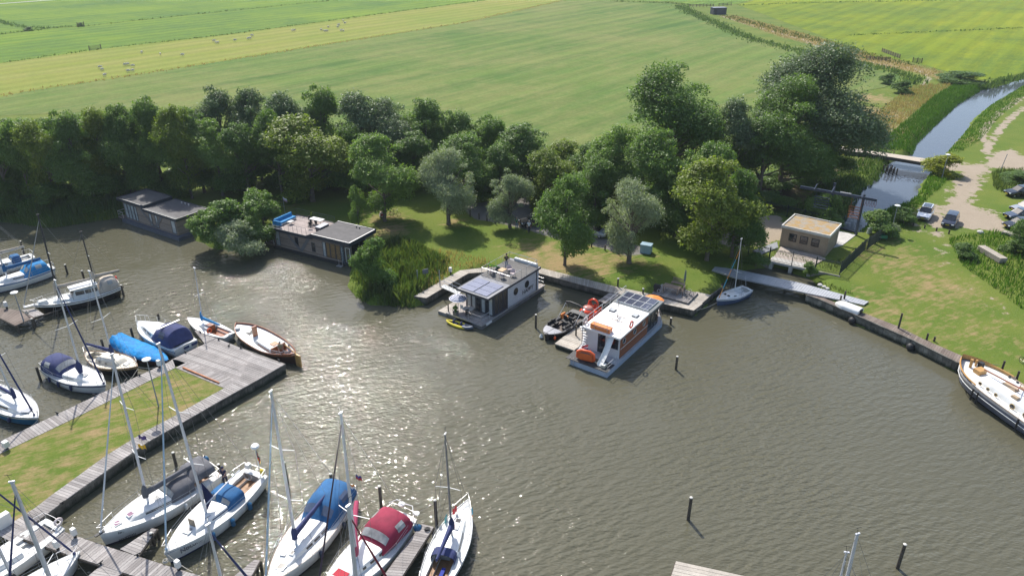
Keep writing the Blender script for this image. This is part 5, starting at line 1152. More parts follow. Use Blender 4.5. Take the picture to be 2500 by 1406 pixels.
small_chair('white garden chair on the bow deck below the orange parasol', place(hbB, 12.7, 2.6, .65), R(200), DECKW); 
t = thing('flag', 'red white and blue flag on a short staff at the swim platform', 'flag', place(hbB, 1.3, 3.3, .66), R(150))
mb = MB(); mb.tube((0, 0, 0), (-.35, 0, 1.5), .02); mb.build('staff', [STEEL], t)
FLR, FLW, FLB = M('flag_red', (.6, .03, .04), .7), M('flag_white', (.75, .75, .75), .7), M('flag_blue', (.03, .06, .32), .7)
def flag_mb(x0, z0, L_, h, cols=3, drop=.5):
    mb = MB(); n = 8
    secs = [[(x0 + L_ * i / n * .85, .08 * math.sin(i * 1.3), z0 - h * j / cols - drop * (i / n) * L_) for j in range(cols + 1)] for i in range(n + 1)]
    mb.loft(secs, mf=lambda i, k: k); return mb
flag_mb(-.3, 1.45, .9, .6).build('cloth', [FLR, FLW, FLB], t)
# inflatable raft leaning on the platform
t = thing('inflatable_raft', 'orange inflatable boat standing on edge on the black swim platform', 'inflatable boat', place(hbB, .75, 2.7, .78), R(54.5 + 100))
pts = [(-.75, .1, .1), (-.7, .12, .75), (-.3, .15, 1.0), (.6, .15, 1.0), (1.0, .12, .75), (1.05, .1, .15), (.7, .05, -.02), (-.5, .05, -.02), (-.75, .1, .1)]
mb = MB(); mb.path(pts, .15, 10, caps=False); mb.build('tube', [ORANGE], t, smooth=True); mb = MB(); mb.path([(p[0] * .74 + .04, p[1] + .05, .5 + (p[2] - .5) * .66) for p in pts], .09, 8, caps=False); mb.build('inner_tube', [GREYC], t, smooth=True); mb = MB(); mb.bb(-.6, .9, .22, .26, .05, .9); mb.build('floor', [M('orange_fabric', (.7, .14, .03), .6)], t)
mb = MB(); mb.bb(.62, .8, -.12, .1, .1, .85); mb.build('seat_strap', [BLACK], t)
t = thing('storage_box', 'small pale box at the corner of the black swim platform', 'box', place(hbB, .6, .75, .67), R(54.5)); mb = MB(); mb.box((0, 0, .15), (.5, .4, .3)); mb.build('case', [M('cream_box', (.55, .5, .4), .6)], t); mb = MB(); mb.box((0, 0, .32), (.54, .44, .05)); mb.build('lid', [DECKW], t)
# side pontoon
t = thing('floating_pontoon', 'square plank pontoon between the black boat and the white-roofed houseboat', 'pontoon', (9.28, 60.54, 0), R(54.5))
mb = MB(); mb.bb(1.9, 6.2, 4.95, 7.2, -.3, .35); mb.build('float_body', [WALLD], t); mb = MB(); planks(mb, [Vector((1.85, 4.9, .5)), Vector((6.25, 4.9, .5))], [Vector((1.85, 7.25, .5)), Vector((6.25, 7.25, .5))], .28, .03, .12); mb.build('deck', [PLANK2], t)
post(1406, 820, 796, 'short bleached post on the plank pontoon', .09, z=.45, cap=False)

# ---- terrace houseboat
hbC = thing('houseboat', 'grey timber houseboat with open roof terrace and blue sofa', 'houseboat', (-19.42, 84.07, 0), R(151.5))
mb = MB(); mb.bb(2.2, 15.4, -6.2, -1.0, -.35, .35); mb.bb(1.2, 2.2, -5.2, -1.6, -.35, .3); mb.build('pontoon', [M('black_pontoon', (.03, .03, .03), .6)], hbC)
mb = MB(); mb.bb(3.2, 15.2, -5.9, -1.3, .35, 2.95); mb.build('cabin_wall', [CLADG], hbC)
mb = MB()
mb.prism([(3.0, -6.2), (8.5, -6.2), (8.5, -1.0), (3.0, -1.0)], 2.95, 3.0)
mb.build('soffit', [TRIM], hbC)
mb = MB(); mb.bb(1.9, 8.2, -6.3, -1.05, 3.1, 3.45); mb.build('raised_roof', [ROOFD], hbC)
mb = MB(); 
for q in ((1.8, 8.25, -1.05, -.95), (1.8, 8.25, -6.4, -6.3), (1.8, 1.9, -6.3, -1.05)): mb.bb(*q, 3.0, 3.52)
mb.add([(8.25, -.95, 3.0), (9.1, -.95, 2.7), (9.1, -.95, 3.12), (8.25, -.95, 3.52), (8.25, -1.05, 3.0), (9.1, -1.05, 2.7), (9.1, -1.05, 3.12), (8.25, -1.05, 3.52)], [(0, 1, 2, 3), (7, 6, 5, 4), (3, 2, 6, 7), (0, 4, 5, 1)])
for q in ((9.1, 15.7, -1.05, -.95), (9.1, 15.7, -6.4, -6.3), (15.6, 15.7, -6.3, -1.05)): mb.bb(*q, 2.7, 3.12)
mb.build('fascia', [M('navy_grey_trim', (.03, .037, .05), .45)], hbC)
mb = MB(); mb.bb(8.25, 15.6, -6.3, -1.05, 2.72, 3.0, 0); mb.build('terrace_slab', [TRIM], hbC)
mb = MB(); planks(mb, [Vector((8.3, -6.25, 3.06)), Vector((8.3, -1.1, 3.06))], [Vector((15.55, -6.25, 3.06)), Vector((15.55, -1.1, 3.06))], .16, .012); mb.build('terrace_decking', [plank_mat('pinkish_terrace_boards', (.36, .30, .28), (.44, .38, .355))], hbC)
mb = MB(); mb.bb(8.3, 9.1, -4.6, -2.9, 3.06, 3.65, 0); mb.bb(8.25, 9.15, -4.65, -2.85, 3.65, 3.7, 1); mb.build('roof_light_box', [TRIM, M('pale_grey_lid', (.35, .36, .4), .5)], hbC)
mb = MB(); mb.bb(1.9, 8.2, -1.1, -1.04, 3.5, 3.53); mb.bb(1.85, 1.95, -6.3, -1.05, 3.5, 3.53); mb.bb(1.9, 8.2, -6.31, -6.25, 3.5, 3.53); mb.build('metal_edge', [STEEL], hbC)
mb = MB(); mids = (.25, .5, .75)
rail(mb, [(15.4, -1.2, 3.06), (9.2, -1.2, 3.06)], 1.0, mids=(), posts=.75, r=.018); rail(mb, [(15.5, -1.2, 3.06), (15.5, -6.2, 3.06)], 1.0, mids=mids, posts=1.6); rail(mb, [(15.5, -6.2, 3.06), (13.1, -6.2, 3.06)], 1.0, mids=mids, posts=1.2); rail(mb, [(12.6, -6.2, 3.06), (8.6, -6.2, 3.06)], 1.0, mids=mids, posts=1.3)
mb.build('terrace_railing', [M('dark_rail', (.05, .06, .07), .4, .5)], hbC)
for x0, x1, z0, z1, g_, ml in ((3.7, 4.5, .6, 2.7, M('amber_blind_glass', (.20, .13, .06), .3, var=.4, scale=6), 0), (4.55, 5.4, .6, 2.7, M('amber_blind_glass'), 0), (5.45, 6.1, .6, 2.7, M('amber_blind_glass'), 0), (6.15, 6.7, .6, 2.7, GP, 0), (14.2, 15.0, .5, 2.7, GP, 0), (8.0, 8.6, .9, 2.2, GLASS, 0), (10.9, 11.5, 1.1, 2.4, GLASS, 0)):
    w_ = window(hbC, x0, x1, z0, z1, -1.3, gl=g_, d=-.04)
for a_, b_ in (((12.9, 2.75), (10.6, .5)), ((8.9, 2.75), (10.6, .5))):
    mb = MB(); dx = .28; vs = [(a_[0] - dx, -1.3, a_[1]), (a_[0] + dx, -1.3, a_[1]), (b_[0] + dx, -1.3, b_[1]), (b_[0] - dx, -1.3, b_[1])]; vs += [(x, -1.26, z_) for x, _, z_ in vs]
    mb.add(vs, [(0, 1, 2, 3), (7, 6, 5, 4), (0, 4, 5, 1), (2, 6, 7, 3), (1, 5, 6, 2), (0, 3, 7, 4)]); mb.build('v_shaped_brace', [M('grey_brace', (.14, .14, .15), .5)], hbC)
mb = MB(); mb.bb(3.2, 3.25, -5.6, -4.4, .5, 2.8); mb.bb(3.15, 3.2, -4.3, -2.9, .5, 2.8); mb.build('rear_glazing', [GLASS], hbC)
mb = MB(); mb.bb(3.15, 3.65, -1.35, -1.25, .36, 2.94); mb.build('corner_panel', [M('slate_panel', (.06, .075, .09), .5)], hbC)
text(hbC, 'INSCHEPEN', (3.42, -1.24, 1.6), (R(90), R(-90), R(180)), .36, M('letter_silver', (.35, .42, .45), .5), .01)
mb = MB()
for q in ((2.3, 2.36, .4, 2.5), (3.0, 3.06, .4, 2.5)): mb.bb(q[0], q[1], -1.5, -1.45, q[2], q[3])
mb.bb(2.36, 3.0, -1.5, -1.45, 2.44, 2.5); mb.bb(2.36, 3.0, -1.5, -1.45, .4, .46); mb.build('open_door_frame', [WHITE], hbC)
mb = MB(); rail(mb, [(2.2, -1.2, .35), (1.3, -1.6, .35), (1.3, -5, .35)], .95, posts=1.2, r=.03); mb.build('stern_railing', [WHITE], hbC)
mb = MB(); rail(mb, [(15.4, -1.2, .5), (16.8, -1.2, .5), (16.8, -3.6, .5)], .9, mids=(.5,), posts=1.2, r=.035); mb.build('balcony_railing', [M('grey_white_rail', (.5, .48, .45), .5)], hbC)
mb = MB(); mb.bb(15.4, 16.9, -4.5, -1.1, .38, .5); mb.build('balcony', [PLANKB], hbC)
mb = MB(); mb.bb(3.2, 4.0, -.95, -.5, .05, .1); mb.tube((3.3, -.95, .05), (3.3, -1.0, .8), .02); mb.tube((3.9, -.95, .05), (3.9, -1.0, .8), .02); mb.build('swim_step', [STEEL], hbC)
mb = MB(); mb.lathe((4.5, -5.7, 3.45), [(.07, 0), (.07, .25), (.1, .27), (.001, .3)], 10); mb.lathe((4.0, -5.7, 3.45), [(.09, 0), (.09, .2), (.12, .22), (.001, .26)], 10); mb.build('roof_vent', [TRIM], hbC)
t = thing('outdoor_sofa', 'bright blue outdoor sofa at the corner of the roof terrace', 'sofa', place(hbC, 14.9, -3.4, 3.08), R(151.5))
SB = M('blue_cushion', (.02, .22, .48), .8, var=.1)
for k in range(4): mb = MB(); mb.bb(-.42, .3, -1.55 + k * .8, -.79 + k * .8, .25, .45); mb.build('seat_cushion', [SB], t)
for k in range(4): mb = MB(); mb.bb(.3, .5, -1.55 + k * .8, -.79 + k * .8, .3, .9); mb.build('back_cushion', [SB], t)
mb = MB(); mb.bb(-.9, .5, 1.68, 1.9, .25, .8); mb.build('side_cushion', [SB], t)
mb = MB(); mb.bb(-.45, .55, -1.6, 1.95, .08, .24); mb.build('frame', [DECKW], t)
t = thing('side_table', 'low white side table in front of the blue sofa', 'table', place(hbC, 13.8, -3.2, 3.08), R(151.5)); mb = MB(); mb.box((0, 0, .4), (.6, .8, .04)); mb.build('tabletop', [WHITE], t)
for u, v in ((-.25, -.35), (.25, -.35), (-.25, .35), (.25, .35)): mb = MB(); mb.tube((u, v, 0), (u, v, .39), .02, n=5); mb.build('leg', [STEEL], t)
t = thing('dining_table', 'long pale table with dark chairs on the roof terrace', 'table', place(hbC, 10.6, -4.9, 3.08), R(151.5)); mb = MB(); mb.box((0, 0, .74), (2.0, .9, .05)); mb.build('tabletop', [DECKW], t)
for u, v in ((-.85, -.35), (.85, -.35), (-.85, .35), (.85, .35)): mb = MB(); mb.tube((u, v, 0), (u, v, .72), .03, n=5); mb.build('leg', [BLACK], t)
for k, (u, v, a_, l) in enumerate(((10.1, -3.9, 0, 'dark chair beside the roof light box'), (11.0, -3.9, 0, 'dark chair at the middle of the long pale table'), (10.3, -3.1, .4, 'dark chair pulled away from the long pale table'), (11.9, -5.0, 1.5, 'dark chair at the far end of the long pale table'))):
    small_chair(l, place(hbC, u, v, 3.08), R(151.5) + a_ + math.pi, BLACK, 'dark chairs on the roof terrace')

# ---- charcoal houseboat at the left
hbD = thing('houseboat', 'charcoal-roofed timber houseboat lying against the wood at the left', 'houseboat', (-45.98, 95.24, 0), R(147))
mb = MB(); mb.bb(.0, 13.6, -4.6, .6, -.35, .5); mb.build('pontoon', [M('slate_blue_pontoon', (.09, .10, .125), .5)], hbD)
mb = MB(); mb.bb(.7, 13.2, -4.4, .1, .5, 2.75); mb.build('cabin_wall', [CLADG], hbD)
mb = MB(); mb.bb(8.6, 13.2, -4.4, .1, 2.75, 3.2); mb.build('raised_wall', [CLADG], hbD)
mb = MB(); mb.bb(.55, 8.2, -5.0, -.3, 2.8, 2.98); mb.build('low_roof', [ROOFD], hbD); mb = MB(); mb.bb(8.5, 14.4, -4.6, 0.0, 3.25, 3.45); mb.build('high_roof', [ROOFD], hbD)
mb = MB()
for q in ((.45, 8.2, -.3, .2, 2.62, 3.05), (.45, 8.2, -5.1, -5.0, 2.62, 3.05), (.45, .55, -5.0, -.3, 2.62, 3.05), (8.5, 14.5, 0.0, .2, 3.1, 3.52), (8.5, 14.5, -4.7, -4.6, 3.1, 3.52), (14.4, 14.5, -4.6, 0.0, 3.1, 3.52)): mb.bb(*q)
mb.add([(8.2, .2, 2.62), (8.5, .2, 3.1), (8.5, .2, 3.52), (8.2, .2, 3.05), (8.2, .0, 2.62), (8.5, .0, 3.1), (8.5, .0, 3.52), (8.2, .0, 3.05)], [(3, 2, 1, 0), (4, 5, 6, 7), (7, 6, 2, 3), (0, 1, 5, 4)])
mb.bb(8.2, 8.5, -4.7, 0, 2.9, 3.45); mb.build('fascia', [M('navy_grey_trim')], hbD)
mb = MB(); mb.bb(.5, 8.2, .18, .21, 3.05, 3.07); mb.bb(8.5, 14.5, .18, .21, 3.52, 3.54); mb.bb(.44, .47, -5.1, .2, 3.05, 3.07); mb.build('metal_edge', [STEEL], hbD)
for x0, x1 in ((12.2, 13.0), (11.4, 12.15), (10.6, 11.35), (9.9, 10.5)): window(hbD, x0, x1, .7, 2.95, .1, d=-.05, gl=GP)
for x0, x1 in ((6.4, 7.0), (5.0, 5.6), (.9, 1.9)): window(hbD, x0, x1, .7, 2.6, .1, d=-.05, gl=GP)
for a_, b_ in (((8.9, 2.9), (6.0, .6)), ((3.9, 2.6), (6.0, .6))):
    mb = MB(); dx = .3; vs = [(a_[0] - dx, .13, a_[1]), (a_[0] + dx, .13, a_[1]), (b_[0] + dx, .13, b_[1]), (b_[0] - dx, .13, b_[1])]; vs += [(x, .16, z_) for x, _, z_ in vs]
    mb.add(vs, [(0, 1, 2, 3), (7, 6, 5, 4), (0, 4, 5, 1), (2, 6, 7, 3), (1, 5, 6, 2), (0, 3, 7, 4)]); mb.build('v_shaped_brace', [M('grey_brace')], hbD)
mb = MB(); mb.bb(13.6, 14.9, -3.0, .4, .4, .5); mb.build('balcony', [PLANKB], hbD); mb = MB(); rail(mb, [(13.6, .3, .5), (14.8, .3, .5), (14.8, -2.8, .5)], .9, posts=1.1, r=.03); mb.build('balcony_railing', [M('grey_white_rail')], hbD)
mb = MB()
for u in (5.4, 4.6, 3.8): mb.lathe((u, -4.3, 2.98), [(.09, 0), (.09, .22), (.13, .24), (.001, .3)], 10)
mb.build('roof_vent', [STEEL], hbD)

# ================================================================ BOATS
def lerp(a, b, t): return a + (b - a) * t
class Hull:
    def __init__(s, L, B, fb=1.0, fbow=1.25, trans=.62, fine=1.0, rake=.10, sheer=.12, dbl=False, full=.38):
        s.L, s.B, s.fb, s.fbow, s.trans, s.rake, s.dbl, s.fine, s.full, s.sheer = L, B, fb, fbow, trans, rake, dbl, fine, full, sheer
    def hb(s, t):                      # half beam at the deck; t 0 stern .. 1 bow
        m = s.full + .07
        if t < m:
            u = t / m; e = 0.0 if s.dbl else s.trans
            return s.B / 2 * (e + (1 - e) * (math.sin(u * math.pi / 2) ** (0.75 if s.dbl else .9)))
        u = (t - m) / (1 - m); return s.B / 2 * max(0.0, (1 - u ** (2.0 * s.fine)) ) ** .95
    def z(s, t): return s.fb + (s.fbow - s.fb) * max(0, (t - .35) / .65) ** 1.5 + s.sheer * max(0, (.35 - t) / .35) ** 2
    def x(s, t): return (t - .5) * s.L
    def build(s, parent, mats, stripe=None, n=26, ck=None, deckmat=0, bulwark=0.0, name='hull'):
        """mats: topsides, boot stripe/bottom, sheer band"""
        mb = MB(); secs = []
        lev = [(1.0, 1.0), (.93, 1.0), (.80, .995), (.45, .96), (.12, .86), (0.0, .80), (-.35, .45)]
        for i in range(n + 1):
            t = i / n; b, zz = s.hb(t), s.z(t) + bulwark; row = []
            for f, k in lev:
                kk = k if t < .6 else lerp(k, k * .72 if f < .5 else k, (t - .6) / .4)
                row.append((s.x(t) - (1 - f) * s.rake * s.L * max(0, (t - .7) / .3) ** 2 + (0 if s.dbl else (1 - f) * .03 * s.L * max(0, (.12 - t) / .12)), b * kk, zz * f if f >= 0 else f))
            secs.append(row + [(p[0], -p[1], p[2]) for p in row[::-1]])
        K = len(lev)
        def mf(i, k):
            k = k if k < K else 2 * K - 2 - k
            return 2 if k == 1 and len(mats) > 2 else (1 if k >= 4 else 0)
        mb.loft([r[::-1] for r in secs], mf=lambda i, k: mf(i, k), capa=True)
        mb.build(name, mats, parent, smooth=True)
    def deck(s, parent, mat, cock=None, n=30, zoff=-.02, floor=None, name='deck'):
        """cock: (t0, t1, halfwidth, depth)"""
        mb = MB(); ts = [i / n for i in range(n + 1)]
        if cock: ts = sorted(set(ts + [cock[0], cock[1]]))
        for a, b in zip(ts[:-1], ts[1:]):
            ya, yb, za, zb = s.hb(a), s.hb(b), s.z(a) + zoff, s.z(b) + zoff; xa, xb = s.x(a), s.x(b)
            if cock and a >= cock[0] - 1e-6 and b <= cock[1] + 1e-6:
                wa, wb = min(cock[2], ya * .8), min(cock[2], yb * .8); fz = s.z((cock[0] + cock[1]) / 2) - cock[3]
                for sg in (1, -1):
                    q = [(xa, sg * wa, za), (xb, sg * wb, zb), (xb, sg * yb, zb), (xa, sg * ya, za)]; mb.add(q if sg > 0 else q[::-1], [(0, 1, 2, 3)])
                    q = [(xa, sg * wa, fz), (xb, sg * wb, fz), (xb, sg * wb, zb), (xa, sg * wa, za)]; mb.add(q if sg < 0 else q[::-1], [(0, 1, 2, 3)])
                    wi_a, wi_b = wa * .5, wb * .5; hz_ = fz + cock[3] * .45      # benches
                    q = [(xa, sg * wi_a, hz_), (xb, sg * wi_b, hz_), (xb, sg * wb, hz_), (xa, sg * wa, hz_)]; mb.add(q if sg > 0 else q[::-1], [(0, 1, 2, 3)], 1 if floor else 0)
                    q = [(xa, sg * wi_a, fz), (xb, sg * wi_b, fz), (xb, sg * wi_b, hz_), (xa, sg * wi_a, hz_)]; mb.add(q if sg < 0 else q[::-1], [(0, 1, 2, 3)])
                mb.add([(xa, -wa, fz), (xb, -wb, fz), (xb, wb, fz), (xa, wa, fz)], [(0, 1, 2, 3)], 1 if floor else 0)
                for tt, xx, ww, zz in ((cock[0], xa, wa, za), (cock[1], xb, wb, zb)):
                    if abs((a if tt == cock[0] else b) - tt) < 1e-6: mb.add([(xx, -ww, fz), (xx, ww, fz), (xx, ww, zz), (xx, -ww, zz)], [(0, 1, 2, 3), (3, 2, 1, 0)])
            else:
                c = .03 * s.B; mb.add([(xa, -ya, za), (xb, -yb, zb), (xb, 0, zb + c * (yb > .05)), (xa, 0, za + c)], [(0, 1, 2, 3)]); mb.add([(xa, 0, za + c), (xb, 0, zb + c * (yb > .05)), (xb, yb, zb), (xa, ya, za)], [(0, 1, 2, 3)])
        return mb.build(name, [mat, floor or mat], parent)
    def rail(s, parent, mat, wd=.05, h=.05, t0=0, t1=1, name='toe_rail', zoff=0.0):
        mb = MB()
        for sg in (1, -1):
            P = [(s.x(t), sg * s.hb(t) * .985, s.z(t) + h / 2 + zoff) for t in [t0 + (t1 - t0) * i / 24 for i in range(25)]]; mb.path(P, wd / 2, 6)
        return mb.build(name, [mat], parent)
def coach(h, parent, t0, t1, w0, w1, hh, mat, zb=0.0, front=.35, win=None, name='coachroof', glass=None, winz=(.35, .75), crown_=.12, back=0.0, winmid=()):
    """cabin trunk between stations t0 (aft) and t1; returns top-height function"""
    n = 16; mb = MB(); secs = []
    def hw(t): return lerp(w0, w1, ((t - t0) / (t1 - t0)) ** 1.5)
    def ht(t):
        u = (t - t0) / (t1 - t0); k = 1 if u < 1 - front else max(0.02, 1 - ((u - 1 + front) / front) ** 1.6)
        if back and u < back: k = min(k, .15 + .85 * (u / back) ** .6)
        return hh * k
    def zbase(t): return h.z(t) - .03 + zb
    def sec(t):
        b, z_, q = hw(t), zbase(t), ht(t)
        return [(h.x(t), b, z_), (h.x(t), b * .96, z_ + q * .5), (h.x(t), b * .86, z_ + q * .92), (h.x(t), b * .6, z_ + q * (1 + crown_ * .6)), (h.x(t), 0, z_ + q * (1 + crown_)), (h.x(t), -b * .6, z_ + q * (1 + crown_ * .6)), (h.x(t), -b * .86, z_ + q * .92), (h.x(t), -b * .96, z_ + q * .5), (h.x(t), -b, z_)]
    for i in range(n + 1): secs.append(sec(t0 + (t1 - t0) * i / n))
    mb.loft([r[::-1] for r in secs], capa=True, capb=True); c = mb.build(name, [mat], parent, smooth=True)
    if win:
        for a, b_ in win:
            for sg in (1, -1):
                mb = MB(); rows = []
                for i in range(9):
                    t = lerp(a, b_, i / 8); b, z_, q = hw(t), zbase(t), ht(t); f0, f1 = winz; k0, k1 = (1 - .04 * f0 / .5 if f0 < .5 else .96), lerp(.96, .86, (f1 - .5) / .42)
                    e = 1.012; rows.append([(h.x(t), sg * (b * k0 + .012), z_ + q * f0), (h.x(t), sg * (b * lerp(k0, k1, .5) + .014), z_ + q * (f0 + f1) / 2), (h.x(t), sg * (b * k1 + .014), z_ + q * f1)])
                mb.loft(rows if sg < 0 else [r[::-1] for r in rows]); mb.build('cabin_window', [glass or GLASS], c)
    return lambda t: zbase(t) + ht(t) * (1 + crown_)
def hood(h, parent, ta, tf, hw, z0, hh, mat, name='sprayhood', win=True, open_back=True, wfront=.55, winmat=None, sidewin=0, flat=.75):
    """canvas hood: ta aft edge, tf forward edge"""
    n = 8; xa, xf = h.x(ta), h.x(tf)
    def arch(x, w_, H): return [(x, w_ * math.cos(math.pi * k / 12) * (1 if abs(math.cos(math.pi * k / 12)) < 1 else 1), z0 + H * (math.sin(math.pi * k / 12) ** (flat * .6))) for k in range(13)]
    prof = [(0.0, 1.0, .94), (.25, 1.0, 1.0), (.55, .99, 1.0), (.72, .97, .9), (.88, .93, .45), (1.0, .86, .06)]
    if not open_back: prof = [(0.0, .90, .12), (.07, .96, .7), (.14, 1.0, .95)] + prof[1:]
    secs = [arch(lerp(xa, xf, u), hw * k, hh * H) for u, k, H in prof]
    mb = MB(); mb.loft([r[::-1] for r in secs]); mb.loft([[(p[0], p[1] * .985, p[2] - .02) for p in r] for r in secs]); c = mb.build(name, [mat], parent, smooth=True)
    if win:
        i0 = len(prof) - 3
        for k0, k1 in ((2, 5), (7, 10)) if wfront < .8 else ((2, 5), (5, 7), (7, 10)):
            mb = MB(); A, B_ = secs[i0], secs[i0 + 1]; q = []
            for k in range(k0, k1 + 1): q.append([tuple(np.array(A[k]) * .85 + np.array(B_[k]) * .15 + np.array([.03, 0, .02])), tuple(np.array(A[k]) * .1 + np.array(B_[k]) * .9 + np.array([.03, 0, .02]))])
            mb.loft(q); mb.loft([r[::-1] for r in q]); mb.build('hood_window', [winmat or PVC], c)
    for sgn in ((0, 1) if sidewin else ()):
        for w_i in range(sidewin):
            i = len(prof) - 5 - w_i; i = max(0, i)
            if i + 1 >= len(secs): continue
            ks = (1, 2, 3) if sgn == 0 else (11, 10, 9); A, B_ = secs[i], secs[i + 1]; q = []
            for k in ks:
                o = np.array([0, .02 if sgn == 0 else -.02, .0]); q.append([tuple(np.array(A[k]) * .88 + np.array(B_[k]) * .12 + o), tuple(np.array(A[k]) * .12 + np.array(B_[k]) * .88 + o)])
            mb = MB(); mb.loft(q); mb.loft([r[::-1] for r in q]); mb.build('hood_window', [winmat or PVC], c)
    return c
def spars(h, parent, tm, hm, base_px=None, top_px=None, boom=.0, cover=None, spr=(.5,), sprw=.75, genoa=None, tfore=.97, color=None, r=.085, zdeck=None, boom_up=.0, lean=(0, 0), coverr=.17, back=True, boomz=1.15, fbase=None, gr=.055, windex=True):
    color = color or ALU; zb = h.z(tm) - .1 if zdeck is None else zdeck; x0 = h.x(tm); top = (x0 + lean[0], lean[1], zb + hm)
    L_ = lambda f: (x0 + lean[0] * f, lean[1] * f, zb + hm * f)
    mb = MB(); r *= 1.03; mb.path([L_(0), L_(.5), L_(1)], [r, r, r * .75], 10)
    mb.box((top[0], top[1], top[2] + .04), (.3, .09, .1)); m_ = mb.build('mast', [color], parent, smooth=True)
    for f in spr:
        for sg in (1, -1): mb = MB(); p = L_(f); mb.path([p, (p[0] - .18 * sprw, p[1] + sg * sprw, p[2] + .06)], [.035, .022], 6, flat=.6); mb.build('spreader', [WHITE], m_)
    if windex: mb = MB(); mb.tube(top, (top[0] + .1, top[1], top[2] + .55), .012, n=4); mb.tube((top[0] - .15, top[1], top[2] + .5), (top[0] + .25, top[1], top[2] + .5), .015, n=4); mb.build('wind_vane', [BLACK], m_)
    zt = zb + hm * .985; xb, zB = h.x(tfore) if fbase is None else fbase[0], h.z(min(tfore, 1)) + .05 if fbase is None else fbase[1]
    mb = MB(); q = h.hb(tm) * .9
    for sg in (1, -1):
        pts = [(x0 - .12, sg * q, h.z(tm))]
        for f in spr: p = L_(f); pts.append((p[0] - .18 * sprw, p[1] + sg * sprw, p[2] + .06))
        pts.append(L_(.98)); mb.path(pts, .011, 4, caps=False); mb.path([(x0 - .5, sg * q, h.z(tm)), L_(spr[0] - .02)], .01, 4, caps=False)
    if back: mb.path([(h.x(.01), 0, h.z(0)), L_(.99)], .011, 4, caps=False)
    if genoa is None: mb.path([(xb, 0, zB), L_(.98)], .011, 4, caps=False)
    mb.build('rigging', [M('rigging_wire', (.22, .22, .23), .4, .6)], m_)
    if genoa is not None:
        mb = MB(); A = Vector((xb, 0, zB + .1)); Bt = Vector(L_(.95)); mb.path([A, A.lerp(Bt, .06), A.lerp(Bt, .5), Bt], [.03, gr * 1.15, gr, gr * .5], 8); mb.lathe((A.x, 0, A.z), [(.02, -.08), (.1, -.06), (.1, .04), (.02, .06)], 10); mb.build('furled_genoa', [genoa], parent, smooth=True)
    if boom:
        zbm = zb + boomz; e = (x0 - boom, boom_up * 0, zbm + boom * .03 + boom_up)
        mb = MB(); mb.tube((x0, 0, zbm), e, .06, .05, 8); b_ = mb.build('boom', [color], parent, smooth=True)
        mb = MB(); mb.tube(e, L_(.97), .008, n=4); mb.build('topping_lift', [ROPE], b_)
        if cover is not None:
            mb = MB(); n = 9; P = []; Rr = []
            for i in range(n + 1): u = i / n; P.append((x0 - boom * u + .0, 0, zbm + .12 + boom * .03 * u + boom_up * u + .10 * (1 - u) + .015 * math.sin(i * 2.1))); Rr.append(coverr * (1.0 - .5 * u))
            mb.path(P, Rr, 10, flat=1.25); mb.path([(x0 + .05, 0, zbm - .1), (x0 + .02, 0, zbm + .5), (x0, 0, zbm + .95)], [coverr, coverr * 1.05, .08], 9); mb.build('sail_cover', [cover], b_, smooth=True)
    return m_
def lifelines(h, parent, t0=.06, t1=.86, hh=.6, bowr=True, stern=True, mat=None):
    mat = mat or STEEL; mb = MB(); n = max(3, int(h.L * (t1 - t0) / 1.9))
    for sg in (1, -1):
        pts = [(h.x(t), sg * h.hb(t) * .95, h.z(t)) for t in [lerp(t0, t1, i / n) for i in range(n + 1)]]
        for p in pts: mb.tube(p, (p[0], p[1], p[2] + hh), .014, n=5)
        for f in (.55, 1.0): mb.path([(p[0], p[1], p[2] + hh * f) for p in pts], .009, 4, caps=False)
    mb.build('lifeline', [mat], parent)
    if bowr:
        mb = MB(); pts = [(h.x(t), h.hb(t) * .92, h.z(t) + hh) for t in (t1, .92, .97)] + [(h.x(1.0) + .05, 0, h.z(1) + hh + .05)]; pts += [(p[0], -p[1], p[2]) for p in pts[:-1][::-1]]; mb.path(pts, .02, 6)
        for p in (pts[1], pts[-2], pts[2], pts[-3]): mb.tube(p, (p[0] - .05, p[1] * .9, p[2] - hh), .016, n=5)
        mb.build('pulpit', [mat], parent)
    if stern:
        mb = MB(); a = [(h.x(t0 + .06), h.hb(t0 + .06) * .93, h.z(t0) + hh), (h.x(.005), h.hb(0) * .9, h.z(0) + hh), (h.x(.0), 0, h.z(0) + hh)] if not h.dbl else [(h.x(t0 + .06), h.hb(t0 + .06) * .93, h.z(t0) + hh), (h.x(.01), .1, h.z(0) + hh), (h.x(.0), 0, h.z(0) + hh)]
        pts = a + [(p[0], -p[1], p[2]) for p in a[:-1][::-1]]; mb.path(pts, .02, 6)
        for p in (pts[0], pts[1], pts[-1], pts[-2]): mb.tube(p, (p[0], p[1], p[2] - hh), .016, n=5)
        mb.build('pushpit', [mat], parent)
def hatch(h, parent, t, y, sx, sy, z_, mat=None, fr=None, rz=0):
    mb = MB(); mb.box((h.x(t), y, z_ + .03), (sx, sy, .06), rz); c = mb.build('hatch', [fr or WHITE], parent); mb = MB(); mb.box((h.x(t), y, z_ + .065), (sx * .8, sy * .8, .012), rz); mb.build('hatch_glass', [mat or GLASS], c); return c
def boat(name, label, bow, stern, z, cat='boat', grp=None, L=None):
    B, S_ = at(*bow, z), at(*stern, z); d = B - S_; LL = (L or d.length); a = math.atan2(d.y, d.x); c = (B - d.normalized() * LL / 2)
    return thing(name, label, cat, (c.x, c.y, 0), a, grp), LL
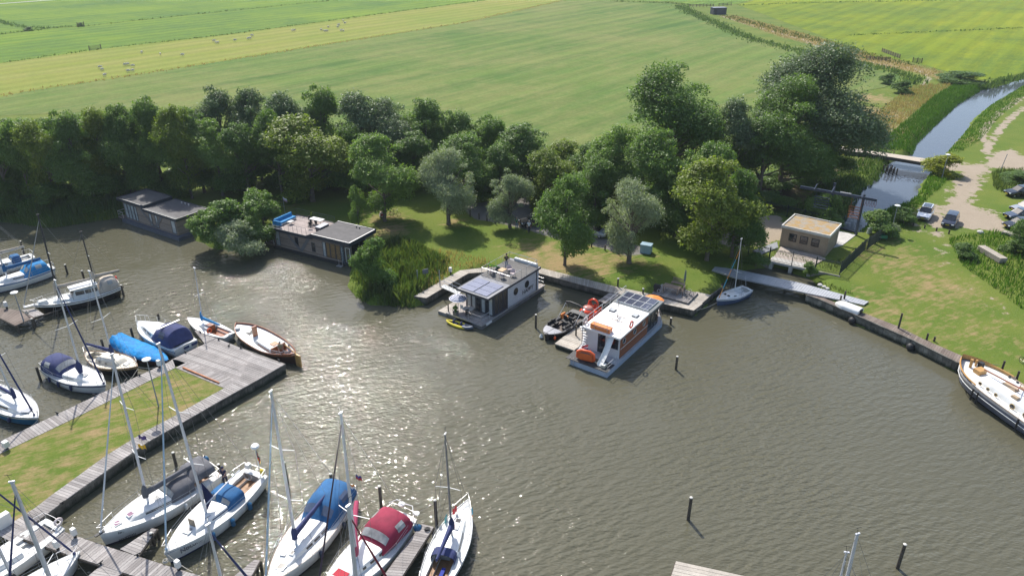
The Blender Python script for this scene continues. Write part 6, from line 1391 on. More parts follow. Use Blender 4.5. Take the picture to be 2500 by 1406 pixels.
def fender(label, b, h, t, side, mat, r=.13, L_=.55, drop=.1, grp=None):
    p = b.matrix_basis @ Vector((h.x(t), side * (h.hb(t) + r * .8), h.z(t) - drop)); f = thing('fender', label, 'fender', p, 0, grp)
    mb = MB(); mb.lathe((0, 0, 0), [(.01, .02), (r * .5, -.02), (r, -.12), (r, -L_ + .1), (r * .5, -L_), (.01, -L_ - .03)], 10); mb.build('bumper', [mat], f, smooth=True)
    mb = MB(); q = f.location; top = b.matrix_basis @ Vector((h.x(t), side * h.hb(t) * .95, h.z(t) + .3)); mb.tube((0, 0, 0), top - q, .012, n=4); mb.build('cord', [ROPE], f)
FBL = M('blue_fender', (.02, .11, .22), .5); FWH = M('white_fender', (.65, .65, .62), .5)
def ballf(label, p, r=.28):
    f = thing('ball_fender', label, 'fender', p); mb = MB(); mb.ball((0, 0, 0), r, 14, sz=1.1); mb.build('bumper', [FBL], f, smooth=True); mb = MB(); mb.tube((0, 0, r), (0, 0, r + .15), .04); mb.build('eye', [BLACK], f)
PINK = M('smoked_hatch_glass', (.22, .10, .17), .15, coat=.4)
# --- J: white yacht, grey hood
b, L = boat('sailing_yacht', 'white sailing yacht with grey cockpit hood and furled white genoa', (243, 1306), (515, 1141), 1.2); h = Hull(L, 3.35, 1.05, 1.3, .86, rake=.02, fine=.95)
h.build(b, [WHITE, M('dark_boot_stripe', (.03, .03, .05), .4)]); h.deck(b, DECKW, (.05, .36, .85, .5), floor=TEAK); h.rail(b, ALU, .03, .05)
zt = coach(h, b, .36, .80, 1.15, .55, .42, WHITE, win=[(.42, .66)], winz=(.3, .7)); hood(h, b, .24, .47, 1.2, h.z(.4), 1.05, GREYC, wfront=.9)
hood(h, b, .03, .27, 1.15, h.z(.1) + .5, .7, GREYC, 'cockpit_canopy', win=False)
spars(h, b, .585, 12.9, boom=3.9, cover=GREYC, spr=(.36, .68), sprw=.95, genoa=M('pale_sail_cloth', (.6, .62, .64), .8), r=.095, coverr=.22, tfore=.985, lean=(-.45, -.25))
lifelines(h, b, .05, .84); hatch(h, b, .74, 0, .5, .5, zt(.74) - .02, PINK); hatch(h, b, .855, 0, .5, .5, h.z(.855) + .06, PINK); hatch(h, b, .52, .1, .5, .5, zt(.52) - .02, M('grey_hatch', (.3, .3, .3)))
mb = MB(); mb.bb(h.x(.96), h.x(1.0) + .3, -.12, .12, h.z(1), h.z(1) + .08); mb.build('bow_roller', [BLACK], b)
text(b, 'Forssin', (h.x(.86), h.hb(.86) * .97, .98), (R(84), 0, R(180 - 14)), .22, BLACK); text(b, 'BENETEAU', (h.x(.84), h.hb(.84) * .88, .30), (R(78), 0, R(180 - 13)), .24, BLACK)
fender('white fender amidships on the grey-hooded yacht', b, h, .38, 1, FWH); ballf('blue ball fender at the stern corner of the grey-hooded yacht', b.matrix_basis @ Vector((h.x(0) - .25, 1.1 * -1, 1.3)))
# --- K: Nocona
b, L = boat('sailing_yacht', 'white sailing yacht with blue sprayhood and open hatch beside the triangular pier', (401, 1351), (625, 1150), 1.2); h = Hull(L, 3.2, 1.05, 1.3, .72, rake=.03, fine=.95)
h.build(b, [WHITE, M('navy_boot_stripe', (.02, .03, .09), .4)]); h.deck(b, DECKW, (.05, .36, .8, .5), floor=TEAK); h.rail(b, M('blue_stripe', (.02, .06, .2), .4), .02, .03, zoff=-.2)
zt = coach(h, b, .36, .80, 1.05, .5, .36, WHITE, win=[(.44, .60)], winz=(.45, .66), glass=M('navy_window', (.02, .03, .1), .2)); hood(h, b, .28, .46, 1.2, h.z(.4), .95, BLUEC, wfront=.5)
spars(h, b, .57, 14.6, boom=3.7, spr=(.34, .64), sprw=.95, genoa=M('blue_white_genoa', (.38, .50, .60), .8), r=.1, boom_up=.25, tfore=.975, lean=(.1, -.5))
mb = MB(); mb.add([(h.x(.57) - .1, 0, h.z(.5) + .5), (h.x(.57) - .12, .05, h.z(.5) + 3.2), (h.x(.57) - .95, .0, h.z(.5) + 1.2)], [(0, 1, 2), (2, 1, 0)]); mb.build('folded_sail', [NAVY], b)
lifelines(h, b, .05, .84); hatch(h, b, .76, -.02, .6, .6, zt(.76) + .0, M('grey_hatch')); hatch(h, b, .515, .0, .5, .5, zt(.515) - .02, M('grey_hatch'))
mb = MB(); mb.box((h.x(.715), 0, zt(.72) + .3), (.05, .55, .6), 0); mb.build('open_hatch_lid', [M('brown_lid', (.25, .2, .14), .5)], b)
mb = MB(); mb.torus((h.x(.1), 0, h.z(.1) + .35), .38, .025, 'x'); mb.build('steering_wheel', [STEEL], b)
mb = MB(); mb.tube((h.x(.01), .5, h.z(0)), (h.x(.01), .5, h.z(0) + 2.6), .04); mb.lathe((h.x(.01), .5, h.z(0) + 2.6), [(.001, 0), (.3, .02), (.33, .12), (.25, .24), (.001, .28)], 16); mb.build('radar_pole', [WHITE], b, smooth=True)
text(b, 'Nocona', (h.x(.83), h.hb(.83) * .955, .85), (R(83), 0, R(180 - 16)), .5, M('dark_lettering', (.05, .05, .08), .4))
fl = thing('flag', 'black red and gold flag on the stern pole of the yacht with blue sprayhood', 'flag', b.matrix_basis @ Vector((h.x(.01), .5, h.z(0) + 1.2)), b.rotation_euler.z + R(60)); fm = flag_mb(0, 1.1, .8, .5); fm.build('cloth', [M('flag_black', (.02, .02, .02), .7), FLR, M('flag_gold', (.75, .45, .02), .7)], fl)
mb = MB(); mb.box((h.x(.02), -.5, h.z(0) + .55), (.35, .3, .4)); mb.build('outboard', [WHITE], b)
mb = MB(); mb.lathe((h.x(.03), .9, h.z(0) + .15), [(.02, 0), (.14, .08), (.14, .55), (.02, .62)], 10); mb.build('horseshoe_buoy', [M('yellow_cloth', (.6, .45, .03), .6)], b)
NG = 'dark blue fenders along the yacht with blue sprayhood'
for t_, l in ((.68, 'blue fender nearest the bow of the yacht with blue sprayhood'), (.5, 'blue fender at the middle of the yacht with blue sprayhood'), (.3, 'blue fender nearest the stern of the yacht with blue sprayhood')): fender(l, b, h, t_, 1, FBL, .17, .7, grp=NG)
YK = b; YKh = h
# --- L: blue cockpit tent
b, L = boat('sailing_yacht', 'white sailing yacht with large blue cockpit tent at the bottom', (650, 1432), (838, 1190), 1.2); h = Hull(L, 3.3, 1.05, 1.35, .78, rake=.05, fine=.95)
h.build(b, [WHITE, M('navy_boot_stripe')]); h.deck(b, DECKW, (.05, .34, .8, .5)); h.rail(b, TEAK, .03, .06)
zt = coach(h, b, .34, .84, 1.15, .45, .42, WHITE, win=[(.40, .48), (.50, .56), (.58, .64)], winz=(.3, .68)); hood(h, b, -.0, .42, 1.35, h.z(.2), 1.5, BLUEC, 'cockpit_tent', wfront=.5, open_back=False, sidewin=1, winmat=M('tinted_vinyl', (.10, .13, .2), .2))
spars(h, b, .64, 13.1, boom=4.1, cover=NAVY, spr=(.34, .66), sprw=.95, genoa=M('blue_white_genoa'), r=.1, coverr=.2, tfore=1.0, lean=(0, .1))
lifelines(h, b, .05, .86); hatch(h, b, .83, .05, .6, .6, h.z(.83) + .08); hatch(h, b, .6, 0, .45, .45, zt(.6) - .02, M('grey_hatch')); hatch(h, b, .72, .2, .4, .3, zt(.72) - .02)
mb = MB(); mb.box((h.x(.73), -.45, zt(.73)), (.6, .6, .03)); mb.build('solar_panel', [M('small_solar', (.18, .2, .24), .3)], b)
fender('dark fender on the side of the yacht with the blue cockpit tent', b, h, .6, 1, M('dark_fender', (.03, .04, .07), .5), .15, .6); fender('blue fender near the stern of the yacht with the blue cockpit tent', b, h, .3, 1, M('dark_fender'), .15, .6)
for k, (t_, col_) in enumerate(((.95, FLR), (.0, FLB))):
    f = thing('flag', ['small orange and white flag by the blue cockpit tent', 'small dark blue ensign at the stern of the blue-tented yacht'][k], 'flag', b.matrix_basis @ Vector((h.x(.12 if k == 0 else .02), 1.35, h.z(0) + .9)), b.rotation_euler.z + R(120)); flag_mb(0, .9, .5, .4, 2).build('cloth', [[M('flag_orange', (.7, .28, .03), .7), FLW], [FLB, FLR]][k], f); mb = MB(); mb.tube((0, 0, -.6), (0, 0, .95), .015, n=5); mb.build('staff', [STEEL], f)
# --- M: red hood
b, L = boat('sailing_yacht', 'white sailing yacht with dark red canvas hood and red sail cover', (772, 1478), (988, 1252), 1.2); h = Hull(L, 3.3, 1.05, 1.3, .68, rake=.08, fine=.95)
h.build(b, [WHITE, M('dark_boot_stripe'), WHITE]); h.deck(b, DECKW, (.05, .34, .8, .5)); h.rail(b, BLACK, .05, .06, zoff=-.12)
zt = coach(h, b, .34, .82, 1.1, .5, .5, WHITE, win=[(.39, .45), (.48, .54), (.58, .61)], winz=(.35, .7)); hood(h, b, .06, .43, 1.32, h.z(.2) + .1, 1.35, REDC, 'cockpit_hood', wfront=.9, open_back=False, sidewin=1)
spars(h, b, .575, 12.6, boom=0, spr=(.36,), sprw=1.3, genoa=M('dark_sail_cloth', (.05, .03, .05), .7), r=.1, tfore=1.0, lean=(0, .25))
mb = MB(); x0 = h.x(.575); mb.path([(x0 + .02, 0, h.z(.5) + .9), (x0 - .02, 0, h.z(.5) + 1.5), (x0 - .8, -.75, h.z(.5) + 2.0), (x0 - 2.6, -1.9, h.z(.5) + 2.6)], [.2, .26, .24, .16], 9); mb.build('sail_cover', [M('pink_red_canvas', (.42, .06, .12), .8, var=.15)], b, smooth=True)
mb = MB(); mb.box((h.x(.735), -.05, h.z(.74) + .42), (.62, .95, .02)); mb.build('sunshade', [M('bright_red_canvas', (.42, .02, .04), .8)], b)
lifelines(h, b, .05, .86, mat=STEEL); mb = MB(); mb.path([(h.x(.04), 1.1, h.z(0) + .8), (h.x(-.01), .7, h.z(0) + .95), (h.x(-.01), 0, h.z(0) + .85), (h.x(-.01), -.7, h.z(0) + .95), (h.x(.04), -1.1, h.z(0) + .8)], .035, 7); mb.build('white_pushpit', [WHITE], b)
mb = MB(); mb.lathe((h.x(-.01), -.3, h.z(0) + .6), [(.001, 0), (.25, .05), (.25, .12), (.001, .18)], 14); mb.lathe((h.x(.0), 1.1, h.z(0) + .45), [(.001, 0), (.22, .05), (.22, .1), (.001, .16)], 14); mb.build('dome_box', [WHITE], b)
ballf('dark blue ball fender at the stern of the red-hooded yacht', b.matrix_basis @ Vector((h.x(.06), 1.55, .95)), .3)
# --- N: navy sail cover, bow up
b, L = boat('sailing_boat', 'white sailing boat with navy boom cover, dark hull band and red flag', (1143, 1222), (1050, 1440), 1.0, L=8.6); h = Hull(L, 2.75, .9, 1.1, .6, rake=.09, fine=1.0)
h.build(b, [HULLDK, M('navy_boot_stripe'), WHITE]); h.deck(b, DECKW, (.06, .38, .72, .5), floor=TEAK); h.rail(b, WHITE, .07, .06)
zt = coach(h, b, .38, .80, .88, .4, .36, WHITE, win=[(.42, .62)], winz=(.35, .7)); hood(h, b, .30, .42, .85, h.z(.4), .75, NAVY, win=False)
spars(h, b, .55, 9.3, boom=3.2, cover=NAVY, spr=(.52,), sprw=.9, r=.07, coverr=.2, tfore=.98, lean=(-.1, .1), color=M('dull_alloy', (.28, .29, .31), .4, .6)); lifelines(h, b, .05, .84)
hatch(h, b, .72, .0, .45, .45, zt(.72), GLASS); hatch(h, b, .64, -.05, .5, .4, zt(.64), M('pinkish_lid', (.5, .38, .36), .5)); mb = MB(); mb.bb(h.x(.1), h.x(.26), -.35, -.1, h.z(.2) - .2, h.z(.2) - .1); mb.build('blue_cushion', [M('royal_blue_cloth', (.02, .04, .3), .8)], b)
for k, (t_, y_, c_, l, hz_) in enumerate(((.80, .5, FLR, 'bright red flag drying on the rail of the dark-hulled sailing boat', .7), (.72, .95, M('teal_cloth', (.1, .35, .35), .8), 'pale teal towel on the rail of the dark-hulled sailing boat', .45), (.84, -.75, M('cyan_cloth', (.03, .4, .55), .8), 'cyan and orange beach towel over the far rail', .5))):
    f = thing('flag' if k == 0 else 'towel', l, 'flag' if k == 0 else 'towel', b.matrix_basis @ Vector((h.x(t_), y_, h.z(t_) + hz_)), b.rotation_euler.z + R(15 * k - 10)); fm = MB(); n = 5
    fm.loft([[(-.3 + .6 * i / n, .05 * math.sin(i * 2), .1 - .55 * j / 3 - .1 * (i / n)) for j in range(4)] for i in range(n + 1)], mf=lambda i, q: 1 if (k == 2 and q == 2) else 0); fm.build('cloth', [c_, M('orange_cloth', (.7, .2, .03), .8)], f)
# --- C: white with navy canopy
b, L = boat('sailing_yacht', 'white sailing yacht with navy cockpit canopy moored to the lawn boardwalk', (259, 943), (121, 889), 1.0); h = Hull(L, 2.95, .95, 1.15, .7, rake=.06)
h.build(b, [WHITE, M('navy_boot_stripe'), M('navy_band', (.02, .03, .10), .3)]); h.deck(b, DECKW, (.05, .36, .75, .5)); h.rail(b, WHITE, .05, .05)
zt = coach(h, b, .36, .80, 1.0, .5, .38, WHITE, win=[(.42, .58)], winz=(.35, .7), glass=PVC); hood(h, b, .02, .42, 1.15, h.z(.2), 1.35, NAVY, 'cockpit_canopy', wfront=.9, open_back=False, sidewin=1)
spars(h, b, .60, 10.2, boom=0, spr=(.55,), sprw=1.1, genoa=NAVY, r=.08, tfore=.97, gr=.07, lean=(-.15, .25)); mb = MB(); x0 = h.x(.6); mb.path([(x0 - .1, 0, h.z(.6) + .5), (x0 - .15, 0, h.z(.6) + 1.2), (x0 - .05, 0, h.z(.6) + 2.0)], [.2, .32, .05], 9); mb.build('sail_bundle', [NAVY], b, smooth=True)
lifelines(h, b, .05, .84); hatch(h, b, .66, 0, .5, .5, zt(.66), M('grey_hatch')); 
for t_, l in ((.62, 'navy fender nearest the bow of the navy-canopied yacht'), (.42, 'navy fender in the middle of the navy-canopied yacht'), (.24, 'navy fender nearest the stern of the navy-canopied yacht')): fender(l, b, h, t_, -1, M('navy_fender', (.02, .03, .09), .5), .12, .6, drop=.0, grp='navy fenders of the navy-canopied yacht')
# --- D: cream double-ender
b, L = boat('sailing_boat', 'cream-decked double-ended sailing boat with black hull and navy sail cover', (337, 898), (207, 860), 1.0); h = Hull(L, 2.8, .85, 1.15, .5, rake=.05, dbl=True, sheer=.2, full=.42)
h.build(b, [HULLDK, HULLDK, M('wood_rubrail', (.35, .22, .1), .5)]); h.deck(b, CREAM, (.10, .34, .65, .45)); h.rail(b, TEAK, .06, .08)
zt = coach(h, b, .34, .74, .85, .6, .48, CREAM, front=.2); mb = MB(); 
for t_ in (.42, .54):
    for sg in (1, -1): disc(mb, (h.x(t_), h.z(t_) + .25), .12, sg * .82, sg * .86, sz=1.0)
mb.build('porthole', [GLASS], b); spars(h, b, .56, 9.9, boom=3.4, cover=NAVY, spr=(.5,), sprw=1.1, r=.075, coverr=.18, tfore=.98, lean=(-.1, .1)); lifelines(h, b, .05, .86)
hatch(h, b, .80, 0, .55, .55, h.z(.8) + .08, M('pale_hatch', (.5, .5, .48), .4))
# --- E: blue tarp boat
b, L = boat('covered_boat', 'dark wooden boat under a bright blue tarpaulin', (411, 878), (289, 829), 1.0); h = Hull(L, 2.5, .75, .95, .75, rake=.07)
h.build(b, [M('dark_red_brown_hull', (.07, .02, .015), .35), HULLDK]); n = 14; mb = MB(); secs = []
for i in range(n + 1):
    t = .0 + .99 * i / n; hb_, z_ = h.hb(t) + .05, h.z(t); rg = .16 + .62 * (1 - t) ** 1.5 - .10 * math.sin(t * 8)
    row = [(h.x(t) - (.25 if i == 0 else 0), hb_ * math.cos(math.pi * k / 8), z_ - .12 * (k in (0, 8)) + rg * (1 - abs(math.cos(math.pi * k / 8)) ** lerp(3.5, 1.2, t)) * (1 - .25 * (k == 4) * (1 - t)) + .035 * math.sin(i * 2.3 + k * 1.7)) for k in range(9)]; secs.append(row)
mb.loft([r[::-1] for r in secs], capa=True); mb.build('tarpaulin', [TURQ], b, smooth=True); h.deck(b, TEAK)
# --- F: motor cruiser
b, L = boat('motor_cruiser', 'white motor cruiser with navy blue canvas cabin top', (338, 789), (455, 846), 1.05); h = Hull(L, 3.1, 1.15, 1.35, .85, rake=.05, fine=1.25)
h.build(b, [WHITE, M('dark_boot_stripe'), WHITE]); h.deck(b, WHITE, (.04, .30, 1.0, .45)); h.rail(b, M('navy_band'), .09, .09, zoff=-.35, name='rub_rail')
zt = coach(h, b, .42, .88, 1.25, .5, .62, WHITE, win=[(.50, .60), (.63, .73)], winz=(.35, .72), front=.5); hood(h, b, .06, .50, 1.4, h.z(.2), 1.65, NAVY, 'canvas_top', wfront=.9, open_back=False, sidewin=1, winmat=M('smoked_vinyl', (.05, .06, .10), .2), flat=.9)
mb = MB(); mb.bb(h.x(.28), h.x(.3), -1.25, 1.25, h.z(.2) + 1.6, h.z(.2) + 1.68); mb.build('canopy_hoop', [STEEL], b); lifelines(h, b, .55, .88, .7, stern=False, mat=WHITE)
for y_ in (-.9, .0): mb = MB(); mb.box((h.x(-.0), y_, .95), (.05, .6, .25)); mb.build('stern_window', [NAVY], b)
mb = MB(); mb.bb(h.x(-.05), h.x(.0), -.9, .9, .3, .36); mb.build('swim_platform', [WHITE], b)
# --- G: daysailer
b, L = boat('daysailer', 'small white open sailboat with wooden companionway and sky blue sail cover', (458, 778), (562, 820), .7); h = Hull(L, 2.3, .7, .9, .6, rake=.05, sheer=.1)
h.build(b, [WHITE, M('red_brown_bottom', (.12, .03, .02), .5)]); h.deck(b, WHITE, (.06, .42, .7, .4), floor=VARN); zt = coach(h, b, .42, .66, .7, .5, .3, WHITE, front=.4); mb = MB(); mb.bb(h.x(.40), h.x(.52), -.3, .3, zt(.45) - .02, zt(.45) + .05); mb.bb(h.x(.40), h.x(.41), -.35, .35, h.z(.4) - .4, zt(.45) + .1); mb.build('companionway', [VARN], b)
spars(h, b, .62, 6.9, boom=2.9, cover=M('sky_blue_canvas', (.01, .22, .5), .8, var=.15), spr=(.55,), sprw=.6, r=.05, coverr=.14, tfore=.96, boomz=.75, back=False, lean=(-.4, -.1)); mb = MB(); mb.torus((h.x(.36), .62, h.z(.3) + .15), .24, .07, 'x'); mb.build('orange_ring', [ORANGE], b)
mb = MB(); mb.box((h.x(-.01), 0, h.z(0) - .05), (.25, .3, .45)); mb.build('outboard', [WHITE], b)
# --- H: tjalk
b, L = boat('wooden_sailing_barge', 'traditional flat-bottomed boat with brown rails, white deck and wooden rudder', (577, 796), (722, 872), .9); h = Hull(L, 3.1, .75, 1.15, .62, rake=.02, dbl=True, fine=1.7, sheer=.45, full=.4)
h.build(b, [M('dark_brown_hull', (.045, .025, .02), .4), HULLDK, VARN], bulwark=.12); h.deck(b, DECKW, (.06, .28, .9, .5), floor=VARN); h.rail(b, VARN, .12, .14, zoff=.08)
zt = coach(h, b, .28, .56, 1.0, .85, .42, DECKW, front=.08, win=[(.30, .5)], winz=(.25, .6), glass=VARN); mb = MB(); mb.bb(h.x(.275), h.x(.285), -.85, .85, h.z(.3) - .4, h.z(.3) + .45); mb.build('cabin_door', [VARN], b)
mb = MB(); mb.bb(h.x(.30), h.x(.37), -.35, .35, zt(.33) - .02, zt(.33) + .06); mb.build('sliding_hatch', [M('orange_varnish', (.4, .15, .04), .3, coat=.4)], b)
mb = MB(); mb.box((h.x(.66), 0, h.z(.66) + .6), (.22, .5, 1.2)); mb.build('mast_tabernacle', [VARN], b); mb = MB(); mb.box((h.x(.76), 0, h.z(.76) + .03), (.9, .7, .08)); mb.build('dark_hatch', [BLACK], b)
mb = MB(); mb.prism([(h.x(0) - .75, -.07), (h.x(0) - .02, -.09), (h.x(0) - .02, .09), (h.x(0) - .75, .07)], -.5, 1.35); mb.tube((h.x(0) - .1, 0, 1.4), (h.x(.18), -.2, 1.55), .06); mb.build('rudder', [M('golden_varnish', (.42, .24, .07), .35, var=.2, coat=.4)], b)
mb = MB(); rail(mb, [(h.x(.22), 1.15, h.z(.2) + .2), (h.x(.1), .95, h.z(.1) + .2), (h.x(.02), .2, h.z(.02) + .2)], .4, posts=.6, r=.018); mb.build('brass_rail', [STEEL], b)
mb = MB(); mb.ball((h.x(.9), .5, h.z(.9) + .15), .3, sz=.5); mb.build('rope_bag', [DECKW], b, smooth=True)
TJ = b; TJh = h
# --- B: ketch
b, L = boat('ketch', 'black-hulled two-masted motorsailer with beige canvas wheelhouse cover', (80, 752), (290, 697), 1.1); h = Hull(L, 3.2, 1.05, 1.45, .66, rake=.10, sheer=.15)
h.build(b, [HULLDK, HULLDK, WHITE]); h.deck(b, DECKW); h.rail(b, WHITE, .08, .1)
zt = coach(h, b, .56, .80, .95, .6, .35, WHITE); zw = coach(h, b, .26, .56, 1.1, 1.0, 1.15, DECKW, front=.12, win=[(.27, .33), (.34, .41), (.42, .52)], winz=(.5, .88)); mb = MB(); mb.box((h.x(.41), 0, zw(.4) + .0), (L * .32, 1.9, .06)); mb.build('wheelhouse_roof', [WHITE], b)
mb = MB(); mb.add([(h.x(.556), -.85, h.z(.5) + .55), (h.x(.556), .85, h.z(.5) + .55), (h.x(.535), .75, h.z(.5) + 1.15), (h.x(.535), -.75, h.z(.5) + 1.15)], [(0, 1, 2, 3), (3, 2, 1, 0)]); mb.build('windscreen', [GLASS], b)
hood(h, b, .0, .27, 1.05, h.z(.1), 1.5, BEIGEC, 'aft_tent', wfront=.5, open_back=False, sidewin=1); DKM = M('dark_mast_cover', (.035, .035, .04), .5)
spars(h, b, .70, 10.4, boom=3.6, cover=BEIGEC, spr=(.58,), sprw=.9, genoa=M('grey_white_genoa', (.42, .4, .37), .8), r=.09, tfore=1.07, color=DKM, boomz=1.5, lean=(-.4, .2), fbase=(h.x(1) + .7, h.z(1) + .15), back=False)
spars(h, b, .26, 6.4, boom=2.8, cover=BEIGEC, spr=(.55,), sprw=.6, r=.07, color=DKM, zdeck=h.z(.2) + 1.1, boomz=.6, tfore=.62, back=False, lean=(0, .1)); lifelines(h, b, .05, .86)
mb = MB(); mb.bb(h.x(.98), h.x(1) + .8, -.2, .2, h.z(1) - .02, h.z(1) + .06); mb.build('bowsprit', [WHITE], b); mb = MB(); mb.box((h.x(.88), 0, h.z(.88) + .2), (1.1, .9, .35), 0, taper=.7); mb.build('deck_box', [DECKW], b)
mb = MB(); mb.torus((h.x(0) - .05, -.8, h.z(0) + .5), .28, .07, 'x'); mb.build('red_lifebuoy', [REDP], b)
# --- A: blue hooded yacht, left edge
b, L = boat('sailing_yacht', 'white sailing yacht with bright blue hood at the far left', (-62, 706), (127, 649), 1.1); h = Hull(L, 2.9, 1.0, 1.2, .7, rake=.07)
h.build(b, [WHITE, M('navy_boot_stripe'), M('blue_band', (.03, .12, .3), .4)]); h.deck(b, DECKW, (.05, .34, .7, .45)); zt = coach(h, b, .34, .78, 1.0, .5, .38, WHITE, win=[(.4, .55)])
hood(h, b, .06, .42, 1.15, h.z(.2), 1.3, M('sky_blue_canvas'), 'cockpit_hood', open_back=False, sidewin=1); spars(h, b, .585, 9.0, boom=4.0, cover=BLUEC, spr=(.5,), sprw=.9, r=.08, tfore=.97, lean=(.3, .1), coverr=.2, boomz=1.3); lifelines(h, b, .05, .86)
b, L = boat('sailing_boat', 'half-hidden white sailing boat with beige boom cover at the left edge', (-90, 668), (80, 622), 1.1); h = Hull(L, 2.7, .95, 1.15, .7)
h.build(b, [WHITE, M('navy_boot_stripe')]); h.deck(b, DECKW, (.05, .34, .7, .45)); zt = coach(h, b, .34, .78, 1.0, .5, .38, WHITE, win=[(.4, .55)]); hood(h, b, .2, .36, .9, h.z(.3), .8, BLUEC); spars(h, b, .6, 8.5, boom=4.0, cover=BEIGEC, spr=(.5,), r=.08, boomz=1.4); lifelines(h, b, .05, .86)
# --- I: turquoise hull, left edge
b, L = boat('sailing_yacht', 'sailing yacht with turquoise hull cut by the left edge', (94, 1022), (-70, 925), 1.0, L=8.6); h = Hull(L, 2.9, .95, 1.1, .65, rake=.08)
h.build(b, [M('turquoise_hull', (.02, .13, .24), .35, var=.15), HULLDK, M('cream_band', (.55, .52, .4), .4)]); h.deck(b, DECKW, (.05, .34, .7, .45)); zt = coach(h, b, .34, .82, 1.05, .5, .42, WHITE, win=[(.4, .6)], glass=M('brown_window', (.09, .06, .04), .2)); h.rail(b, ALU, .04, .05)
spars(h, b, .60, 10.5, boom=3.2, cover=NAVY, spr=(.5,), sprw=.9, genoa=NAVY, r=.08, tfore=.93, gr=.07, lean=(-.3, -.5)); lifelines(h, b, .05, .86); mb = MB(); mb.box((h.x(.78), 0, zt(.78) + .06), (.8, .8, .04), R(40)); mb.build('folded_cloth', [M('grey_cloth', (.4, .41, .45), .8)], b)
fender('dark blue fender on the turquoise hull', b, h, .7, -1, M('navy_fender'), .15, .5)
# --- Q: small sailboat by the gangway
b, L = boat('small_sailboat', 'small white sailboat with blue hull and orange-blue furled sail near the gangway', (1749, 734), (1826, 705), .7); h = Hull(L, 2.1, .7, .85, .72, rake=.04, fine=.9)
h.build(b, [M('slate_blue_hull', (.06, .09, .17), .4), M('slate_blue_hull'), WHITE]); h.deck(b, WHITE, (.06, .42, .6, .35)); h.rail(b, WHITE, .05, .05); zt = coach(h, b, .42, .78, .68, .4, .26, WHITE, win=[(.5, .58)], front=.5)
mb = MB(); mb.box((h.x(.66), .22, zt(.66) - .01), (.5, .3, .02), R(15)); mb.box((h.x(.66), -.22, zt(.66) - .01), (.5, .3, .02), R(-15)); mb.build('fore_window', [GLASS], b)
spars(h, b, .44, 7.0, boom=0, spr=(.42,), sprw=.6, genoa=None, r=.05, tfore=.93, back=False, lean=(0, -.15)); mb = MB(); A = Vector((h.x(.93), 0, h.z(.93) + .1)); Bt = Vector((h.x(.44), -.12, h.z(.4) + 5.6))
for k in range(5): mb.tube(A.lerp(Bt, k / 5), A.lerp(Bt, (k + 1) / 5), .05 - .005 * k, .045 - .005 * k, 7, k % 2)
mb.build('furled_genoa', [M('orange_sail', (.65, .25, .04), .7), M('cyan_sail', (.05, .35, .5), .7)], b); mb = MB(); mb.tube((h.x(.06), -.1, h.z(0) + .3), (h.x(-.02), -.7, h.z(0) + 1.3), .02); mb.build('tiller', [STEEL], b)
# --- bottom left boats
b, L = boat('sailing_yacht', 'white yacht whose bow reaches the long jetty at the bottom left', (197, 1344), (-60, 1530), 1.2, L=8.6); h = Hull(L, 2.9, 1.0, 1.25, .65, rake=.07)
h.build(b, [WHITE, M('dark_boot_stripe')]); h.deck(b, DECKW, (.05, .34, .7, .45)); zt = coach(h, b, .34, .8, 1.0, .5, .38, WHITE, win=[(.4, .6)]); spars(h, b, .52, 11.5, boom=3.2, cover=BLACK, spr=(.5,), sprw=.9, genoa=NAVY, r=.09, tfore=.95, gr=.06, lean=(-.1, .9)); lifelines(h, b, .05, .86)
b, L = boat('sailing_yacht', 'white boat stern at the left edge below the lawn', (-180, 1490), (24, 1352), 1.1, L=8.5); h = Hull(L, 2.9, 1.0, 1.25, .75)
h.build(b, [WHITE, M('dark_boot_stripe')]); h.deck(b, DECKW, (.05, .3, .7, .45)); zt = coach(h, b, .34, .8, 1.0, .5, .38, WHITE); lifelines(h, b, .05, .86); mb = MB(); mb.torus((h.x(.0), .5, h.z(0) + .35), .25, .08, 'y'); mb.build('ring', [M('faded_white_ring')], b); spars(h, b, .45, 6.0, boom=0, spr=(.6,), r=.08, windex=False)
b, L = boat('sailing_yacht', 'yacht below the frame whose grey mast rises over the long jetty', (2, 1585), (330, 1530), 1.2, L=9); h = Hull(L, 3, 1.0, 1.25, .7)
h.build(b, [WHITE, M('dark_boot_stripe')]); h.deck(b, DECKW, (.05, .3, .7, .45)); zt = coach(h, b, .34, .8, 1.0, .5, .38, WHITE); spars(h, b, .56, 12.4, boom=3, cover=NAVY, spr=(.5,), sprw=.9, genoa=NAVY, r=.12, tfore=.97, lean=(.0, .1), gr=.07); lifelines(h, b, .05, .86)
b, L = boat('sailing_yacht', 'yacht below the frame with navy furled sail between the two middle jetties', (692, 1502), (470, 1690), 1.2, L=8.5); h = Hull(L, 2.9, 1.0, 1.25, .7)
h.build(b, [WHITE, M('dark_boot_stripe')]); h.deck(b, DECKW, (.05, .3, .7, .45)); zt = coach(h, b, .34, .8, 1.0, .5, .38, WHITE); spars(h, b, .62, 10.3, boom=3, cover=NAVY, spr=(.5,), sprw=.9, genoa=NAVY, r=.09, tfore=.97, gr=.08); lifelines(h, b, .05, .86)
b, L = boat('sailing_yacht', 'yacht below the frame with thick blue-grey mast and dark red furled genoa', (1012, 1505), (760, 1750), 1.2, L=9.5); h = Hull(L, 3, 1.0, 1.25, .7)
h.build(b, [WHITE, M('dark_boot_stripe')]); h.deck(b, DECKW, (.05, .3, .7, .45)); zt = coach(h, b, .34, .8, 1.0, .5, .38, WHITE); spars(h, b, .56, 12.6, boom=3, cover=NAVY, spr=(.5,), sprw=.9, genoa=M('dark_red_genoa', (.2, .02, .04), .8), r=.13, tfore=.97, gr=.07, lean=(0, -.4)); lifelines(h, b, .05, .86)
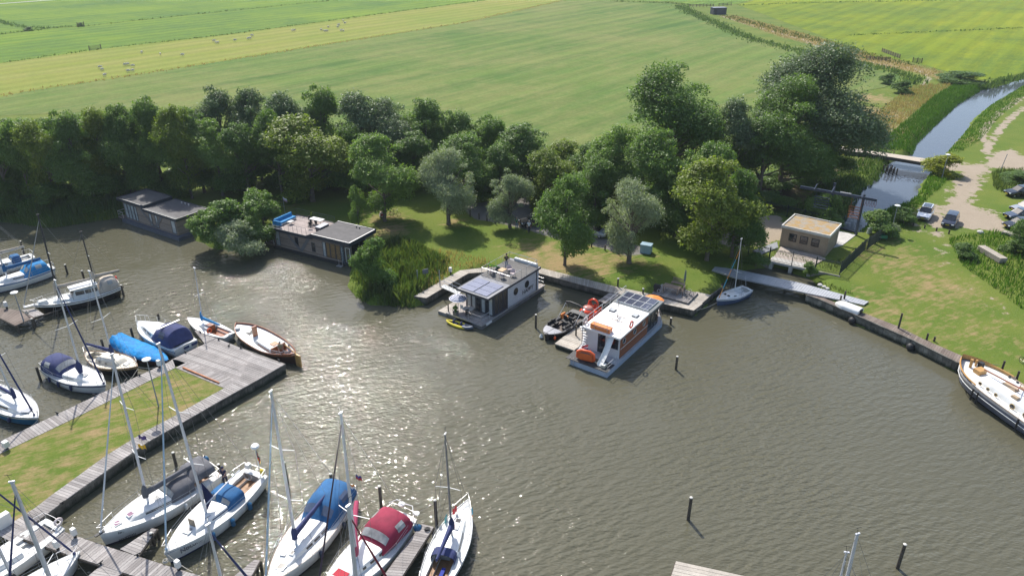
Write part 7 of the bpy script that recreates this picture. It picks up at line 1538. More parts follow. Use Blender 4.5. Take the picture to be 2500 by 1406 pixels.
for k, (bx, by, hm, l) in enumerate(((2030, 1570, 8.6, 'yacht below the frame with the taller grey mast near the pale jetty head'), (2022, 1530, 6.0, 'boat below the frame with the shorter mast beside the taller grey one'))):
    p = at(bx, by, 1.0); b = thing('sailing_yacht', l, 'boat', (p.x, p.y, 0), R(200 - 30 * k)); h = Hull(8.5 if k == 0 else 6, 2.8, 1.0, 1.2, .7); h.build(b, [WHITE, M('dark_boot_stripe')]); h.deck(b, DECKW); coach(h, b, .34, .8, 1.0, .5, .38, WHITE); spars(h, b, .5, hm, boom=2.5, cover=NAVY, spr=(.62 if k == 0 else .9,), sprw=.12, r=.11 if k == 0 else .07, lean=(.0, -.3))
# --- R: barge
b, L = boat('barge', 'long converted sailing barge with white deck, ochre bow and slate hull', (2349, 874), (2560, 1226), 1.55, L=19); h = Hull(L, 4.8, 1.25, 1.95, .8, rake=.015, fine=2.6, sheer=.1, full=.5); b.rotation_euler.z = R(107.5); BH = 107.5
bw = at(2347, 878, 1.9); dv = Vector((math.cos(R(BH)), math.sin(R(BH)), 0)); b.location = (bw.x - dv.x * L / 2, bw.y - dv.y * L / 2, 0)
SLT = M('slate_grey_hull', (.13, .14, .19), .5, var=.2, scale=.8); h.build(b, [SLT, HULLDK, M('pale_gunwale', (.55, .52, .5), .5)], bulwark=.1); h.deck(b, DECKW); h.rail(b, M('ochre_paint', (.48, .27, .09), .5), .14, .16, t0=.8, zoff=.15, name='bow_bulwark'); h.rail(b, M('tan_trim', (.5, .38, .27), .5), .1, .08, t1=.82)
h.rail(b, WHITE, .08, .05, zoff=-.55, name='white_line')
mb = MB(); secs = [[(h.x(t), sg_ * h.hb(t) * .98, h.z(t) + z_) for z_ in (0, .5)] for sg_ in (1, -1) for t in ()]
for sg in (1, -1):
    rr = [[(h.x(t), sg * h.hb(t) * .97, h.z(t) - .02), (h.x(t), sg * h.hb(t) * .99, h.z(t) + .12 + .5 * max(0, (t - .82) / .18))] for t in [.82 + .18 * i / 10 for i in range(11)]]; mb.loft(rr); mb.loft([r[::-1] for r in rr])
mb.build('bow_bulwark', [M('ochre_paint')], b)
zt = coach(h, b, .04, .86, 1.75, 1.45, .55, WHITE, front=.06, crown_=.2)
mb = MB()
for t_, r_ in ((.80, .13), (.755, .13), (.71, .13), (.62, .22), (.55, .22), (.48, .22), (.41, .22)):
    for sg in (1, -1): disc(mb, (h.x(t_), h.z(t_) + .28), r_, sg * 1.71, sg * 1.78)
mb.build('porthole', [GLASS], b); mb = MB()
for t_, r_ in ((.80, .13), (.755, .13), (.71, .13), (.62, .22), (.55, .22), (.48, .22), (.41, .22)): mb.torus((h.x(t_), 1.78, h.z(t_) + .28), r_ + .02, .03, 'y')
mb.build('porthole_ring', [M('brass', (.5, .36, .15), .3, .7)], b)
for t_, y_, a_, c_ in ((.72, .0, 1.5, .55), (.69, -.9, .6, .35), (.65, .9, .7, .4), (.55, -.1, 1.6, .8)): mb = MB(); mb.box((h.x(t_), y_, zt(t_) + .05), (a_, c_, .18), 0, taper=.8); mb.build('deck_hatch', [M('tan_cover', (.42, .31, .2), .7)], b)
mb = MB(); mb.tube((h.x(.85), .5, zt(.8) + .35), (h.x(.62), -.1, zt(.7) + .45), .07); mb.tube((h.x(.70), -.7, zt(.7) + .4), (h.x(.66), .7, zt(.7) + .5), .04); mb.build('lowered_spar', [VARN], b)
mb = MB(); mb.tube((h.x(.93), .35, h.z(.9)), (h.x(.93), .35, h.z(.9) + 1.0), .13); mb.tube((h.x(.93), -.3, h.z(.9)), (h.x(.93), -.3, h.z(.9) + .8), .1); mb.box((h.x(.915), -.6, h.z(.9) + .4), (.4, .4, .5), 0, 1); mb.box((h.x(.88), .2, h.z(.88) + .25), (.7, .9, .5), 0, 0); mb.build('anchor_winch', [M('ochre_paint'), BLACK], b)
mb = MB()
for k in range(16): t_ = .06 + k * .05; mb.tube((h.x(t_), h.hb(t_) * .95, h.z(t_)), (h.x(t_), h.hb(t_) * .95, h.z(t_) + .45), .015, n=4)
mb.path([(h.x(t_), h.hb(t_) * .95, h.z(t_) + .45) for t_ in [.06 + k * .05 for k in range(16)]], .012, 4); mb.build('side_railing', [M('tan_trim')], b)
for t_ in (.80, .77, .55, .42, .3): mb = MB(); y_ = h.hb(t_) + .06; mb.box((h.x(t_), y_, .85), (.12, .1, 1.2)); mb.build('rubbing_timber', [BLACK], b)
# --- small craft
t = thing('dinghy', 'white dinghy upside down on the brown quay', 'dinghy', at(2070, 753, 1.05), math.atan2(*(at(2100, 762, 1.05) - at(2046, 742, 1.05)).yx)); mb = MB(); secs = []
for i in range(13):
    u = i / 12; x_ = -1.45 + 2.9 * u; w_ = .72 * (1 - max(0, (.35 - u) / .35) ** 2 * .75 - max(0, (u - .8) / .2) * .06); hh_ = .55 * (1 - max(0, (.25 - u) / .25) ** 2 * .6)
    secs.append([(x_, w_ * math.cos(math.pi * k / 10), hh_ * math.sin(math.pi * k / 10) ** .6 + .03) for k in range(11)])
mb.loft([r[::-1] for r in secs], capa=True, capb=True); mb.build('hull', [WHITE], t, smooth=True); mb = MB(); mb.box((1.5, 0, .25), (.08, .5, .35)); mb.build('transom_pad', [BLACK], t); 
mb = MB(); mb.path([(s_[0][0], s_[0][1], .05) for s_ in secs], .04, 6); mb.path([(s_[-1][0], s_[-1][1], .05) for s_ in secs], .04, 6); mb.build('gunwale', [STEEL], t)
for k, (x_, y_) in enumerate(((2079, 784), (2221, 848))):
    ff = thing('ball_fender', ['black ball fender on the quay wall below the upturned dinghy', 'black ball fender farther along the brown quay wall'][k], 'fender', at(x_, y_ - 3, .35)); mb = MB(); mb.ball((0, -.15, 0), .42, 16); mb.build('bumper', [BLACK], ff, smooth=True); mb = MB(); mb.tube((0, -.05, .38), (0, .15, .75), .04); mb.build('hanger', [BLACK], ff)
def kayak(name, label, a, c, w_, mats, z=.0, hh=.32, cat='kayak'):
    A, B_ = at(*a, .2), at(*c, .2); d = B_ - A; t = thing(name, label, cat, ((A + B_) / 2).xy.to_3d(), math.atan2(d.y, d.x)); L_ = d.length; n = 16
    for sg in (1, -1):
        mb = MB(); P = [(-L_ / 2 + L_ * i / n, sg * w_ / 2 * math.sin(math.pi * i / n) ** .6, .16 + .16 * abs(2 * i / n - 1) ** 3) for i in range(n + 1)]; mb.path(P, [.05 + .11 * math.sin(math.pi * i / n) ** .5 for i in range(n + 1)], 9); mb.build('side_tube', [mats[0] if sg > 0 else mats[0]], t, smooth=True)
    mb = MB(); mb.add([(-L_ / 2 + .2, 0, .1)] + [(-L_ / 2 + L_ * i / n, -w_ / 2 * math.sin(math.pi * i / n) ** .6, .1) for i in range(1, n)] + [(L_ / 2 - .2, 0, .1)] + [(-L_ / 2 + L_ * i / n, w_ / 2 * math.sin(math.pi * i / n) ** .6, .1) for i in range(n - 1, 0, -1)], [tuple(range(2 * n))]); mb.build('floor', [BLACK], t)
    for x_ in (-.5, .5): mb = MB(); mb.box((x_, 0, .22), (.5, .38, .1)); mb.box((x_ - .25, 0, .4), (.08, .38, .35)); mb.build('seat', [NAVY], t)
    return t
k_ = kayak('kayak', 'yellow and grey inflatable kayak beside the front deck', (1090, 783), (1153, 802), .75, [M('kayak_yellow', (.62, .52, .03), .5)])
sx = math.cos(k_.rotation_euler.z); mb = MB(); L_ = 3.2; mb.path([(.6, .30, .19), (1.1, .25, .21), (1.5, .12, .27), (1.72, 0, .32), (1.5, -.12, .27), (1.1, -.25, .21), (.6, -.30, .19)], .17, 9); mb.build('grey_nose', [M('kayak_grey', (.08, .10, .14), .5)], k_, smooth=True)
# black sloop with seats
A, B_ = at(1334, 818, .6), at(1414, 770, .6); d = B_ - A; t = thing('sports_boat', 'black open motorboat with grey cushioned bow and folded dark bimini', 'motorboat', ((A + B_) / 2).xy.to_3d(), math.atan2(-d.y, -d.x)); h = Hull(d.length + .6, 2.6, .8, .85, .9, rake=.02, fine=2.2)
h.build(t, [M('gloss_black_hull', (.02, .02, .023), .2, coat=.5), BLACK, M('gloss_black_hull')]); h.deck(t, M('charcoal_deck', (.05, .05, .055), .5), (.10, .74, 1.05, .45), floor=M('tan_floor', (.10, .075, .06), .6)); h.rail(t, M('dark_alloy', (.25, .25, .26), .35, .7), .03, .3, t0=.2, t1=.72)
mb = MB(); mb.loft([[(h.x(u), -h.hb(u) * .9, h.z(u) + .02), (h.x(u), -h.hb(u) * .5, h.z(u) + .1), (h.x(u), 0, h.z(u) + .05), (h.x(u), h.hb(u) * .5, h.z(u) + .1), (h.x(u), h.hb(u) * .9, h.z(u) + .02)] for u in (.75, .82, .9, .96)][::-1]); mb.build('bow_cushion', [M('grey_vinyl', (.33, .33, .35), .4)], t, smooth=True)
for x_, y_, m_ in ((.58, .75, BLACK), (.58, -.75, BLACK), (.40, .75, BLACK), (.22, .0, BLACK), (.3, -.8, M('orange_vinyl', (.6, .2, .04), .5)), (.66, -.75, BLACK)): mb = MB(); mb.box((h.x(x_), y_, .75), (.75, .55, .22)); mb.box((h.x(x_), y_ + (.25 if y_ > 0 else -.25), .98), (.75, .12, .4)); mb.build('bench_seat', [m_], t)
for y_ in (.4, -.3): mb = MB(); mb.box((h.x(.42), y_, .85), (.45, .45, .14)); mb.box((h.x(.42) - .22, y_, 1.15), (.1, .42, .5)); mb.build('helm_chair', [BLACK], t)
mb = MB(); mb.box((h.x(.52), .35, .85), (.3, .7, .7), 0, taper=.7); mb.build('console', [BLACK], t)
x_ = h.x(.18)
for sg in (1, -1): mb = MB(); mb.path([(x_ + 1.6, sg * 1.15, .8), (x_ + .1, sg * 1.15, 2.3)], .025, 5); mb.path([(x_ - .4, sg * 1.15, .8), (x_ + .1, sg * 1.15, 2.3)], .025, 5); mb.build('bimini_frame', [STEEL], t)
mb = MB(); mb.path([(x_ + .1, -1.15, 2.3), (x_ + .12, -.6, 2.48), (x_ + .12, .6, 2.48), (x_ + .1, 1.15, 2.3)], .11, 8); mb.build('folded_bimini', [BLACK], t, smooth=True)
mb = MB(); mb.box((h.x(-.03), 0, .55), (.4, .45, .8), 0, taper=.8); mb.build('outboard_engine', [BLACK], t)
fender('orange fender at the bow of the black open motorboat', t, h, .9, 1, ORANGE, .12, .4, drop=.2)
ff = thing('ball_fender', 'white conical fender floating at the corner of the black open motorboat', 'fender', at(1322, 822, .15)); mb = MB(); mb.lathe((0, 0, 0), [(.02, -.15), (.25, 0), (.22, .15), (.05, .4)], 10); mb.build('bumper', [FWH], ff, smooth=True)
# orange pedal boat
t = thing('pedal_boat', 'glossy orange pedal boat with rounded clear hood behind the railing', 'pedal boat', at(1438, 766, .1).xy.to_3d(), R(54)); OG = M('gloss_orange_shell', (.70, .07, .02), .2, coat=.6)
for sg in (1, -1): mb = MB(); mb.path([(-1.7, sg * .62, .25), (-1.3, sg * .65, .22), (1.3, sg * .65, .22), (1.75, sg * .6, .32)], [.1, .33, .33, .08], 10); mb.build('float_hull', [OG], t, smooth=True)
mb = MB(); mb.ball((-.55, 0, .62), .85, 18, sz=.55); mb.build('shell', [OG], t, smooth=True); mb = MB(); mb.ball((-.35, 0, .95), .62, 16, sz=.55); mb.build('windshield', [M('pinkish_acrylic', (.5, .22, .18), .1, coat=.6)], t, smooth=True)
mb = MB(); mb.path([(.5, -.55, .5), (.9, -.55, 1.3), (1.0, 0, 1.5), (.9, .55, 1.3), (.5, .55, .5)], .08, 8); mb.torus((1.05, 0, 1.0), .5, .12, 'x'); mb.build('rear_hoop', [OG], t, smooth=True)
for y_ in (.35, -.35): mb = MB(); mb.box((.55, y_, .55), (.5, .45, .15)); mb.box((.8, y_, .85), (.12, .45, .5)); mb.build('seat', [M('dull_red_seat', (.45, .06, .03), .5)], t)

# ================================================================ PEOPLE
SKIN = M('skin', (.45, .27, .19), .5, var=.05); HAIRD = M('dark_hair', (.04, .025, .02), .7); HAIRG = M('grey_hair', (.35, .33, .31), .7)
def skinmesh(name, chains, mat, parent, root=0):
    V, E, Rr, key = [], [], [], {}
    def vid(p, r):
        k = tuple(round(c, 3) for c in p)
        if k not in key: key[k] = len(V); V.append(p); Rr.append(r)
        return key[k]
    for ch in chains:
        ids = [vid(p, r) for p, r in ch]; E += [(a, b) for a, b in zip(ids[:-1], ids[1:]) if a != b]
    me = bpy.data.meshes.new(name); me.from_pydata(V, E, []); me.materials.append(mat); o = bpy.data.objects.new(name, me); COL.objects.link(o); o.parent = parent
    m = o.modifiers.new('skin', 'SKIN'); m.use_smooth_shade = True
    for i, sv in enumerate(me.skin_vertices[0].data): sv.radius = (Rr[i], Rr[i]); sv.use_root = (i == root)
    s = o.modifiers.new('sub', 'SUBSURF'); s.levels = 1; s.render_levels = 1; return o
def person(label, loc, rz, shirt, trousers, hair=HAIRD, pose='stand', arms=((.26, .05, .82), (-.26, .05, .82)), elb=None, lean=.0, longleg=True, step=.08, h=1.74):
    t = thing('person', label, 'person', loc, rz); k = h / 1.74; t.scale = (k, k, k); sit = pose == 'sit'
    z0 = .48 if sit else .92; pel = (0, 0, z0); ch = (0, lean * .6, z0 + .38); nk = (0, lean, z0 + .57); hd = (0, lean + .02, z0 + .70)
    legs = []
    for s in (1, -1):
        hip = (s * .09, 0, z0 - .02)
        if sit: kn = (s * .13, .42, z0 + .02); an = (s * .13, .46, .08); ft = (s * .14, .62, .04)
        else: kn = (s * .10, .03 + s * step * .6, .50); an = (s * .10, s * step * 1.2, .08); ft = (s * .12, s * step * 1.2 + .16, .04)
        legs.append((hip, kn, an, ft))
    body = [[(pel, .13), (ch, .14), (nk, .06), (hd, .085), ((hd[0], hd[1], hd[2] + .09), .095), ((hd[0], hd[1], hd[2] + .17), .06)]]
    for hip, kn, an, ft in legs: body.append([(pel, .13), (hip, .085), (kn, .055), (an, .04), (ft, .035)])
    sl = []
    for i, s in enumerate((1, -1)):
        sh = (s * .19, ch[1], z0 + .50); hand = arms[i]; hand = (hand[0], hand[1] + lean, hand[2] + (z0 - .92)); el = (sh[0] + (hand[0] - sh[0]) * .45 + s * .05, (sh[1] + hand[1]) / 2 - .05, (sh[2] + hand[2]) / 2 - .02)
        if elb: el = (el[0], el[1], el[2] - .05)
        d = (Vector(hand) - Vector(el)).normalized(); w_ = Vector(hand); body.append([(ch, .14), (sh, .055), (el, .042), (tuple(w_), .03), (tuple(w_ + d * .07), .034)])
        side = d.cross(Vector((0, 1, .2))).normalized()
        for j, (of, ln) in enumerate(((-.027, .075), (-.009, .09), (.009, .085), (.027, .068))):
            b0 = w_ + d * .085 + side * of; body.append([(tuple(w_ + d * .07), .034), (tuple(b0), .010), (tuple(b0 + d * ln * .5 + Vector((0, .008, 0))), .009), (tuple(b0 + d * ln * .9 + Vector((0, .022, 0))), .008)])
        th = w_ + d * .03; body.append([(tuple(w_), .03), (tuple(th + side * -.03 + Vector((0, .02, 0))), .011), (tuple(th + side * -.035 + d * .045 + Vector((0, .035, 0))), .009)])
        sl.append([(ch, .155), (sh, .075), (tuple(Vector(sh).lerp(Vector(el), .75)), .062)])
    skinmesh('body', body, SKIN, t)
    skinmesh('shirt', [[((0, 0, z0 + .02), .15), ((0, lean * .4, z0 + .2), .15), (ch, .165), ((0, lean * .9, z0 + .53), .085)]] + sl, shirt, t, 1)
    skinmesh('trousers', [[((0, 0, z0 + .06), .145), (pel, .15)]] + [[(pel, .15), (hip, .10), (kn, .075)] + ([(an, .06)] if longleg else []) for hip, kn, an, ft in legs], trousers, t, 1)
    for s, (hip, kn, an, ft) in zip((1, -1), legs): mb = MB(); mb.path([(an[0], an[1] - .06, .045), (ft[0], ft[1] - .03, .045), (ft[0], ft[1] + .04, .035)], [.05, .05, .035], 8); mb.build('shoe', [BLACK], t, smooth=True)
    c = Vector((hd[0], hd[1], hd[2] + .10)); mb = MB(); mb.ball(c + Vector((0, -.018, .025)), .108, 12, sz=1.05); mb.build('hair', [hair], t, smooth=True)
    mb = MB(); mb.path([c + Vector((0, .085, .01)), c + Vector((0, .115, -.03)), c + Vector((0, .09, -.035))], [.012, .018, .01], 6)
    for s in (1, -1): mb.ball(c + Vector((s * .1, 0, -.02)), .025, 6)
    mb.build('nose_and_ears', [SKIN], t, smooth=True); mb = MB()
    for s in (1, -1): mb.ball(c + Vector((s * .035, .088, .005)), .012, 6)
    mb.box(c + Vector((0, .09, -.065)), (.05, .01, .012)); mb.build('eyes_and_mouth', [BLACK], t); return t
CL = lambda n, c: M(n, c, .85, var=.12)
person('person in black t-shirt and grey-blue trousers standing on the roof terrace', place(hbA, 8.5, 2.9, 3.48), R(190), CL('black_tshirt', (.02, .02, .022)), CL('grey_jeans', (.25, .28, .34)), arms=((.28, .08, .86), (-.28, .02, .84)))
person('person in white shirt and dark trousers walking beside the dark parked car', at(1291.3, 567, GZ), R(185), CL('white_shirt', (.7, .72, .75)), CL('dark_trousers', (.03, .03, .04)), HAIRG, step=.16)
person('person in green t-shirt and jeans standing by the small airy willow', at(1261.5, 558.5, GZ), R(170), CL('green_tshirt', (.03, .22, .12)), CL('blue_jeans', (.14, .22, .3)), HAIRG, arms=((.14, .3, 1.1), (-.14, .3, 1.1)), elb=1)
pz = YK.matrix_basis @ Vector((YKh.x(.22), -1.15, YKh.z(.2))); person('person in navy jacket and cap standing on the yacht with blue sprayhood', pz, YK.rotation_euler.z + R(-80), CL('navy_jacket', (.015, .02, .06)), CL('navy_trousers', (.02, .025, .07)), M('navy_cap', (.015, .02, .07), .8), arms=((.22, .3, 1.15), (-.22, .28, 1.2)), lean=.06)
person('person in olive-brown shirt standing at the stern of the traditional boat', TJ.matrix_basis @ Vector((TJh.x(.2), .25, TJh.z(.2) - .5)), TJ.rotation_euler.z + R(60), CL('olive_shirt', (.22, .2, .13)), CL('brown_trousers', (.2, .08, .04)), HAIRG, lean=.12, arms=((.2, .35, 1.0), (-.2, .3, 1.0)))
person('person in blue checked shirt sitting in the cockpit of the traditional boat', TJ.matrix_basis @ Vector((TJh.x(.14), -.35, TJh.z(.2) - .48)), TJ.rotation_euler.z + R(0), CL('checked_shirt', (.2, .26, .42)), CL('grey_shorts', (.2, .2, .22)), HAIRG, pose='sit', arms=((.2, .42, .98), (-.2, .42, .98)))

# ================================================================ CARS
TYRE = M('tyre_rubber', (.02, .02, .02), .8); RIM = M('alloy_rim', (.45, .46, .48), .3, .8); PLATE = M('yellow_plate', (.6, .45, .05), .5)
def car(label, px, hd, paint, kind='suv', L=4.4, W_=1.85, H_=1.62, sunroof=False, toward=None):
    p = at(*px, GZ + .03); a = R(hd) if toward is None else math.atan2(*(at(*toward, GZ) - p).yx)
    t = thing('parked_car', label, 'car', p, a, 'cars parked on the sandy ground' if px[0] > 2000 else None); hL = L / 2; w = W_ / 2; est = kind in ('suv', 'van', 'estate')
    bl = .98 if kind == 'van' else (H_ * .60); hood_ = bl - .06
    st = [(-hL, .80, .45, bl - .18), (-hL + .1, .93, .32, bl - .02), (-hL + .7, 1, .26, bl), (-.6, 1, .24, bl), (.6, 1, .24, bl - .01), (hL - 1.25, 1, .24, bl - .03), (hL - .5, .97, .26, hood_ - .08), (hL - .12, .88, .32, hood_ - .22), (hL, .74, .42, hood_ - .42)]
    mb = MB(); secs = []
    for x, k, zb, zt in st:
        y = w * k; row = [(x, y * .94, zb), (x, y, zb + .18), (x, y * 1.0, (zb + zt) / 2 + .05), (x, y * .965, zt - .07), (x, y * .88, zt), (x, 0, zt + .03)]; secs.append(row + [(q[0], -q[1], q[2]) for q in row[:-1][::-1]])
    mb.loft([r[::-1] for r in secs], capa=True, capb=True); mb.build('body', [paint], t, smooth=True)
    xr, xf = (-hL + .12, hL - (.95 if kind == 'van' else 1.25)); tr, tf = (xr + (.25 if est else .75), xf - (.75 if kind != 'van' else .6))
    gs = [(xr, .84, .80, bl - .04, bl), (tr, .90, .74, bl - .02, H_ - .05), ((tr + tf) / 2, .92, .76, bl - .02, H_), (tf, .90, .74, bl - .02, H_ - .04), (xf, .84, .78, bl - .04, bl - .0)]
    mb = MB(); mb.loft([[(x, -w * kb, zb), (x, -w * kt, zt - .06), (x, -w * kt * .86, zt), (x, w * kt * .86, zt), (x, w * kt, zt - .06), (x, w * kb, zb)] for x, kb, kt, zb, zt in gs], capa=True); mb.build('windows', [GLASS], t, smooth=False)
    mb = MB(); mb.loft([[(x, -w * kt * .9, z_ + .012), (x, 0, z_ + .04), (x, w * kt * .9, z_ + .012)] for x, kt, z_ in ((tr - .05, .74, H_ - .045), ((tr + tf) / 2, .76, H_), (tf + .06, .74, H_ - .04))]); mb.loft([[(x, s * w * kb, zb), (x, s * w * kt, zt - .05), (x, s * w * kt * .86, zt + .012)] for s in (1,) for x, kb, kt, zb, zt in [(xr + .35, .915, .745, bl, H_ - .05), (xr + .48, .915, .745, bl, H_ - .05)]]) if est else 0
    mb.build('roof', [paint], t, smooth=True)
    if sunroof: mb = MB(); mb.bb(tr + .3, tf - .1, -w * .55, w * .55, H_ + .03, H_ + .05); mb.build('glass_roof', [GLASS], t)
    for sx in (hL - .85, -hL + .8):
        for s in (1, -1):
            wl = thing_part('wheel', t, (sx, s * (w - .11), .34)); mb = MB(); mb.torus((0, 0, 0), .25, .095, 'y', 18, 8); mb.build('tyre', [TYRE], wl, smooth=True)
            mb = MB(); disc(mb, (0, 0), .21, -.07, .07, 16); mb.build('rim', [RIM], wl)
    for s in (1, -1):
        mb = MB(); mb.box((hL - .14, s * w * .66, hood_ - .26), (.16, .36, .14), s * -.25); mb.build('headlight', [M('headlamp', (.6, .62, .65), .1, coat=.8)], t)
        mb = MB(); mb.box((-hL + .06, s * w * .72, bl - .2), (.1, .3, .18)); mb.build('tail_light', [M('tail_lamp', (.35, .01, .01), .2)], t)
        mb = MB(); mb.box((xf - .45, s * (w * .93 + .1), bl + .05), (.16, .2, .13)); mb.build('wing_mirror', [paint], t, smooth=False)
    mb = MB(); mb.box((hL - .02, 0, .48), (.06, .5, .11)); mb.build('number_plate', [PLATE], t); mb = MB(); mb.box((hL - .05, 0, .62), (.08, W_ * .5, .14)); mb.build('grille', [BLACK], t); return t
def thing_part(name, parent, loc):
    o = bpy.data.objects.new(name, None); COL.objects.link(o); o.parent = parent; o.location = loc; o.empty_display_size = .1; return o
CP_ = lambda n, c=None: M(n, c, .22, .2, var=.03, coat=.7)
car('white SUV with black glass roof parked nose-on behind the low posts', (2257, 530), 0, CP_('white_car_paint', (.85, .86, .87)), sunroof=True, toward=(2246, 548))
car('dark blue estate car parked to the right of the white SUV', (2318, 546), 0, CP_('midnight_paint', (.012, .016, .035)), 'estate', 4.5, 1.8, 1.45, toward=(2306, 564))
car('black SUV topmost at the right edge under the hedge', (2487, 478), 184, CP_('black_paint', (.01, .01, .013)))
car('silver-roofed car half hidden at the right edge', (2500, 516), 188, CP_('silver_paint', (.35, .37, .4)), 'hatch', 4.2, 1.8, 1.5)
car('grey-blue car half hidden behind the right-hand tree', (2486, 533), 186, CP_('grey_blue_paint', (.06, .08, .12)), 'hatch', 4.2, 1.8, 1.5)
car('black hatchback lowest of the cars behind the right-hand tree', (2483, 556), 186, CP_('black_paint'), 'hatch', 4.0, 1.75, 1.45)
car('silver off-road car behind the two lawn trees', (1441, 573), -24, CP_('silver_paint'), 'van', 4.8, 1.9, 1.85)
car('dark off-road car behind the man in the white shirt', (1302, 549), 200, CP_('dark_grey_paint', (.03, .032, .035)), 'suv', 4.2, 1.8, 1.7)
t = thing('utility_cabinet', 'pale blue box cabinet at the foot of the silver-green willow', 'cabinet', at(1577, 616, GZ), R(-25)); mb = MB(); mb.bb(-.7, .7, -.5, .5, 0, 1.15); mb.build('case', [M('pale_blue_panel', (.26, .38, .46), .5)], t); mb = MB(); mb.bb(-.74, .74, -.54, .54, 1.15, 1.2); mb.build('lid', [M('pale_blue_panel')], t)

# ================================================================ SHEEP, GATES, POSTS, LAMPS
WOOL = M('wool', (.56, .52, .45), .95, bump=.03, bscale=15); sh0 = MB()
secs = []
for i in range(9):
    u = i / 8; x_ = -.55 + 1.1 * u; r = .30 * math.sin(math.pi * min(1, max(0, .12 + u * .80))) ** .5; secs.append([(x_, r * .85 * math.cos(2 * math.pi * k / 10), .62 + r * math.sin(2 * math.pi * k / 10) - .03 * math.cos(u * 6)) for k in range(10)])
sh0.loft(secs, close=True, capa=True, capb=True); sh0.path([(.48, 0, .74), (.62, 0, .72), (.78, 0, .5)], [.13, .11, .05], 7, m=0)
for x_, f in ((.36, 1), (-.38, -1)):
    for s in (1, -1): sh0.path([(x_, s * .14, .5), (x_ - .03 * (f < 0), s * .14, .26), (x_, s * .14, 0)], [.07, .04, .035], 6)
SL_ = 'pale sheep grazing in the yellowish pasture between the ditches'; s0 = None
for i, (x, y) in enumerate([(963, 364), (1089, 376), (1238, 382), (680, 466), (695, 482), (712, 520), (850, 449), (868, 447), (904, 457), (873, 492), (903, 489), (1452, 286), (1465, 298), (1480, 298), (1594, 282), (1685, 271), (1697, 268), (1711, 250), (1981, 214), (1997, 215), (2180, 211), (2202, 219), (2218, 219), (2227, 191), (2291, 191), (2298, 177), (2328, 148), (2314, 216), (2330, 217), (2340, 165)]):
    p = at(x / 2.778, y / 2.778, 1.0)
    if s0 is None: s0 = sh0.build('sheep', [WOOL], smooth=True); o = s0
    else: o = s0.copy(); COL.objects.link(o)
    o.location = p; o.rotation_euler = (0, 0, rnd.uniform(0, 6.28)); o.scale = (.95,) * 3; tag(o, SL_, 'sheep', 'sheep grazing in the long pasture')
WOODG = M('weathered_rail_wood')
def gate(label, a, b, n=2, h=1.3, bars=4, z=1.0, cat='gate', name='field_gate', th=.1):
    A, B = at(*a, z), at(*b, z); t = thing(name, label, cat, A); d = B - A; ang = math.atan2(d.y, d.x)
    for k in range(n): p = A.lerp(B, k / (n - 1)); mb = MB(); mb.box((p.x, p.y, z + h / 2 + .1), (.2, .2, h + .3), ang); T(mb.build('post', [WOODG]), t)
    mb = MB(); c = (A + B) / 2
    for k in range(bars): mb.box((c.x, c.y, z + h * (k + 1) / bars - .08), (d.length, .06, th), ang)
    T(mb.build('rails', [WOODG]), t); return t
gate('wooden field gate with thick posts on the second ditch', (219, 124), (247, 120)); gate('small distant gate and shrub-covered culvert on the third ditch', (190, 67), (206, 65), h=1.6)
gate('long dark post and rail fence at the far end of the track', (1683, 18), (1742, 17), 8, 1.2, 2, cat='fence', name='rail_fence', th=.2); gate('second length of rail fence behind the dark shed', (1755, 16), (1785, 14), 4, 1.2, 2, cat='fence', name='rail_fence', th=.2)
gate('weathered board fence of the sheep pen by the bright meadow', (2114, 146), (2172, 150), 7, 1.0, 3, cat='fence', name='pen_fence', th=.16); gate('pale row of hurdles above the sheep pen', (2153, 127), (2196, 143), 9, 1.0, 3, cat='fence', name='hurdle_fence', th=.2); gate('pale leaning gate at the edge of the bright meadow', (2228, 152), (2250, 154), 3, 1.2, 5)
t = thing('shed', 'small dark field shed near the far end of the track', 'shed', at(1753, 35, 1), R(10)); mb = MB(); mb.bb(-3.2, 3.2, -1.8, 1.8, 0, 2.8); mb.build('wall', [M('dark_shed', (.035, .04, .055), .6)], t); mb = MB(); mb.bb(-3.3, 3.3, -1.9, 1.9, 2.8, 2.95); mb.build('roof', [M('grey_shed_roof', (.18, .2, .24), .6)], t); mb = MB(); mb.bb(-2.6, -1.4, -1.84, -1.8, 0, 2.2); mb.build('door', [BLACK], t)
def pole(name, label, base, ytop, r, mat, z=GZ, cat='bollard', grp=None, cap=None, lean=0):
    p = at(*base, z); h = height_for(p, ytop); t = thing(name, label, cat, p, 0, grp); mb = MB(); mb.tube((0, 0, -.1), (lean, 0, h), r, r * .9, 8); mb.build('shaft', [mat], t, smooth=True)
    mb = MB(); mb.lathe((lean, 0, h), [(r * 1.1, -.12), (r * 1.15, 0), (.001, .05)], 8); mb.build('cap', [cap or mat], t); return t
BG = 'dark wooden bollards along the gravel path'
for k, (x, y, yt, l) in enumerate([(1148, 530, 506, 'tallest dark bollard at the left end of the gravel path'), (1169.6, 536, 521, 'dark bollard second from the left along the gravel path'), (1189, 540, 526, 'dark bollard third from the left along the gravel path'), (1209, 546.5, 531, 'dark bollard nearest the small airy willow'), (1444, 603, 591, 'dark bollard in front of the silver off-road car'), (1477, 611, 599, 'dark bollard on dry grass left of the silver-green willow'), (1510, 621, 608, 'dark bollard under the silver-green willow')]): pole('bollard', l, (x, y), yt, .1, POST, grp=BG)
LPG = 'low wooden posts in front of the parked cars'
for x, y, yt, l in [(2228.6, 552.7, 544, 'low post at the left front wheel of the white SUV'), (2256.8, 558, 549.5, 'low post to the right of the white SUV'), (2285.6, 564.4, 556, 'low post at the left front wheel of the dark estate'), (2316, 571, 561, 'low post at the right front wheel of the dark estate')]: pole('low_post', l, (x, y), yt, .11, POST, grp=LPG, cat='post')
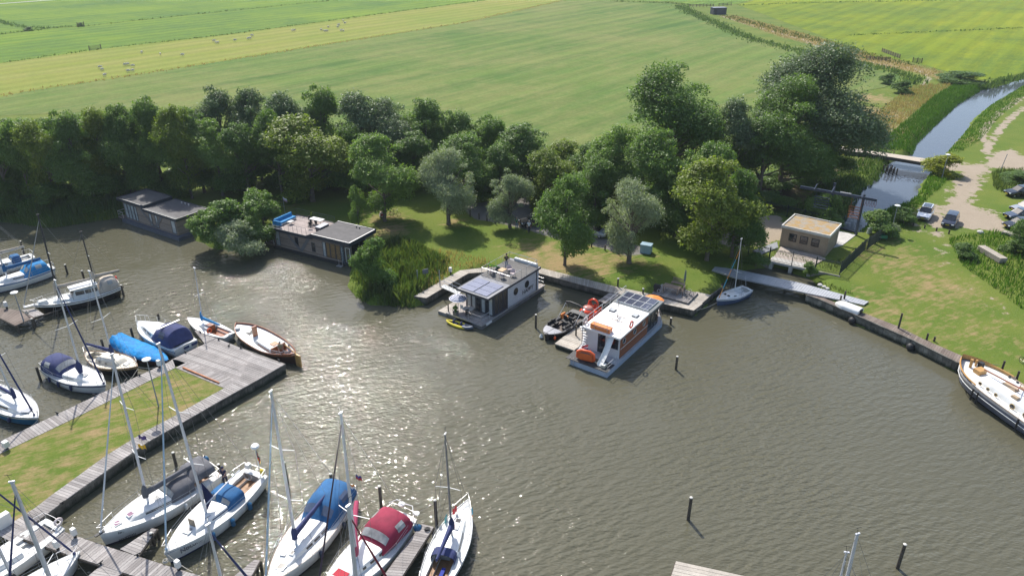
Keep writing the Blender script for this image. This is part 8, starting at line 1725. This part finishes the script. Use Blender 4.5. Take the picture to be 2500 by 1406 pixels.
for x, y, yt, l in [(1508, 701, 679, 'tall black post lamp on the quay behind the white-roofed houseboat'), (1569.5, 718, 704, 'short black post lamp beside the raised terrace')]: pole('path_light', l, (x, y), yt, .1, BLACK, cat='lamp', cap=DECKW)
for x, y, yt, l, r in [(1020, 690, 660, 'thin grey pole standing in the reed bed', .06), (1074, 700, 660, 'thin dark pole at the landward end of the quay', .05), (2441, 420, 377, 'thin leaning pole at the junction of the sandy tracks', .06)]: pole('pole', l, (x, y), yt, r, M('grey_pole', (.3, .31, .33), .5), cat='pole', lean=.35 if x > 2000 else 0)
def lamp(label, base, ytop, z=GZ, r=.38):
    p = at(*base, z); h = height_for(p, ytop); t = thing('street_lamp', label, 'street lamp', p, 0, 'disc-headed lamp posts'); mb = MB(); mb.path([(0, 0, -.1), (0, 0, h * .4), (0, 0, h)], [.07, .055, .04], 8); mb.build('pole', [M('grey_pole')], t, smooth=True)
    mb = MB(); mb.lathe((0, 0, h), [(.05, -.22), (.12, -.1), (r, -.02), (r, .03), (r * .6, .1), (.001, .13)], 20); mb.build('lamp_head', [WHITE], t, smooth=True); mb = MB(); mb.lathe((0, 0, h), [(.001, -.16), (.13, -.14), (.2, -.04), (.001, -.03)], 12); mb.build('lens', [PVC], t)
lamp('white disc lamp on grey post beside the white SUV', (2175.7, 566), 502); lamp('white disc lamp on grey post next to the golden bush', (2299, 436), 378); lamp('white disc lamp on grey post on the lawn peninsula', (387, 991), 877, .97); lamp('white disc lamp on grey post at the end of the brown jetty', (58, 784), 714, 1.0)
def pedestal(label, px, z=1.0, s=(.35, .3, .55), post_=True):
    t = thing('power_pedestal', label, 'power pedestal', at(*px, z), R(-30), 'white power pedestals on the jetties'); mb = MB()
    if post_: mb.box((0, 0, .1), (.18, .15, .4)); mb.build('foot', [BLACK], t); mb = MB()
    mb.box((0, 0, s[2] / 2 + (.28 if post_ else 0)), s, 0, taper=.94); mb.build('housing', [DECKW], t); return t
pedestal('white power box near the bow of the grey-hooded yacht', (184, 1311)); pedestal('white power box on the near edge of the long jetty', (142, 1341)); pedestal('white power box at the bow of the yacht with blue sprayhood', (437, 1390)); pedestal('white power box on the upper boardwalk at the left edge', (18, 1096), .98, (.5, .4, .5)); pedestal('white power box beside the lamp foot on the upper boardwalk', (390, 897)); pedestal('white power box on the brown jetty', (17, 753)); pedestal('tall white cabinet at the left end of the lower boardwalk', (14, 1282), .98, (.5, .9, 1.0), False); pedestal('white power box in the reeds by the quay', (1100, 668), GZ)
# ================================================================ TERRACE FURNITURE AND BITS
TB = M('terrace_wood', (.27, .20, .15), .8, var=.25); TZ = 1.24
def slat_table(label, px, rz, L_=2.0, W_=1.0, z=TZ):
    t = thing('picnic_table', label, 'table', at(*px, z), R(rz)); mb = MB()
    for k in range(6): y = -W_ / 2 + W_ * (k + .5) / 6; mb.bb(-L_ / 2, L_ / 2, y - W_ / 13, y + W_ / 13, .72, .76)
    mb.build('tabletop', [TB], t)
    for u in (-.85, .85):
        for v in (-.4, .4): mb = MB(); mb.box((u * L_ / 2, v * W_, .36), (.09, .09, .72)); mb.build('leg', [TB], t)
def bench(label, px, rz, L_=1.6, z=TZ):
    t = thing('garden_bench', label, 'bench', at(*px, z), R(rz)); mb = MB(); mb.bb(-L_ / 2, L_ / 2, -.25, .25, .42, .46); mb.build('seat', [TB], t); mb = MB(); n = int(L_ / .13)
    for k in range(n): x = -L_ / 2 + L_ * (k + .5) / n; mb.bb(x - .03, x + .03, .24, .27, .46, .9)
    mb.bb(-L_ / 2, L_ / 2, .23, .28, .88, .95); mb.build('backrest', [TB], t)
    for u in (-.9, .9):
        for v in (-.2, .22): mb = MB(); mb.box((u * L_ / 2, v, .21), (.07, .07, .42)); mb.build('leg', [TB], t)
slat_table('weathered wooden picnic table on the raised terrace', (1639, 713), -32); bench('wooden slatted bench behind the picnic table', (1655, 699), -32); bench('short wooden armchair bench at the right end of the picnic table', (1664, 716), -120, .8)
t = thing('kettle_grill', 'covered black barbecue on wheels left of the picnic table', 'barbecue', at(1603, 712, TZ), R(-30)); mb = MB(); mb.box((0, 0, .75), (.8, .5, .35), 0, taper=.8); mb.build('lid', [BLACK], t); mb = MB(); mb.box((0, 0, .35), (.6, .4, .5)); mb.build('cart', [BLACK], t); mb = MB(); mb.torus((.35, -.3, .3), .2, .03, 'y'); mb.build('wheel', [STEEL], t)
parasol('closed grey-green parasol beside the picnic table', at(1669, 708, TZ), 2.5, 1, [M('grey_green_canvas', (.13, .17, .15), .8), STEEL], closed=True)
def bicycle(label, px, rz, z=GZ, grp=None):
    t = thing('bicycle', label, 'bicycle', at(*px, z), R(rz), grp); W0, W1 = (-.52, 0, .34), (.55, 0, .34); BL_ = BLACK
    for c in (W0, W1):
        w_ = thing_part('wheel', t, c); mb = MB(); mb.torus((0, 0, 0), .33, .022, 'y', 24, 6); mb.build('tyre', [TYRE], w_); mb = MB()
        for k in range(8): a = math.pi * k / 8; mb.tube((.31 * math.cos(a), 0, .31 * math.sin(a)), (-.31 * math.cos(a), 0, -.31 * math.sin(a)), .004, n=3)
        mb.build('rim', [STEEL], w_)
    mb = MB(); S_, Bk, H1, H2 = (-.18, 0, .85), (-.05, 0, .3), (.38, 0, .88), (.42, 0, .75)
    for a, b in ((Bk, S_), (Bk, H2), ((-.15, 0, .76), H1), (W0, Bk), (W0, (-.15, 0, .76)), (H1, W1), (H1, (.36, 0, 1.02))): mb.tube(a, b, .018, n=6)
    mb.build('frame', [BL_], t); mb = MB(); mb.box((-.2, 0, .92), (.26, .15, .06)); mb.build('saddle', [BL_], t); mb = MB(); mb.path([(.25, -.28, 1.02), (.36, -.1, 1.04), (.36, .1, 1.04), (.25, .28, 1.02)], .015, 6); mb.build('handlebar', [STEEL], t)
bicycle('dark bicycle leaning at the right of the terrace', (1678, 728), 30, 1.0); bicycle('bicycle leaning on the trunk of the broad tree', (957, 531), -15, grp='bicycles under the broad tree'); bicycle('second bicycle a little behind under the broad tree', (965, 528), -5, grp='bicycles under the broad tree'); bicycle('bicycle cut by the right edge on the grass above the barge', (2503, 893), 100)
t = thing('bicycle_trailer', 'white and red child bicycle trailer under the broad tree', 'trailer', at(934, 530, GZ), R(20)); mb = MB(); mb.box((0, 0, .5), (.9, .7, .6), 0, taper=.7); mb.build('cabin', [M('white_red_cloth', (.62, .5, .48), .7)], t); mb = MB(); mb.bb(-.3, .3, -.36, -.3, .3, .6); mb.build('red_panel', [REDP], t)
for s in (1, -1): mb = MB(); mb.torus((-.1, s * .42, .25), .24, .03, 'y'); mb.build('wheel', [TYRE], t)
t = thing('wheelbarrow', 'green wheelbarrow tipped against the iron fence', 'wheelbarrow', at(2153, 587, GZ), R(200)); mb = MB(); mb.prism([(-.5, -.35), (.5, -.28), (.5, .28), (-.5, .35)], [.3, .45, .45, .3], [.75, .85, .85, .75]); mb.build('tray', [M('green_tray', (.03, .16, .08), .5)], t); mb = MB(); mb.torus((-.75, 0, .22), .17, .06, 'y'); mb.build('wheel', [TYRE], t); mb = MB()
for s in (1, -1): mb.tube((-.75, s * .12, .22), (1.0, s * .32, .75), .025, n=6)
mb.build('handles', [STEEL], t)
def stack(label, a, b, z, n=4, w_=1.0):
    A, B = at(*a, z), at(*b, z); t = thing('board_stack', label, 'board stack', (A + B) / 2, math.atan2(*(B - A).yx)); L_ = (B - A).length
    for k in range(n): mb = MB(); e = rnd.uniform(-.1, .1); mb.bb(-L_ / 2 + e, L_ / 2 + e, -w_ / 2, w_ / 2, .12 + k * .17, .25 + k * .17); mb.build('board', [M('weathered_board', (.34, .30, .25), .85, var=.2, scale=1.2)], t)
    mb = MB()
    for x in (-L_ * .35, 0, L_ * .35): mb.box((x, 0, .06), (.15, w_, .12))
    mb.build('bearer', [POST], t)
stack('stack of long grey boards lying in the rank green grass', (2392, 612), (2447, 644), GZ, 4, 1.0); stack('second stack of boards below the parked cars', (2446, 570), (2495, 584), GZ, 2, .9)
for x, y, l in ((2119.5, 570, 'left white drum beside the iron fence'), (2124.5, 568, 'right white drum beside the iron fence')): t = thing('drum', l, 'drum', at(x, y, GZ)); mb = MB(); mb.lathe((0, 0, 0), [(.001, 0), (.22, 0), (.22, .7), (.001, .71)], 14); mb.build('shell', [DECKW], t, smooth=True); mb = MB(); mb.lathe((0, 0, .7), [(.24, -.04), (.24, .03), (.001, .05)], 14); mb.build('lid', [WHITE], t)
for k, (x, y, r, l) in enumerate(((2393, 570, .45, 'pale boulder above the rank grass'), (2002, 698, .3, 'pale rock by the gangway bank'), (2012, 702, .25, 'smaller pale rock by the gangway bank'), (2020, 706, .22, 'smallest pale rock by the gangway bank'))):
    mb = MB(); mb.ball((0, 0, r * .4), r, 9, sz=.6); mb.v = [(a + .12 * r * math.sin(a * 9 + c * 5), b + .12 * r * math.sin(b * 8 + a * 6), c) for a, b, c in mb.v]; o = mb.build('boulder', [CONC], smooth=False); o.location = at(x, y, GZ); tag(o, l, 'rock')
t = thing('notice_board', 'small dark notice board in the reeds beside the quay', 'sign', at(1040, 690, GZ)); mb = MB(); mb.tube((0, 0, 0), (0, 0, 1.3), .04); mb.build('post', [BLACK], t); mb = MB(); mb.box((0, 0, 1.5), (.7, .05, .6), .5); mb.build('board', [M('slate_board', (.1, .12, .14), .5)], t)
t = thing('flagpole', 'short pole with a small white and pink pennant behind the blue sofa houseboat', 'flag', at(697, 528, GZ)); mb = MB(); mb.tube((0, 0, 0), (0, 0, 3.0), .03); mb.build('pole', [M('grey_pole')], t); flag_mb(0, 2.95, .7, .5, 2).build('cloth', [FLW, M('flag_pink', (.5, .3, .4), .7)], t)
for k, (x, y, c, l) in enumerate(((336, 1084, M('flag_gold'), 'yellow signal pennant in the rigging over the lower boardwalk'), (337, 1062, M('purple_cloth', (.13, .08, .25), .8), 'purple signal pennant above the yellow one'))):
    f = thing('pennant', l, 'flag', at(x, y, 5.2 + k * .7)); fm = flag_mb(0, 0, .7, .35, 1, .2); fm.build('cloth', [c], f); mb = MB(); mb.tube((0, 0, -.5), (0, 0, .1), .01, n=4); mb.build('halyard', [ROPE], f)
# cleats and coils on the jetties
for x, y, l in [(86, 1276, 'at the corner where the lower boardwalk meets the long jetty'), (153, 1229, 'on the lower boardwalk above the turquoise-free inlet'), (336, 1356, 'at the root of the triangular finger pier'), (246, 1376, 'on the near edge of the long jetty'), (559, 845, 'on the platform below the traditional boat'), (588, 850, 'on the platform edge beside the traditional boat'), (681, 881, 'at the outer corner of the platform'), (534, 830, 'at the stern of the small daysailer'),
                (489, 812, 'on the short finger pier by the daysailer'), (453, 861, 'on the platform edge behind the motor cruiser'), (341, 917, 'ahead of the cream-decked boat'), (307, 931, 'between the cream-decked boat and the navy-canopied yacht'), (231, 966, 'ahead of the navy-canopied yacht'), (140, 1010, 'on the upper boardwalk by the turquoise boat')]:
    t = thing('mooring_cleat', 'small dark mooring cleat ' + l.replace(' above the turquoise-free inlet', ' near its lower end'), 'cleat', at(x, y, 1.02), rnd.uniform(0, 3)); mb = MB(); mb.box((0, 0, .06), (.12, .1, .14)); mb.build('foot', [BLACK], t); mb = MB(); mb.tube((-.2, 0, .16), (.2, 0, .16), .04, n=7); mb.build('horn', [BLACK], t)
for x, y, l in [(1043, 1292, 'dark rope coil near the head of the straight finger pier'), (66, 763, 'pale rope coil on the brown jetty'), (405, 1370, 'pale rope coil on the long jetty ahead of the blue-sprayhood yacht')]:
    mb = MB(); p = at(x, y, 1.03)
    for k in range(4): mb.torus((.03 * math.sin(k * 2), .03 * math.cos(k), .03 + .04 * k), .2 - .03 * k, .028, n=16, k=6)
    o = mb.build('rope_coil', [BLACK if 'dark' in l else ROPE], smooth=True); o.location = p; tag(o, l, 'rope')
# mooring lines
def line(label, a, b, za=1.2, zb=1.05, sag=.15):
    A, B = at(*a, za), at(*b, zb); mb = MB(); mb.path([A.lerp(B, k / 6) - Vector((0, 0, sag * math.sin(math.pi * k / 6))) for k in range(7)], .022, 4); o = mb.build('mooring_line', [ROPE]); tag(o, label, 'rope')
for a in [((250, 1300), (180, 1318), 'mooring line from the grey-hooded yacht bow to the long jetty'), ((405, 1350), (470, 1395), 'mooring line from the blue-sprayhood yacht bow to the jetty'), ((258, 945), (231, 966), 'line from the navy-canopied yacht to the boardwalk'), ((336, 900), (307, 935), 'line from the cream-decked boat to the boardwalk'), ((93, 1024), (55, 1052), 'line from the turquoise boat to the boardwalk'),
          ((2352, 878), (2440, 890), 'yellowish line from the barge bow to a bollard'), ((1752, 738), (1700, 757), 'slack line from the small sailboat to the quay corner'), ((985, 1262), (1064, 1225), 'line from the red-hooded yacht to a post'), ((640, 1165), (704, 1140), 'line from the blue-sprayhood yacht stern to a post'), ((337, 896), (389, 895), 'pair of pale lines ahead of the cream-decked boat'), ((128, 890), (98, 900), 'line from the navy-canopied yacht stern to a dark post')]: line(a[2], a[0], a[1])

# ================================================================ AIR
hz = MB(); hz.bb(-3300, 3300, -110, 5200, -2.5, 62)
m = bpy.data.materials.new('air'); m.use_nodes = True; t = m.node_tree; t.nodes.clear()
v = t.nodes.new('ShaderNodeVolumePrincipled'); v.inputs['Color'].default_value = (0.80, 0.90, 1.0, 1); v.inputs['Density'].default_value = 0.00015; v.inputs['Anisotropy'].default_value = 0.35
oo = t.nodes.new('ShaderNodeOutputMaterial'); t.links.new(v.outputs[0], oo.inputs[1])
tag(hz.build('haze', m), 'thin pale summer haze over the harbour', kind='stuff')
# turn lettering curves into plain meshes
dg = bpy.context.evaluated_depsgraph_get(); dg.update()
for o in [o for o in bpy.data.objects if o.type == 'FONT']:
    me = bpy.data.meshes.new_from_object(o.evaluated_get(dg)); n = bpy.data.objects.new('lettering', me); COL.objects.link(n)
    n.parent = o.parent; n.location = o.location; n.rotation_euler = o.rotation_euler; n.scale = o.scale
    if not me.materials: me.materials.append(o.data.materials[0])
    bpy.data.objects.remove(o)
